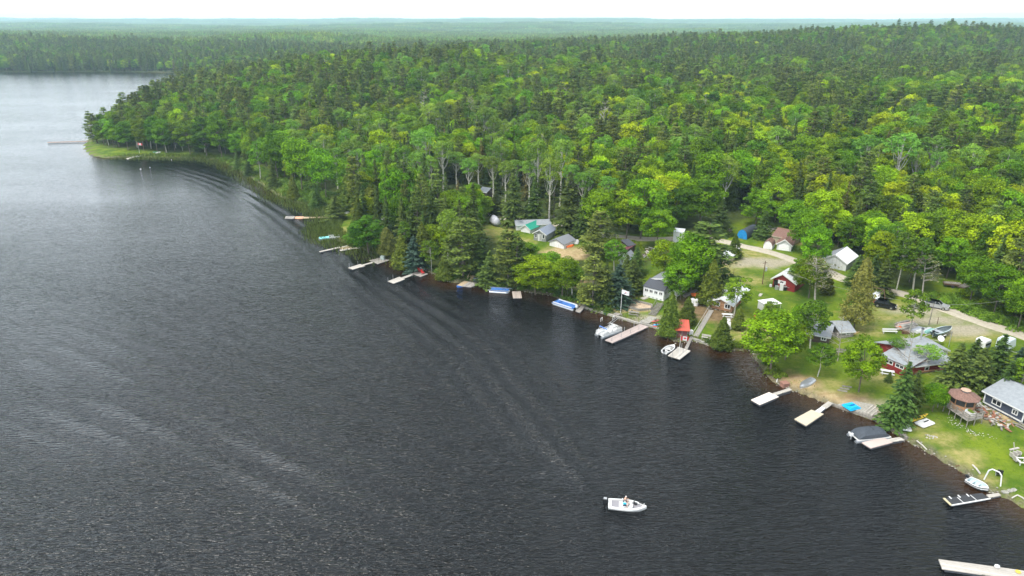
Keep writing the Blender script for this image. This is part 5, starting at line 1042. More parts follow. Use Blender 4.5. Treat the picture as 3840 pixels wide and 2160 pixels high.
# ------------------------------------------------------------------ boats
def hull_rings(L, W, Hh, n=13, bowf=1.0, stern=.82, flare=.75, sheer=.25, keel=.12):
    R_ = []
    for i in range(n):
        s = i / (n - 1); w = W / 2 * (stern + (1 - stern) * min(1, s * 3)) * (1 - max(0, (s - .45) / .55)**2.3 * bowf)
        w = max(w, .03); zt = Hh * (1 + sheer * s * s); zb = keel * 1.0 + .5 * Hh * max(0, (s - .75) / .25)**2
        R_.append((s * L - L / 2, w, zt, zb))
    return R_
def small_boat(label, loc, rz, L=4.2, W=1.6, Hh=.6, hm=ALU, im=STEEL, stripe=None, seats=3, motor=True, name='boat', cat='boat', flip=False, decked=0.0, group=None, z=-.12, wheelcover=None):
    t = thing(name, label, cat, (loc[0], loc[1], loc[2] + (Hh if flip else z)), rz, group)
    if flip: t.rotation_euler = (math.pi, 0, rz)
    R_ = hull_rings(L, W, Hh); V = []
    out = [[(x, -w, zt), (x, -w * .93, zt * .55), (x, -w * .62, zb), (x, 0, zb - .06), (x, w * .62, zb), (x, w * .93, zt * .55), (x, w, zt)] for x, w, zt, zb in R_]
    inn = [[(x + (.05 if i == 0 else -.04 if i == len(R_) - 1 else 0), y * .93, zz + (.05 if j not in (0, 6) else 0)) for j, (x, y, zz) in enumerate(o)] for i, o in enumerate(out)]
    m = MB(); m.loft(out, closed=False, cap=False); m.add([*out[0]], [(0,1,2,3,4,5,6)]); m.build('hull', hm, t, smooth=False)
    m = MB(); m.loft(inn, closed=False, cap=False); m.add([*inn[0]], [(6,5,4,3,2,1,0)]); m.build('inner_hull', im, t)
    g = MB()
    for sd_ in (0, 6):
        for i in range(len(out) - 1):
            a, b = out[i][sd_], out[i + 1][sd_]; a2 = (a[0], a[1] * .86, a[2]); b2 = (b[0], b[1] * .86, b[2]); g.add([(a[0], a[1] * 1.03, a[2] + .03), (b[0], b[1] * 1.03, b[2] + .03), (b2[0], b2[1], b2[2] + .03), (a2[0], a2[1], a2[2] + .03), (a[0], a[1] * 1.03, a[2] - .04), (b[0], b[1] * 1.03, b[2] - .04)], [(0, 1, 2, 3), (4, 5, 1, 0)])
    g.box((-L / 2 + .03, 0, Hh - .02), (.1, W * .82, .1)); g.build('gunwale', GEL if stripe is None else stripe, t)
    if stripe is not None:
        for sg in (-1, 1):
            mm = MB()
            for i in range(len(R_) - 1):
                (x0, w0, t0, b0), (x1, w1, t1, b1) = R_[i], R_[i + 1]; mm.add([(x0, sg * w0 * 1.01, t0 * .8), (x1, sg * w1 * 1.01, t1 * .8), (x1, sg * w1 * .96, t1 * .6), (x0, sg * w0 * .96, t0 * .6)], [(0,1,2,3)])
            mm.build('stripe', stripe, t)
    for k in range(seats): x = -L * .28 + k * L * .26; ww = W * (.84 if k < 2 else .72); MB().box((x, 0, Hh * .68), (.28, ww, .06)).build('seat', im, t)
    if decked: 
        x0 = L * (.5 - decked); rr = [r for r in R_ if r[0] >= x0 - .2]; m = MB(); m.loft([[(x, -w * .9, zt * .97), (x, 0, zt * 1.03), (x, w * .9, zt * .97)] for x, w, zt, zb in rr], closed=False, cap=False); m.build('foredeck', GEL, t)
    if motor: outboard(t, -L / 2 - .12, Hh)
    return t
def outboard(t, x, Hh, s=1.0, m=BLK):
    mo = MB().loft([[(x + a * s, b * s, z) for a, b in ((-.28,-.14),(.16,-.16),(.16,.16),(-.28,.14))] for z in (Hh + .05, Hh + .45 * s)]).build('motor', m, t, bevel=.04)
    MB().box((x - .05 * s, 0, Hh * .4), (.14 * s, .1 * s, Hh * 1.3)).build('shaft', STEEL, mo)
def pontoon(label, A_, B_, width, deck, z=.0, rails=WHITE, cover=None, seats=False, canopy=None, motor=True, frac=None, group='pontoon boats', cap=None):
    a, b = Wz(A_, .35), Wz(B_, .35); rz, L = fr(a, b); c = (a + b) / 2; t = thing('pontoon_boat', label, 'boat', (c.x, c.y, 0), rz, group)
    for sy in (-1, 1):
        y = sy * (width / 2 - .28); m = MB(); m.tube((-L / 2 - .1, y, .12), (L / 2 - .5, y, .12), .3, n=12); m.tube((L / 2 - .5, y, .12), (L / 2 + .15, y, .22), .3, .08, n=12); m.build('pontoon', ALU, t, smooth=False)
    MB().box((0, 0, .48), (L * .97, width, .12)).build('deck', deck, t, bevel=.02)
    if rails:
        r = MB(); h = .6
        for zz in (.62, .85, 1.12):
            for sy in (-1, 1): r.box((0, sy * (width / 2 - .05), zz), (L * .93, .04, .05 if zz > .7 else .12))
            for sx in (-1, 1): r.box((sx * L * .465, 0, zz), (.04, width - .1, .05))
        for k in range(7):
            for sy in (-1, 1): r.box((-L * .465 + L * .93 * k / 6, sy * (width / 2 - .05), .83), (.04, .05, .6))
        r.build('railing', rails, t)
        for sy in (-1, 1): MB().box((0, sy * (width / 2 - .045), .74), (L * .9, .02, .3)).build('side_panel', GEL, t)
    if seats:
        for (x, y, l, w_) in ((-L * .3, -width * .28, L * .28, .6), (-L * .3, width * .28, L * .28, .6), (L * .3, -width * .3, L * .25, .55), (L * .3, width * .3, L * .25, .55)):
            s_ = MB().box((x, y, .74), (l, w_, .4)).build('bench_seat', GEL, t, bevel=.05); MB().box((x, y + math.copysign(w_ / 2, y), 1.0), (l, .12, .45)).build('backrest', GEL, s_, bevel=.04)
        MB().box((L * .02, -width * .22, .95), (.5, .7, .8)).build('console', GEL, t, bevel=.05)
    if canopy:
        fr_ = MB()
        for x, x2 in ((-L * .42, -L * .30), (-L * .18, -L * .30), (L * .1, L * .22), (L * .38, L * .25)):
            for sy in (-1, 1): fr_.tube((x, sy * (width / 2 - .08), .6), (x2, sy * (width / 2 - .12), 1.75), .03, n=5)
            fr_.tube((x2, -(width / 2 - .12), 1.75), (x2, width / 2 - .12, 1.75), .03, n=5)
        fr_.build('canopy_frame', WHITE, t); MB().box((-L * .30, 0, 1.83), (.3, width - .1, .14)).build('folded_canopy', canopy, t, bevel=.05)
    if cover:
        R_ = [];
        for i in range(9):
            s = i / 8; x = -L * .46 + L * .92 * s; e = 1 - abs(2 * s - 1)**4; R_.append([(x, -width / 2 * (.86 + .12 * e), .62), (x, -width / 2 * (.84 + .1 * e), .62 + .62 * e), (x, -width * .2, .66 + .95 * e), (x, 0, .68 + 1.05 * e + .04 * math.sin(i * 2.3)), (x, width * .2, .66 + .95 * e), (x, width / 2 * (.84 + .1 * e), .62 + .62 * e), (x, width / 2 * (.86 + .12 * e), .62)])
        c_ = MB().loft(R_).build('cover', cover, t, smooth=False); MB().box((.1, 0, 1.74), (.05, width * .45, .04)).build('strap', BLK, c_)
    if motor: outboard(t, -L / 2 - .2, .55, 1.2, WHITE)
    return t
BLUED = mat('blue_carpet', (.06,.18,.50), .9, var=.25, scale=2)
pontoon('pontoon boat with turquoise cover at the reedy shore', KG(555,488), KG(825,462), 2.2, stripes('worn_deck', (.2,.2,.2), (.4,.4,.42), 3, 0), rails=None, motor=False)
t = bpy.data.objects[[o.name for o in bpy.data.objects if o.get('label', '').startswith('pontoon boat with turquoise')][0]]; MB().box((-1.2, 0, .60), (3.0, 2.0, .12)).build('cover', TEAL, t, bevel=.03)
for s in (-1, 1): MB().box((1.6, s * 1.05, .75), (3.0, .05, .4)).build('railing', WHITE, t)
t = pontoon('low pontoon boat with worn blue deck by the pines', KH(500,1168), KH(745,1185), 2.1, BLUED, rails=None, motor=False); 
for s in (-1, 1): MB().box((0, s * .98, .64), (5.4, .06, .2)).build('side_panel', ALU, t)
t = pontoon('flat pontoon boat under a blue cover beside the narrow dock', KH(1640,1415), KH(1360,1325), 2.3, BLUED, rails=None, motor=True)
for s in (-1, 1): MB().box((0, s * 1.08, .66), (5.2, .06, .26)).build('side_panel', WHITE, t)
MB().ball((1.6, 0, .75), (.5, .4, .3)).build('bundle', BLUED, t, smooth=True)
pontoon('white pontoon boat with folded blue canopy at the pink dock', KC(165,925), KC(430,835), 2.35, GEL, seats=True, canopy=mat('canopy_blue', (.10,.20,.48), .8))
pontoon('pontoon boat under a fitted dark-grey cover', KF(275,285), KF(730,235), 2.5, GEL, cover=COVER, rails=None)
def boat_at(label, S_, B_, W, z=0.0, land=False, **k):
    a = G(*S_) if land else Wz(S_, .3); b = G(*B_) if land else Wz(B_, .3); rz, L = fr(a, b); c = (a + b) / 2; c.z = (a.z + b.z) / 2 if land else 0
    return small_boat(label, c, rz, L=L, W=W, z=(z if land else -.15 + z), **k)
boat_at('white open rowboat moored left of the white square dock', KC(1040,1150), KC(1175,1065), 1.75, hm=GEL, im=GEL, motor=True, seats=2, decked=.25, Hh=.65)
boat_at('black and white fishing boat tied up beside the black dock', KF(1820,860), KF(2095,1010), 1.8, hm=BLK, im=mat('pale_blue_deck', (.48,.60,.64), .6), stripe=GEL, seats=3, Hh=.75, decked=.15)
boat_at('white skiff with a dark motor at the point dock', KQ(1385,652), KQ(1285,678), 1.9, hm=GEL, im=GEL, Hh=.7)
boat_at('green canoe pulled up on the grassy point', KQ(1515,618), KQ(1590,612), 1.0, land=True, hm=mat('green_canoe', (.01,.12,.05), .5), im=mat('green_canoe', (.01,.12,.05), .5), motor=False, flip=True, seats=0, name='canoe', cat='canoe')
boat_at('white dinghy lying beside the green canoe on the point', KQ(1565,628), KQ(1622,612), 1.3, land=True, hm=GEL, im=GEL, motor=False, flip=True, seats=0)
boat_at('small white boat overturned on the lawn under the tall spruce', KG(900,142), KG(975,136), 1.4, land=True, hm=GEL, im=GEL, motor=False, flip=True, seats=0)
boat_at('silver aluminium boat lying upside down on the sandy bank', KD(885,945), KD(715,1060), 1.7, land=True, hm=ALU, im=ALU, motor=False, flip=True, seats=0)
boat_at('bright red canoe lying along the white garage wall', KH(1520,608), KH(1620,575), .95, land=True, hm=ORG, im=ORG, motor=False, flip=True, seats=0, name='canoe', cat='canoe')
boat_at('white boat hull stored upright behind the white garage', KH(1640,560), KH(1670,500), 1.5, land=True, hm=GEL, im=GEL, motor=False, flip=True, seats=0)
boat_at('long white boat stored under the broad olive conifer', KB(205,1215), KB(330,1235), 1.5, land=True, hm=GEL, im=GEL, motor=False, flip=True, seats=0)
boat_at('grey canoe leaning by the trunk of the broad olive conifer', KB(370,1215), KB(445,1185), 1.1, land=True, hm=TARPG, im=TARPG, motor=False, flip=True, seats=0, name='canoe', cat='canoe')
for k, (a, b, lb, mm) in enumerate(((KB(1065,1385), KB(1215,1320), 'grey canoe nearest the trunk in the row of stored canoes', TARPG), (KB(1120,1395), KB(1260,1330), 'white canoe second from the trunk beside the lumber pile', GEL), (KB(1195,1400), KB(1335,1325), 'white canoe lying third in the row by the lumber', GEL), (KB(1245,1402), KB(1375,1345), 'pale green canoe at the end of the canoe row', mat('sea_green', (.25,.50,.46), .5)))):
    boat_at(lb, a, b, .95, land=True, hm=mm, im=mm, motor=False, flip=True, seats=0, name='canoe', cat='canoe', group='canoes stored by the lumber pile')
# boat on its trailer
t = boat_at('dark green fishing boat with pale deck parked on its trailer', KN(470,560), KN(880,400), 1.9, land=True, z=.55, hm=mat('dark_hull', (.03,.05,.06), .4), im=mat('grey_deck_paint', (.12,.15,.16), .7), stripe=mat('pale_gunwale', (.48,.58,.60), .4), Hh=.75, seats=2)
MB().box((-1.5, 0, .72), (1.1, 1.5, .06)).build('rear_deck', ALU, t); c = t.location.copy(); tr = thing('boat_trailer', 'galvanised trailer carrying the dark green fishing boat', 'trailer', (c.x, c.y, c.z - .55), t.rotation_euler.z)
MB().box((0, 0, .38), (5.4, .1, .1)).box((-.8, 0, .38), (.1, 1.9, .1)).build('frame', STEEL, tr)
for s in (-1, 1): w_ = MB().tube((-.8, s * 1.0 - .09, .3), (-.8, s * 1.0 + .09, .3), .3, n=14).build('wheel', TIRE, tr); MB().box((-.8, s * 1.02, .66), (.8, .24, .06)).build('mudguard', WHITE, tr)
# kayaks and paddle boats
def kayak(label, A_, B_, w_, m, z=0, land=True, name='kayak', group=None):
    a, b = (G(*A_), G(*B_)); rz, L = fr(a, b); c = (a + b) / 2; t = thing(name, label, name, (c.x, c.y, (a.z + b.z) / 2 + z), rz, group)
    R_ = []
    for i in range(11):
        s = i / 10; e = max(.04, math.sin(math.pi * min(max(s, .02), .98))**.6); x = L * (s - .5); R_.append([(x, w_ / 2 * e * math.cos(a_), .16 + .16 * e * math.sin(a_) + .06 * (1 - e)) for a_ in [k * math.pi / 4 for k in range(8)]])
    MB().loft(R_).build('hull', m, t, smooth=True); MB().tube((0, 0, .28), (0, 0, .35), .24, .22, n=12).build('cockpit', BLK, t); return t
kayak('yellow kayak lying against the white pedal boat', KE(1035,1178), KE(1285,1050), .8, YEL, z=.05)
for k, (lb, m, dx, dz_) in enumerate((('red kayak at the water end of the stack by the stairs', RED, 0, 0), ('light blue kayak lying across the middle of the kayak stack', LBLUE, -12, .1), ('dark red kayak behind the light blue one', mat('dark_red', (.35,.02,.06), .4), -28, .0), ('faded red kayak nearest the shore stairs', mat('faded_red', (.5,.12,.10), .5), -70, .0))):
    kayak(lb, KC(885 + dx * .2, 790 + 35 + dx), KC(985 + dx * .1, 745 + 45 + dx), .7, m, z=dz_, group='kayaks stacked by the stairs')
def pedal(label, px, rz, L, W, m, m2, z=.02, cat='pedal boat'):
    p = G(*px); t = thing('pedal_boat', label, cat, (p.x, p.y, p.z + z), rz); MB().box((0, 0, .22), (L, W, .34)).build('hull', m, t, bevel=.14)
    for s in (-1, 1): MB().box((.0, s * W * .22, .45), (L * .62, W * .30, .14)).build('seat', m, t, bevel=.05)
    MB().box((L * .1, 0, .47), (L * .35, .16, .12)).build('footwell', m2, t); return t
pedal('bright blue pedal boat parked on the concrete landing', KE(255,965), .35, 2.3, 2.1, LBLUE, mat('deep_blue', (0,.1,.35), .4)); pedal('larger white pedal boat on the lawn next to the yellow kayak', KE(1240,1185), .45, 2.9, 1.7, GEL, BLK); pedal('smaller white pedal boat nearer the water edge', KE(975,1240), 1.25, 2.0, 1.7, GEL, BLK)

# bass boat under way, with two people
a, b = Wz(KS(740,470), .3), Wz(KS(2030,600), .3); rz, L = fr(a, b); c = (a + b) / 2; Wd = 2.15
t = thing('bass_boat', 'white bass boat cruising on the open lake with two people', 'boat', (c.x, c.y, -.05), rz)
R_ = hull_rings(L, Wd, .62, n=17, stern=.9, sheer=.12)
rg_ = [[(x, -w, zt), (x, -w * 1.0, zt * .72), (x, -w * .66, zb - .1), (x, 0, zb - .16), (x, w * .66, zb - .1), (x, w, zt * .72), (x, w, zt)] for x, w, zt, zb in R_]
MB().loft(rg_, closed=False, cap=False).add(rg_[0], [(0,1,2,3,4,5,6)]).build('hull', GEL, t)
cap_ = MB(); ins = []
for (x, w, zt, zb) in R_: ins.append((x, max(w - .26, .01), zt))
for i in range(len(R_) - 1):
    (x0, w0, z0, _), (x1, w1, z1, _) = R_[i], R_[i + 1]
    for s in (-1, 1): cap_.add([(x0, s * w0, z0), (x1, s * w1, z1), (x1, s * ins[i + 1][1], z1 + .05), (x0, s * ins[i][1], z0 + .05), (x1, s * ins[i + 1][1], z1 - .12), (x0, s * ins[i][1], z0 - .12)], [(0, 1, 2, 3), (3, 2, 4, 5)])
cap_.box((-L / 2 + .18, 0, .62), (.42, Wd * .84, .1)); cap_.build('gunwale', GEL, t)
dk_ = MB(); dk_.add([(x, -y, z - .10) for x, y, z in ins] + [(x, y, z - .10) for x, y, z in ins[::-1]], [tuple(range(2 * len(ins)))]); dk_.build('deck', CARPET, t)
MB().box((-.35, 0, .48), (1.5, Wd * .62, .16)).build('cockpit', GEL, t)
MB().box((.45, -.42, .78), (.45, .55, .5)).build('console', GEL, t, bevel=.06); MB().box((.45, .42, .74), (.4, .5, .42)).build('console', GEL, t, bevel=.06); MB().tube((.18, -.42, .98), (.12, -.42, 1.0), .17, n=12).build('steering_wheel', BLK, t)
for (x, y) in ((1.05, .28), (-.45, -.42), (-.45, .42)): s_ = MB().box((x, y, .72), (.42, .44, .12)).build('seat', BLK if x > 0 else GEL, t, bevel=.04); MB().box((x - .2, y, .95), (.12, .44, .4)).build('backrest', BLK if x > 0 else GEL, s_, bevel=.04)
mo = MB().loft([[(-L / 2 - .45 + a_, b_, z) for a_, b_ in ((-.34,-.22),(.3,-.24),(.3,.24),(-.34,.22))] for z in (.40, 1.25)]).build('motor', BLK, t, bevel=.08); MB().box((-L / 2 - .45, 0, 1.30), (.45, .4, .12)).build('cowl_top', STEEL, mo, bevel=.04); MB().box((-L / 2 - .5, 0, .1), (.2, .14, .9)).build('shaft', BLK, mo)
tm = MB().box((L * .36, .35, .74), (.9, .14, .12)).build('trolling_motor', WHITE, t, bevel=.04); MB().tube((L * .42, .28, .8), (L * .30, .45, .86), .09, n=8).build('motor_head', BLK, tm); MB().box((L * .42, .02, .68), (.3, .28, .06)).build('hatch', GEL, t)
def person(label, par_boat, x, y, z, shirt, trousers, hairm, lean=0.12, reach=True):
    M = par_boat.matrix_basis; w_ = M @ Vector((x, y, z)); o = thing('person', label, 'person', w_, par_boat.rotation_euler.z)
    J = {'pel': (0, 0, .10), 'wai': (.03 + lean * .2, 0, .28), 'che': (.06 + lean * .6, 0, .46), 'nec': (.07 + lean, 0, .60), 'hea': (.09 + lean, 0, .70), 'top': (.09 + lean, 0, .82)}
    for s, k in ((-1, 'R'), (1, 'L')):
        J.update({'sh' + k: (.06 + lean * .8, s * .19, .54), 'el' + k: (.16 + lean, s * .25, .32), 'ha' + k: (.42 + lean, s * .16, .34), 'fi' + k: (.50 + lean, s * .14, .36), 'hi' + k: (.02, s * .10, .08), 'kn' + k: (.44, s * .14, .14), 'an' + k: (.52, s * .14, -.28), 'to' + k: (.68, s * .15, -.32)})
    def skin_mesh(name, chain, rad, m, par):
        ks = []; E = []
        for a_, b_ in chain:
            for k in (a_, b_):
                if k not in ks: ks.append(k)
            E.append((ks.index(a_), ks.index(b_)))
        me = bpy.data.meshes.new(name); me.from_pydata([J[k] for k in ks], E, []); ob = bpy.data.objects.new(name, me); COL.objects.link(ob)
        if par: ob.parent = par
        ob.modifiers.new('skin', 'SKIN'); sub = ob.modifiers.new('sub', 'SUBSURF'); sub.levels = 1; sub.render_levels = 1; bpy.context.view_layer.objects.active = ob
        me.materials.append(m)
        for i, k in enumerate(ks): r = rad.get(k, rad.get(k[:-1], .05)); me.skin_vertices[0].data[i].radius = (r, r * (1.35 if k in ('che', 'wai') and par is not None else 1))
        me.skin_vertices[0].data[0].use_root = True; return ob
    body = skin_mesh('body', [('pel','wai'),('wai','che'),('che','nec'),('nec','hea'),('hea','top')] + sum([[('che','sh'+k),('sh'+k,'el'+k),('el'+k,'ha'+k),('ha'+k,'fi'+k),('pel','hi'+k),('hi'+k,'kn'+k),('kn'+k,'an'+k),('an'+k,'to'+k)] for k in 'RL'], []), {'pel':.12,'wai':.11,'che':.13,'nec':.055,'hea':.085,'top':.075,'sh':.055,'el':.042,'ha':.03,'fi':.035,'hi':.08,'kn':.06,'an':.04,'to':.035}, SKIN, o)
    if shirt: skin_mesh('shirt', [('pel','wai'),('wai','che')] + sum([[('che','sh'+k),('sh'+k,'el'+k)] for k in 'RL'], []), {'pel':.145,'wai':.14,'che':.155,'sh':.075,'el':.06}, shirt, o)
    skin_mesh('trousers', [('pel','hiR'),('pel','hiL'),('hiR','knR'),('hiL','knL')], {'pel':.14,'hi':.10,'kn':.08}, trousers, o)
    MB().ball((.085 + lean, 0, .80), (.105, .095, .07)).build('hair', hairm, o, smooth=True); return o
person('person with bare shoulders and a pale cap sitting at the wheel', t, -.45, .42, .80, None, mat('navy_cloth', (.02,.03,.07), .9), mat('pale_cap', (.75,.65,.62), .8)); person('person in a bright turquoise shirt bent over in the boat', t, -.55, -.42, .80, mat('turquoise_cloth', (.02,.50,.70), .8), mat('navy_cloth', (.02,.03,.07), .9), mat('dark_hair', (.03,.02,.015), .8), lean=.2)
# ------------------------------------------------------------------ vehicles
def car(label, A_, B_, bodym, L=4.6, W=1.85, z=0):
    a, b = G(*A_), G(*B_); rz, _ = fr(a, b); c = (a + b) / 2; t = thing('parked_car', label, 'car', (c.x, c.y, (a.z + b.z) / 2 + .06), rz); h = L / 2
    pr = [(-h, .35), (-h + .05, .30), (h - .1, .30), (h, .42), (h - .02, .68), (h - .25, .86), (h - 1.15, 1.0), (-h + .25, 1.05), (-h + .03, .95)]
    bd = MB(); bd.loft([[(x * .985, s * W / 2 * k, z_ + dz) for x, z_ in pr] for s, k, dz in ((-1, .93, 0), (-1, 1.0, -.0), (1, 1.0, 0), (1, .93, 0))]); bd.build('body', bodym, t, bevel=.05)
    be = [(h - 1.35, .98), (-h + .25, 1.04)]; rf = [(h - 2.05, 1.58), (-h + .62, 1.58)]
    g = MB(); R0 = [(be[0][0], -W * .46, be[0][1]), (be[0][0], W * .46, be[0][1]), (be[1][0], W * .46, be[1][1]), (be[1][0], -W * .46, be[1][1])]; R1 = [(rf[0][0], -W * .38, 1.56), (rf[0][0], W * .38, 1.56), (rf[1][0], W * .38, 1.56), (rf[1][0], -W * .38, 1.56)]
    g.loft([R0, R1]).build('windows', GLASS, t)
    MB().loft([[(x * 1.0 + dx, y * k, z_) for x, y, z_ in R1] for dx, k, z_ in ((0, 1.04, 1.55), (0, 1.0, 1.62))]).build('roof', bodym, t)
    pl = MB()
    for i in range(4): p, q = Vector(R0[i]), Vector(R1[i]); pl.tube(p * 1.0, q, .05, n=5)
    for s in (-1, 1): pl.tube((-.15, s * W * .455, 1.0), (-.2, s * W * .385, 1.57), .045, n=5)
    pl.build('pillars', bodym, t)
    for x in (-h + .85, h - .9):
        for s in (-1, 1): w_ = MB().tube((x, s * (W / 2 - .2), .33), (x, s * (W / 2 + .015), .33), .34, n=18).build('wheel', TIRE, t); MB().tube((x, s * (W / 2 + .0), .33), (x, s * (W / 2 + .03), .33), .21, n=14).build('rim', CHROME, w_)
    for s in (-1, 1): MB().box((h - .08, s * W * .36, .74), (.14, .36, .16)).build('headlight', LAMP, t, bevel=.02); MB().box((-h + .02, s * W * .38, .85), (.08, .25, .22)).build('taillight', RED, t); MB().box((h - 1.5, s * (W / 2 + .06), 1.02), (.16, .16, .12)).build('mirror', bodym, t)
    MB().box((h - .01, 0, .5), (.06, W * .5, .16)).build('grille', BLK, t); MB().box((h + .01, 0, .38), (.04, .45, .12)).build('number_plate', WHITE, t); return t
car('black estate car parked on the grass by the white lean-to', KB(640,1035), KB(775,1060), mat('black_car_paint', (.008,.008,.012), .18, var=.05), 4.4)
car('silver-grey car with dark lower trim parked on the gravel road', KB(1290,1030), KB(1500,1075), mat('silver_car_paint', (.42,.43,.45), .25, .3, var=.04), 4.7)
def camper(label, A_, B_, W, h, m, stripe, cat='camper'):
    a, b = G(*A_), G(*B_); rz, L = fr(a, b); c = (a + b) / 2; t = thing('camper', label, cat, (c.x, c.y, min(a.z, b.z)), rz)
    MB().loft([[(-L/2, y, .55), (L/2 - .3, y, .55), (L/2, y, 1.3), (L/2 - .25, y, h), (-L/2 + .1, y, h), (-L/2, y, h - .3)] for y in (-W/2, W/2)]).build('body', m, t, bevel=.08); MB().box((0, -W/2 - .01, h * .42), (L * .8, .03, .35)).build('stripe', stripe, t)
    for x in (-L * .25, L * .15): f = MB().box((x, -W/2 - .015, h * .66), (.9, .04, .5)).build('window', GLASS, t)
    for s in (-1, 1): MB().tube((-.2, s * (W/2 - .15), .33), (-.2, s * (W/2 + .02), .33), .33, n=14).build('wheel', TIRE, t)
    MB().box((L/2 + .4, 0, .5), (1.0, .08, .08)).build('drawbar', STEEL, t)
camper('long camper with pale blue-grey roof behind the spruces', KE(2215,170), KE(2400,235), 2.4, 2.7, mat('pale_grey_body', (.55,.62,.66), .5, var=.04), mat('slate_stripe', (.12,.14,.2), .5))
camper('small white camper showing left of the spruces', KE(1965,185), KE(2050,145), 1.9, 2.1, GEL, mat('slate_stripe', (.12,.14,.2), .5))
def log_trailer(label, px, rz):
    p = G(*px); t = thing('utility_trailer', label, 'trailer', (p.x, p.y, p.z), rz); MB().box((0, 0, .6), (3.4, 1.7, .12)).box((0, .85, .8), (3.4, .06, .35)).box((0, -.85, .8), (3.4, .06, .35)).build('bed', WOODB, t); MB().box((2.4, 0, .5), (1.6, .1, .1)).build('drawbar', RUST, t)
    for s in (-1, 1): MB().tube((0, s * .9, .33), (0, s * 1.08, .33), .33, n=12).build('wheel', TIRE, t)
    for k in range(4): MB().tube((-1.6, -.55 + .36 * k, .82), (1.7, -.5 + .36 * k, .82 + .05 * k), .15, n=7).build('log', WOODG, t)
log_trailer('wooden trailer loaded with logs in the meadow', KB(1600,770), -.3); log_trailer('old low trailer half hidden in brush at the meadow edge', KB(1785,800), .5)
# covered boat by the road bend
a = G(*KH(555,290)); t = thing('covered_boat', 'tall boat wrapped in a silver-grey tarp beside the road', 'boat', (a.x, a.y, a.z), 1.9)
MB().loft([[(x, y * w * 1.1, z) for y, z in ((-1, .5), (-1.05, 1.3), (-.55, 2.3 * q), (0, 2.7 * q), (.55, 2.3 * q), (1.05, 1.3), (1, .5))] for x, w, q in ((-2.8,.8,.9), (-1.6,1.1,1.0), (0,1.2,1.05), (1.6,1.0,.95), (2.8,.3,.8))], cap=True).build('tarp', TARPG, t, smooth=True); MB().box((0, 0, .35), (4.5, .9, .3)).build('cradle', WOODG, t)
# boat on legs seen between shed roofs (pale round tank)
p = G(*KA(1165,395)); tobj(MB().ball((0, 0, .45), (1.6, 1.1, .75)), 'covered_load', 'rounded beige tarp bundle at the forest edge', 'tarp bundle', mat('beige_tarp', (.50,.44,.36), .8), (p.x, p.y, p.z), smooth=True)

# ------------------------------------------------------------------ poles, flags, wires
def pole(label, px, row, r=.12, m=WOODB, name='utility_pole', cat='pole', extra=None, group=None):
    p = G(*px); h = rise(p, row); t = thing(name, label, cat, (p.x, p.y, p.z), 0, group); MB().tube((0, 0, -.8), (0, 0, h), r, r * .7, n=9).build('shaft', m, t)
    if extra == 't': MB().box((0, 0, h - .5), (1.3, .1, .1), .4).build('crossarm', m, t); MB().tube((.35, -.2, h - 2.4), (.35, -.2, h - 1.5), .24, n=10).build('transformer', STEEL, t)
    if extra == 'l': MB().box((.35, -.2, h - .7), (.5, .12, .1), -.5).build('arm', STEEL, t); MB().ball((.6, -.33, h - .75), .16).build('lamp', LAMP, t)
    return Vector((p.x, p.y, p.z + h))
P1 = pole('dark utility pole with transformer on the dry lawn', KA(1640,1092), KA(1640,782)[1], extra='t'); P2 = pole('white lamp pole beside the low tan shed', KA(1272,768), KA(1295,572)[1], m=mat('pale_pole', (.55,.52,.47), .8), name='lamp_pole', extra='l', r=.11)
P3 = pole('thin grey utility pole between the grey car and the lumber', KB(1297,1285), KB(1338,985)[1], m=WOODG, r=.1); P4 = pole('short dark post near the gravel apron', KB(1410,1268), KB(1390,1178)[1], m=WOODB, r=.07, name='post', cat='post')
P5 = pole('pale utility pole behind the green-roofed house', KH(1292,320), KH(1296,160)[1], m=WOODG); P6 = pole('slim dark pole under the pine branches', KA(1252,980), KA(1256,880)[1], m=WOODB, r=.06, name='post', cat='post'); P7 = pole('thin mast standing behind the red cottage', KE(1560,150), KE(1578,-60)[1], m=STEEL, r=.06, name='mast', cat='mast')
def cable(label, a, b, sag):
    n_ = 14; P = [tuple(a.lerp(b, k / n_) - Vector((0, 0, sag * 4 * (k / n_) * (1 - k / n_)))) for k in range(n_ + 1)]; m = MB(); m.path(P, .022, 4); tobj(m, 'power_cable', label, 'cable', mat('cable', (.25,.25,.24), .7), group='overhead power cables')
Pfar = G(3870, 1220) + Vector((0, 0, 7)); cable('overhead cable from the thin grey pole to the right edge', P3 - Vector((0,0,.3)), Pfar, .9); cable('overhead cable from the grey pole to the transformer pole', P3 - Vector((0,0,.4)), P1 - Vector((0,0,.6)), 1.4)
cable('overhead cable between transformer pole and lamp pole', P1 - Vector((0,0,.5)), P2, .8); cable('overhead cable along the forest to the pole behind the green roof', P2, P5 - Vector((0,0,.3)), 2.0); cable('overhead cable running from the green-roof pole towards the road bend', P5 - Vector((0,0,.2)), G(1800,770) + Vector((0,0,7)), 1.0)
LEAF = [(0,1),(.13,.72),(.28,.80),(.22,.40),(.45,.62),(.52,.46),(.80,.52),(.68,.26),(.86,.12),(.45,-.16),(.52,-.36),(.06,-.28),(.08,-.75),(-.08,-.75),(-.06,-.28),(-.52,-.36),(-.45,-.16),(-.86,.12),(-.68,.26),(-.80,.52),(-.52,.46),(-.45,.62),(-.22,.40),(-.28,.80),(-.13,.72)]
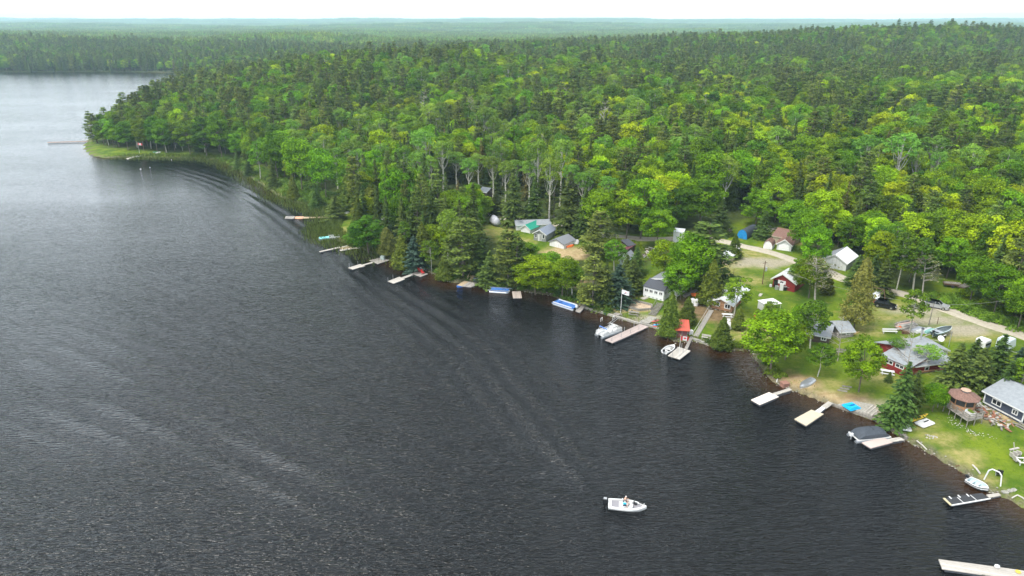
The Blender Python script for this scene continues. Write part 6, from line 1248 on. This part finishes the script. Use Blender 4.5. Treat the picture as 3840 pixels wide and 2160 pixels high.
def flag(label, base_, h, w_, fh, kind, rz, polem=WHITE, sway=.12):
    t = thing('flagpole', label, 'flagpole', base_, 0); MB().tube((0, 0, -.5), (0, 0, h), .06, .035, n=8).build('pole', polem, t); MB().ball((0, 0, h + .06), .08).build('finial', mat('gilt', (.7,.5,.15), .3, .8), t)
    ca, sa = math.cos(rz), math.sin(rz); n_ = 16; m = MB()
    def fp(u, v, o=0): wv = sway * math.sin(u * 7) * u; return (ca * w_ * u - sa * (wv + o) + ca * .04, sa * w_ * u + ca * (wv + o) + sa * .04, h - .12 - fh * (1 - v) - .18 * fh * u)
    for i in range(n_):
        u0, u1 = i / n_, (i + 1) / n_; m.cur = 1 if kind == 'ca' and ((i + .5) / n_ < .25 or (i + .5) / n_ > .75) else 0
        m.add([fp(u0, 0), fp(u1, 0), fp(u1, 1), fp(u0, 1), fp(u0, 0, .02), fp(u1, 0, .02), fp(u1, 1, .02), fp(u0, 1, .02)], [(3,2,1,0), (4,5,6,7), (0,1,5,4), (2,3,7,6)])
    o = m.build('flag', [GEL, RED], t)
    lf = MB(); s = .40 if kind == 'ca' else .2; cu, cv = (.5, .5) if kind == 'ca' else (.55, .5)
    for off in (-.012, .032): lf.add([fp(cu + x * s * fh / w_, cv + y * s, off) for x, y in LEAF] + [fp(cu, cv, off)], [(i, (i + 1) % 25, 25) for i in range(25)])
    lf.build('emblem', RED, o)
    if kind != 'ca': e = MB(); e.add([fp(.30, .2, -.015), fp(.75, .35, -.015), fp(.75, .48, -.015), fp(.30, .33, -.015)], [(0,1,2,3)]); e.add([fp(.30, .2, .035), fp(.75, .35, .035), fp(.75, .48, .035), fp(.30, .33, .035)], [(3,2,1,0)]); e.build('emblem_bar', mat('flag_blue', (.03,.05,.2), .7), o)
p = G(*KC(455,622)); flag('tall white flagpole flying a white flag by the seawall', (p.x, p.y, p.z), rise(p, KC(457,300)[1]), 1.6, 1.0, 'w', -.5)
p = Wz(KC(1236,1200), .45); flag('flagpole with Canadian flag on the white square dock', p, 4.3, 1.6, .85, 'ca', .1)
p = G(*KQ(1336,622)); flag('leaning flagpole with Canadian flag on the grassy point', (p.x, p.y, p.z), rise(p, KQ(1312,482)[1]), 1.9, 1.1, 'ca', .1)

# ------------------------------------------------------------------ shore walls, patio, stairs
def wall_line(name, label, pts_, w_, h, m, cat='wall', lift=0, par=None, worldz=None):
    P = [G(*p) for p in pts_]; mb = MB()
    for a, b in zip(P[:-1], P[1:]):
        ang, L = fr(a, b); c = (a + b) / 2; mb.box((c.x, c.y, c.z + h / 2 - .3 + lift), (L + w_ * .5, w_, h + .6), ang)
    return tobj(mb, name, label, cat, m)
wall_line('seawall', 'pale concrete seawall along the shore by the pink dock', [KC(-60,548), KC(250,640), KC(430,692), KC(700,772), KC(830,800), KC(1000,850)], .5, .42, CONC)
wall_line('seawall', 'low stone edging on the shore right of the gangway', [KC(1425,975), KC(1530,1010), KC(1630,1055)], .5, .35, STONE)
wall_line('seawall', 'timber seawall under the spruces and blue pedal boat', [KE(-20,925), KE(150,985), KE(290,1035), KE(420,1075), KE(560,1128), KE(780,1245), KE(1000,1385)], .35, .45, WOODG)
def slab(name, label, pts_, th, m, cat, lift=.05):
    P = [G(*p) for p in pts_]; c = sum(P, Vector()) / len(P); rz, _ = fr(P[0], P[1]); zz = max(p.z for p in P); L = [((p.x - c.x) * math.cos(rz) + (p.y - c.y) * math.sin(rz), -(p.x - c.x) * math.sin(rz) + (p.y - c.y) * math.cos(rz)) for p in P]
    return tobj(MB().prism(L, -th, lift), name, label, cat, m, (c.x, c.y, zz), rz)
slab('landing', 'concrete apron joining the pink dock to the stairs', [KC(705,770), KC(830,798), KC(945,690), KC(850,660)], .5, CONC, 'landing', .03)
slab('landing', 'square grey landing beside the tall white flagpole', [KC(355,655), KC(420,685), KC(480,640), KC(400,618)], .5, DECKG, 'landing', .1)
slab('landing', 'wide concrete landing under the blue pedal boat', [KE(60,960), KE(240,1010), KE(540,1105), KE(620,1060), KE(560,920), KE(330,880)], .6, CONC, 'landing', .02)
slab('boardwalk', 'plank boardwalk behind the white cottage', [KC(1290,400), KC(1325,418), KC(1495,325), KC(1460,308)], .3, DECKG, 'boardwalk', .15)
slab('step', 'square pale slab on the bank below the white cottage', [KC(720,430), KC(770,450), KC(830,425), KC(780,402)], .3, DECKW, 'slab', .12)
slab('step', 'pale wooden step pad behind the cabin back corner', [KM(1620,800), KM(1690,820), KM(1740,750), KM(1660,730)], .3, DECKW, 'step pad', .12)
t_ = slab('patio', 'sandy boat-shaped terrace held by grey timber walls', [KC(445,520), KC(700,590), KC(870,575), KC(870,530), KC(760,500), KC(540,450)], .9, mat('patio_sand', (.50,.38,.26), .9, var=.3, scale=4), 'terrace', .1)
for k, (a, b) in enumerate(((KC(445,522), KC(700,594)), (KC(700,594), KC(872,576)), (KC(872,576), KC(872,528)), (KC(872,528), KC(540,448)))):
    A_, B_ = G(*a), G(*b); ang, L = fr(A_, B_); c = (A_ + B_) / 2; iv = t_.matrix_basis.inverted(); lc_ = iv @ Vector((c.x, c.y, t_.location.z)); MB().box((0, 0, -.15 + (.25 if k > 1 else 0)), (L, .3, .9)).build('side_wall', WOODG, t_, loc=lc_, rz=ang - t_.rotation_euler.z)
def stairs(label, A_, B_, w_, n_, m, rails=1, name='stairs'):
    a, b = G(*A_), G(*B_); d = b - a; rz, L = fr(a, b); t = thing(name, label, 'stairs', (a.x, a.y, a.z), rz); H_ = max(b.z - a.z, .6)
    for k in range(n_): MB().box((L * (k + .5) / n_, 0, H_ * (k + .5) / n_ + .18), (L / n_ * .55, w_, .08)).build('step', m, t)
    for s in (-1, 1): MB().add([(0, s * w_ * .46, -.1), (L, s * w_ * .46, H_ - .1), (L, s * w_ * .46, H_ + .12), (0, s * w_ * .46, .12), (0, s * w_ * .50, -.1), (L, s * w_ * .50, H_ - .1), (L, s * w_ * .50, H_ + .12), (0, s * w_ * .50, .12)], [(0,1,2,3), (7,6,5,4), (0,4,5,1), (3,2,6,7), (0,3,7,4), (1,5,6,2)]).build('stringer', m, t)
    for s in ((-1, 1) if rails == 2 else (1,) if rails == 1 else ()):
        MB().tube((0, s * w_ * .53, 1.05), (L, s * w_ * .53, H_ + 1.05), .045, n=5).build('handrail', m, t)
        for k in range(4): MB().tube((L * k / 3, s * w_ * .53, H_ * k / 3 - .2), (L * k / 3, s * w_ * .53, H_ * k / 3 + 1.05), .04, n=5).build('post', m, t)
stairs('dark-treaded timber stairs from the landing to the white cottage', KC(875,660), KC(985,510), 1.5, 10, WOODG, 2); stairs('long pale stairway with handrail from the dock to the cabin', KC(1460,945), KC(1672,590), 1.0, 26, mat('bleached_wood', (.44,.41,.37), .85, var=.15), 1)
stairs('small plank stair rising behind the blue-bin dock', KH(225,1050), KH(275,985), 1.3, 6, DECKT, 1); stairs('little dark stair beside the narrow grey dock', KH(1775,1345), KH(1825,1310), 1.1, 4, WOODG, 0)
for k, (x, y) in enumerate(((1345,1042), (1315,1070), (1285,1098))): p = G(*KD(x, y)); tobj(MB().box((0, 0, .05), (1.55, .3, .24)), 'timber_step', ('top', 'middle', 'lowest')[k] + ' of three timber steps set in the sandy bank', 'step', WOODG, (p.x, p.y, p.z), -.35, 'timber steps in the bank', bevel=.02)
for k, (x, y) in enumerate(((495,985), (540,1000), (585,1030))): p = G(*KE(x, y)); tobj(MB().box((0, 0, .1), (3.4, .2, .2)), 'beam', ('long', 'second long', 'third long')[k] + ' timber beam lying on the concrete landing', 'beam', DECKW, (p.x, p.y, p.z + .02), .72, 'beams on the landing')

# ------------------------------------------------------------------ furniture and small things
def bench(label, px, rz, L=1.8, m=WHITE, table=False, name='bench', group=None):
    p = G(*px); t = thing('picnic_table' if table else name, label, 'picnic table' if table else 'bench', (p.x, p.y, p.z), rz, group)
    if table:
        MB().box((0, 0, .75), (L, .75, .06)).build('tabletop', m, t)
        for s in (-1, 1): MB().box((0, s * .72, .45), (L, .28, .05)).build('seat', m, t)
        for s in (-1, 1): MB().box((s * L * .35, 0, .42), (.08, 1.4, .08)).tube((s * L * .35, -.6, 0), (s * L * .35, -.25, .73), .05, n=5).tube((s * L * .35, .6, 0), (s * L * .35, .25, .73), .05, n=5).build('leg', m, t)
    else:
        MB().box((0, 0, .45), (L, .42, .06)).build('seat', m, t); MB().box((0, .24, .8), (L, .05, .36)).build('backrest', m, t)
        for s in (-1, 1): MB().box((s * L * .42, 0, .22), (.08, .4, .44)).build('leg', m, t)
bench('long white bench on the lawn left of the lumber pile', KB(772,1395), -.05, 2.9); bench('grey wooden bench on the grass above the seawall', KC(630,650), -.35, 2.2, WOODG, True); bench('white picnic table by the red cottage porch', KE(735,515), -.4, 2.2, GEL, True)
bench('brown bench in the grass left of the round maple', KD(1270,600), -.25, 2.0, WOODG); bench('bleached bench by the shore right of the gangway', KC(1600,975), -.4, 1.8, mat('bleached_wood', (.44,.41,.37), .85)); bench('white picnic table at the stairway side of the cabin', KC(1885,680), -.15, 2.2, GEL, True)
def chair(label, p, rz, m, group):
    t = thing('deck_chair', label, 'chair', p, rz, group); MB().box((0, 0, .38), (.6, .6, .07)).build('seat', m, t); MB().box((0, .36, .72), (.62, .07, .8), rx=-.25).build('backrest', m, t)
    for s in (-1, 1): MB().box((s * .33, .02, .55), (.1, .7, .05)).build('armrest', m, t); MB().box((s * .3, -.25, .25), (.07, .07, .55)).build('leg', m, t)
for lb, a in (('red deck chair beside the white box on the inner platform', KG(1908,925)), ('red deck chair nearer the platform edge', KG(1950,958))): chair(lb, Wz(a, .4), .6, RED, 'red chairs on the dock')
p = Wz(KG(1945,912), .4); tobj(MB().ball((0, 0, .55), (.75, .6, .55)), 'covered_grill', 'white covered bundle behind the red chairs on the dock', 'covered bundle', WHITE, p, smooth=True)
for k, a in enumerate((KH(290,1072), KH(322,1078))): chair(('left', 'right')[k] + ' of two dark chairs on the blue-bin dock', Wz(a, .4), .2, mat('charcoal_chair', (.06,.07,.09), .6), 'dark chairs on the dock')
p = Wz(KG(1415,762), .4); tobj(MB().box((0, 0, .5), (1.1, .9, 1.0)), 'storage_box', 'grey-green storage box on the inner dock platform', 'box', mat('grey_green', (.30,.36,.33), .7), p, -.3, bevel=.03)
p = Wz(KH(85,1125), .1); tobj(MB().box((0, 0, .0), (1.4, .7, .42)), 'bin', 'blue bin hanging beneath the dock edge', 'bin', BLUE, p, .2, bevel=.03)
for k, (x, y) in enumerate(((1415,515), (1462,520))): p = G(*KC(x, y)); tobj(MB().tube((0, 0, 0), (0, 0, 1.45), .55, n=14).tube((0, 0, 1.45), (0, 0, 1.65), .55, .2, n=14), 'water_tank', ('left', 'right')[k] + ' of two white upright tanks by the brown cabin', 'tank', GEL, (p.x, p.y, p.z), 0, 'white tanks by the cabin', smooth=False)
p = G(*KC(1452,455)); tobj(MB().add([(-.9,-.6,1.3),(.9,-.6,1.3),(.9,.7,1.5),(-.9,.7,1.5),(0,0,1.9)], [(0,1,4),(1,2,4),(2,3,4),(3,0,4),(3,2,1,0)]).tube((0, 0, -.1), (0, 0, 1.5), .05, n=6), 'parasol', 'small folded orange canopy behind the white tanks', 'canopy', ORG, (p.x, p.y, p.z))
# white swing set / covered structure on the lawn
p = G(*KC(2440,580)); t = thing('garden_canopy', 'white fabric garden canopy half hidden by a young tree', 'canopy', (p.x, p.y, p.z), .3)
for sx in (-1, 1):
    for sy in (-1, 1): MB().tube((sx * 1.8, sy * 1.4, -.1), (sx * 1.8, sy * 1.4, 1.9), .05, n=6).build('leg', WHITE, t)
MB().add([(-2,-1.6,1.9),(2,-1.6,1.9),(2,1.6,1.9),(-2,1.6,1.9),(-.7,0,2.7),(.7,0,2.7)], [(0,1,5,4),(1,2,5),(2,3,4,5),(3,0,4),(3,2,1,0)]).build('roof', GEL, t); MB().box((-1.8, 0, 1.0), (.04, 2.8, 1.7)).build('side_panel', GEL, t)
p = G(*KC(2250,715)); tobj(MB().tube((0, 0, 0), (0, 0, .9), .4, .25, n=10).tube((0, 0, .9), (.1, 0, 1.7), .12, n=8), 'garden_stove', 'rusty orange garden stove standing on the lawn', 'stove', mat('rust_orange', (.45,.14,.04), .8, var=.25), (p.x, p.y, p.z))
a, b = G(*KC(1905,690)), G(*KC(1912,840)); rz, L = fr(a, b); t = thing('slide_ramp', 'narrow white plank ramp running down the lawn', 'ramp', (a.x, a.y, a.z), rz); MB().box((L / 2, 0, .12 + (b.z - a.z) / 2), (L, .7, .1)).build('plank', WHITE, t); MB().box((L, 0, .3 + b.z - a.z), (.3, .8, .5)).build('foot', STEEL, t)
# boat lift frames in the water
t0 = Wz(KC(330,725), 0); t = thing('boat_lift', 'submerged metal boat lift with two white frames', 'boat lift', t0, .6)
for (x, y) in ((-1.6, .9), (1.2, .2)):
    MB().path([(x - .6, y, -.6), (x - .6, y, .7), (x + .1, y + .3, .75), (x + .1, y + .3, -.3)], .06, 6).build('frame', WHITE, t)
MB().tube((-1.8, -.8, -.05), (1.8, .1, .35), .06, n=6).tube((-1.6, -1.3, -.05), (2.0, -.3, .35), .06, n=6).build('rail', STEEL, t)
# arch frame, log, odd pieces on the right lawn
a, b = G(*KP(1655,960)), G(*KP(2040,1125)); rz, L = fr(a, b); h = 2.0; t = thing('swing_frame', 'white tubular arch frame standing on the lawn', 'frame', (a.x, a.y, a.z), rz); MB().path([(0, 0, -.2), (.25, 0, h * .8), (.6, 0, h), (L - .6, 0, h), (L - .25, 0, h * .8), (L, 0, b.z - a.z - .2)], .09, 8).build('arch', GEL, t)
p = G(*KP(1985,880)); t = thing('garden_chair', 'dark mesh lounge chair under the white arch', 'chair', (p.x, p.y, p.z), 1.1); MB().box((0, 0, .4), (.7, .7, .08)).build('seat', BLK, t); MB().box((-.4, 0, .8), (.08, .7, .8)).build('backrest', BLK, t)
for s in (-1, 1): MB().box((.1, s * .33, .2), (.6, .05, .4)).build('leg', STEEL, t)
def logp(label, A_, B_, r, m=WOODG, name='log'):
    a, b = G(*A_), G(*B_); mid = (a + b) / 2 + Vector((.08, .05, .02)); tobj(MB().path([tuple(a + Vector((0,0,r))), tuple(mid + Vector((0,0,r))), tuple(b + Vector((0,0,r)))], r, 8), name, label, 'log', m)
BW = mat('bleached_wood', (.44,.41,.37), .85, var=.15)
logp('bleached log lying on the lawn left of the arch', KP(1390,650), KP(1560,850), .12, BW); logp('pale driftwood pole along the water edge', KP(105,90), KP(340,300), .1, BW); logp('weathered pole beside the trailer boat', KN(265,515), KN(620,385), .09, BW); logp('long orange plank in the rubble by the blue house', KO(1630,900), KO(2210,1195), .09, mat('orange_timber', (.55,.36,.2), .8)); logp('grey plank edging the rubble strip', KO(1560,945), KO(2110,1240), .08, BW)
logp('crooked grey driftwood in the bottom right grass', KP(2290,1410), KP(2420,1340), .09, BW); logp('long driftwood branch reaching the right edge', KP(2420,1340), KP(2640,1480), .1, BW); logp('white post standing at the shore under the big maple', KD(400,985), KD(425,850), .09, GEL); logp('small leaning white pole by the shore shrubs', KC(1915,1035), KC(1985,970), .05, BW); logp('orange plank beside the small grey-roofed cabin', KI(1200,1060), KI(1340,990), .07, mat('orange_timber', (.55,.36,.2), .8))
p = G(*KD(505,1035)); tobj(MB().box((0, 0, .5), (1.2, 1.0, .9)).box((0, 0, 1.0), (1.35, 1.15, .1)), 'pump_box', 'small brown box with pinkish lid at the water edge', 'box', mat('pink_brown', (.30,.15,.11), .8), (p.x, p.y, p.z - .2), .3)
p = G(*KO(810,400)); tobj(MB().box((0, 0, .4), (1.8, .8, .8), .1), 'wood_stack', 'dark red covered stack behind the gazebo', 'wood stack', mat('dark_red_cover', (.17,.03,.03), .8), (p.x, p.y, p.z), bevel=.04)
for k, (x, y) in enumerate(((1495,655), (1515,695))): p = G(*KO(x, y)); tobj(MB().box((0, 0, .1), (1.3, .3, .2)), 'plank', ('upper', 'lower')[k] + ' of two white planks between gazebo and blue house', 'plank', GEL, (p.x, p.y, p.z), .2 - .2 * k, 'white planks by the blue house')
# table and chairs at right edge
p = G(*KP(2520,600)); t = thing('garden_table', 'white square garden table with open middle at the right edge', 'table', (p.x, p.y, p.z), -.1)
for (x, y, dx, dy) in ((0, .6, 1.4, .2), (0, -.6, 1.4, .2), (.6, 0, .2, 1.0), (-.6, 0, .2, 1.0)): MB().box((x, y, .55), (dx, dy, .1)).build('top_board', GEL, t)
for sx in (-1, 1):
    for sy in (-1, 1): MB().box((sx * .55, sy * .55, .25), (.08, .08, .5)).build('leg', GEL, t)
for k, (x, y, r) in enumerate(((2310,490,.3), (2360,450,.7), (2430,430,.9), (2390,580,.1))): chair(('leftmost', 'second', 'third', 'nearest')[k] + ' grey chair around the white garden table', G(*KP(x, y)), r + 1.5, BW, 'chairs around the garden table')
p = G(*KP(2350,280)); tobj(MB().box((0, 0, .12), (1.7, .3, .14), .3).tube((0, 0, .1), (-.2, .2, 1.1), .06, n=6), 'seesaw', 'small grey seesaw at the edge of the right lawn', 'seesaw', BW, (p.x, p.y, p.z))
for k, (x, y) in enumerate(((2140,1255), (2260,1225), (2340,1210))): p = G(*KP(x, y)); tobj(MB().prism([(-.4,-.25),(.35,-.3),(.5,.1),(.1,.32),(-.42,.2)], -.1, .06), 'stepping_stone', ('largest', 'middle', 'farthest')[k] + ' stepping stone leading from the black dock', 'stone', STONE, (p.x, p.y, p.z), .3 * k, 'stepping stones by the black dock')
# lumber pile
p = G(*KB(1010,1320)); 
for k in range(13):
    lv, j = divmod(k, 4); L = 3.2 + rng.random() * 1.4; mm = [DECKW, BW, mat('pink_timber', (.55,.38,.32), .8), WOODG][k % 4]
    tobj(MB().box((0, 0, .12), (L, .5, .2)), 'board_stack', f'{ORD[k]} bundle of boards up from the ground in the lumber pile', 'board bundle', mm, (p.x - .3 + (rng.random() - .5) * .8, p.y - 1.0 + j * .72 + lv * .2, p.z + lv * .24), .35 + (rng.random() - .5) * .3, 'bundles of boards in the lumber pile')
p = G(*KB(930,1345)); tobj(MB().box((0, 0, .35), (1.0, .8, .7)), 'crate', 'orange crate in front of the lumber pile', 'crate', ORG, (p.x, p.y, p.z), .2, bevel=.05); p = G(*KB(985,1400)); tobj(MB().box((0, 0, .3), (1.3, .6, .6)), 'planter_box', 'dark wooden box by the tree at the lumber pile', 'box', WOODB, (p.x, p.y, p.z), -.1)
p = G(*KN(615,690)); t = thing('satellite_dish', 'round pale satellite dish in front of the trailer boat', 'satellite dish', (p.x, p.y, p.z), 0); MB().tube((0, 0, 0), (0, 0, 1.2), .05, n=6).build('post', STEEL, t); MB().tube((0, 0, 1.2), (-.02, -.25, 1.42), .02, .62, n=18).build('dish', GEL, t)
logp('white crossbar leaning at the back of the trailer boat', KN(330,570), KN(650,620), .05, BW, 'crossbar')
# pebbly line and piles: loose things nobody counts
def scatter_stones(name, label, pts_, n_, spread, s0, s1, mats, boards=False):
    mb = MB()
    P = [G(*p) for p in pts_]
    for k in range(n_):
        i = int(rng.random() * (len(P) - 1)) if len(P) > 1 else 0; f = rng.random(); p = P[i].lerp(P[min(i + 1, len(P) - 1)], f) + Vector((rng.normal() * spread, rng.normal() * spread, 0)); p.z = max(0.02, hz(p.x, p.y)); s = s0 + (s1 - s0) * rng.random(); mb.cur = int(rng.random() * len(mats))
        if boards: mb.box((p.x, p.y, p.z + .1 + .5 * rng.random()), (s * 3.2, .12 + .25 * rng.random(), .07 + .1 * rng.random()), rng.random() * 3.14, rx=rng.normal() * .25)
        else: mb.ball((p.x, p.y, p.z + s * .15), (s, s * (.6 + .5 * rng.random()), s * .5), 5, 3)
    return tag(mb.build(name, mats), label, kind='stuff')
scatter_stones('stones', 'loose pale stones curving across the right lawn', [KO(850,990), KO(1000,1160), KO(1300,1330), KO(1500,1420), KF(2180,290)], 80, .35, .05, .13, [STONE, BW]); scatter_stones('stones', 'small heap of stones on the lawn', [KF(1340,285)], 24, .4, .08, .2, [STONE, BW])
scatter_stones('shore_stones', 'rocks along the waterline', SH[1:12], 150, .35, .06, .17, [WOODB, CONC, WOODG]); scatter_stones('shore_stones', 'rocks along the waterline between the docks', SH[12:42], 380, .4, .08, .22, [WOODG, CONC, WOODB])
scatter_stones('rubble', 'broken boards and rubble along the blue house', [KO(1450,790), KO(1700,960), KO(2080,1230)], 90, .8, .12, .35, [WOODG, BW, mat('brick_red', (.30,.13,.08), .9)], True); scatter_stones('junk', 'heap of scrap boards and metal behind the cottages', [KJ(1500,820), KJ(1900,720), KJ(2150,620), KJ(1700,980)], 210, 1.3, .15, .6, [WOODG, BW, STEEL, DWOOD, RUST], True)
scatter_stones('junk', 'white boards and scrap lying by the maroon lean-to', [KJ(200,740), KJ(420,800), KJ(650,770)], 60, .8, .25, .7, [GEL, BW, WOODG], True)
scatter_stones('junk', 'old boards at the edge of the wood behind the tan house', [KA(1750,345), KA(1640,410)], 40, .9, .2, .5, [BW, WOODG], True)
# metal rack behind the white garage
p = G(*KH(1600,420)); t = thing('boat_rack', 'light metal boat rack behind the white garage', 'rack', (p.x, p.y, p.z), -.2)
for x in (-2, -1, 0, 1, 2): MB().path([(x, -.6, 0), (x, -.6, 1.3), (x, .6, 1.3), (x, .6, 0)], .04, 5).build('hoop', STEEL, t)
MB().tube((-2.2, -.6, 1.3), (2.2, -.6, 1.3), .04, n=5).tube((-2.2, .6, 1.3), (2.2, .6, 1.3), .04, n=5).build('rail', STEEL, t)
# reeds and shore plants
def reeds(name, label, sel, dmin, dmax, n_, h, c0, c1, wdt=.10):
    C = []; 
    while len(C) < n_:
        i = int(rng.random() * (len(sel) - 1)); f = rng.random(); a = np.array(W0(*sel[i])) * (1 - f) + np.array(W0(*sel[i + 1])) * f; q = a + rng.normal(size=2) * 4
        C.append(q)
    C = np.array(C); d = sdf(C[:, 0], C[:, 1]); k = (d > dmin - 1.5 * rng.random(len(d))) & (d < dmax); C = C[k]; d = d[k]; Z = np.maximum(H(C[:, 0], C[:, 1], d), -.05)
    hh = h * (.6 + .7 * rng.random(len(C))); th = rng.random(len(C)) * 6.283; dx = np.stack((np.cos(th), np.sin(th), 0 * th), 1) * wdt; ln = rng.normal(size=(len(C), 3)) * .12; ln[:, 2] = 0; B = np.stack((C[:, 0], C[:, 1], Z - .05), 1); T_ = B + ln + np.stack((0 * hh, 0 * hh, hh), 1)
    V = np.stack((B - dx, B + dx, T_ + dx * .3, T_ - dx * .3), 1); me = crown_mesh(name, V, tint(c0, c1, .5 + .35 * rng.normal(size=len(C)))); o = bpy.data.objects.new(name, me); COL.objects.link(o); tag(o, label, kind='stuff')
reeds('reeds', 'reeds and sedge along the bay shore', SH[41:62], -6.5, 5.0, 17000, .9, (.06,.095,.015), (.19,.25,.05)); reeds('grass_tufts', 'long grass along the built-up shore', SH[14:40], .3, 3.0, 7000, .35, (.07,.12,.01), (.22,.30,.04), .07)
def bushes(name, label, line, n_, spread, r0, r1, c0, c1, par=None):
    P = [G(*p) for p in line]; Vs = []; Cs = []
    for k in range(n_):
        i = int(rng.random() * (len(P) - 1)); p = P[i].lerp(P[i + 1], rng.random()) + Vector((rng.normal() * spread, rng.normal() * spread, 0)); p.z = hz(p.x, p.y)
        if p.z < .12: continue
        r = r0 + (r1 - r0) * rng.random(); m_ = int(55 * (r / .8)**1.6) + 20; d = rng.normal(size=(m_, 3)); d[:, 2] = abs(d[:, 2]); d /= np.linalg.norm(d, axis=1)[:, None]; Pp = np.array(p) + d * r * (.6 + .45 * rng.random((m_, 1))) * np.array((1, 1, .85)); Vs.append(leaves(Pp, d + np.array((0, 0, .5)) + rng.normal(size=(m_, 3)) * .5, .30, rng)); Cs.append(tint(c0, c1, .5 + .3 * rng.normal() + .2 * rng.normal(size=m_)))
    o = bpy.data.objects.new(name, crown_mesh(name, np.concatenate(Vs), np.concatenate(Cs))); COL.objects.link(o); tag(o, label, kind='stuff')
bushes('undergrowth', 'bushes and brush under the shore trees', [KG(1130,600), KG(1400,720), KG(1700,880), KG(2150,960), KH(0,1020), KH(350,1050), KH(950,1150), KH(1300,1200), KH(1650,1330), KC(0,520), KC(300,600)], 260, 1.8, .5, 1.2, (.03,.06,.008), (.10,.17,.02))
bushes('undergrowth', 'roadside brush below the forest', [KB(1450,900), KB(1700,1010), KB(1950,1110), KB(2250,1210), KB(2576,1330), (4000,1290)], 170, 1.4, .6, 1.3, (.05,.10,.01), (.14,.24,.02)); bushes('undergrowth', 'low bushes on the shore below the big maple', [KC(1640,1050), KC(1850,1090), KC(2100,1100), KC(2260,1040), KD(150,500), KD(260,840), KD(360,900)], 90, 1.3, .5, 1.0, (.04,.08,.008), (.15,.22,.02))
bushes('undergrowth', 'brush along the foot of the hillside by the bay', [KR(100,330), KR(600,520), KR(1000,640), KR(1200,760), KR(1400,900)], 240, 3.2, .7, 1.8, (.04,.09,.01), (.13,.21,.03)); bushes('undergrowth', 'bright bushes behind the junk heap', [KJ(350,250), KJ(700,330), KJ(1050,430), KJ(1150,560)], 45, 1.0, .6, 1.2, (.08,.16,.01), (.22,.36,.02))
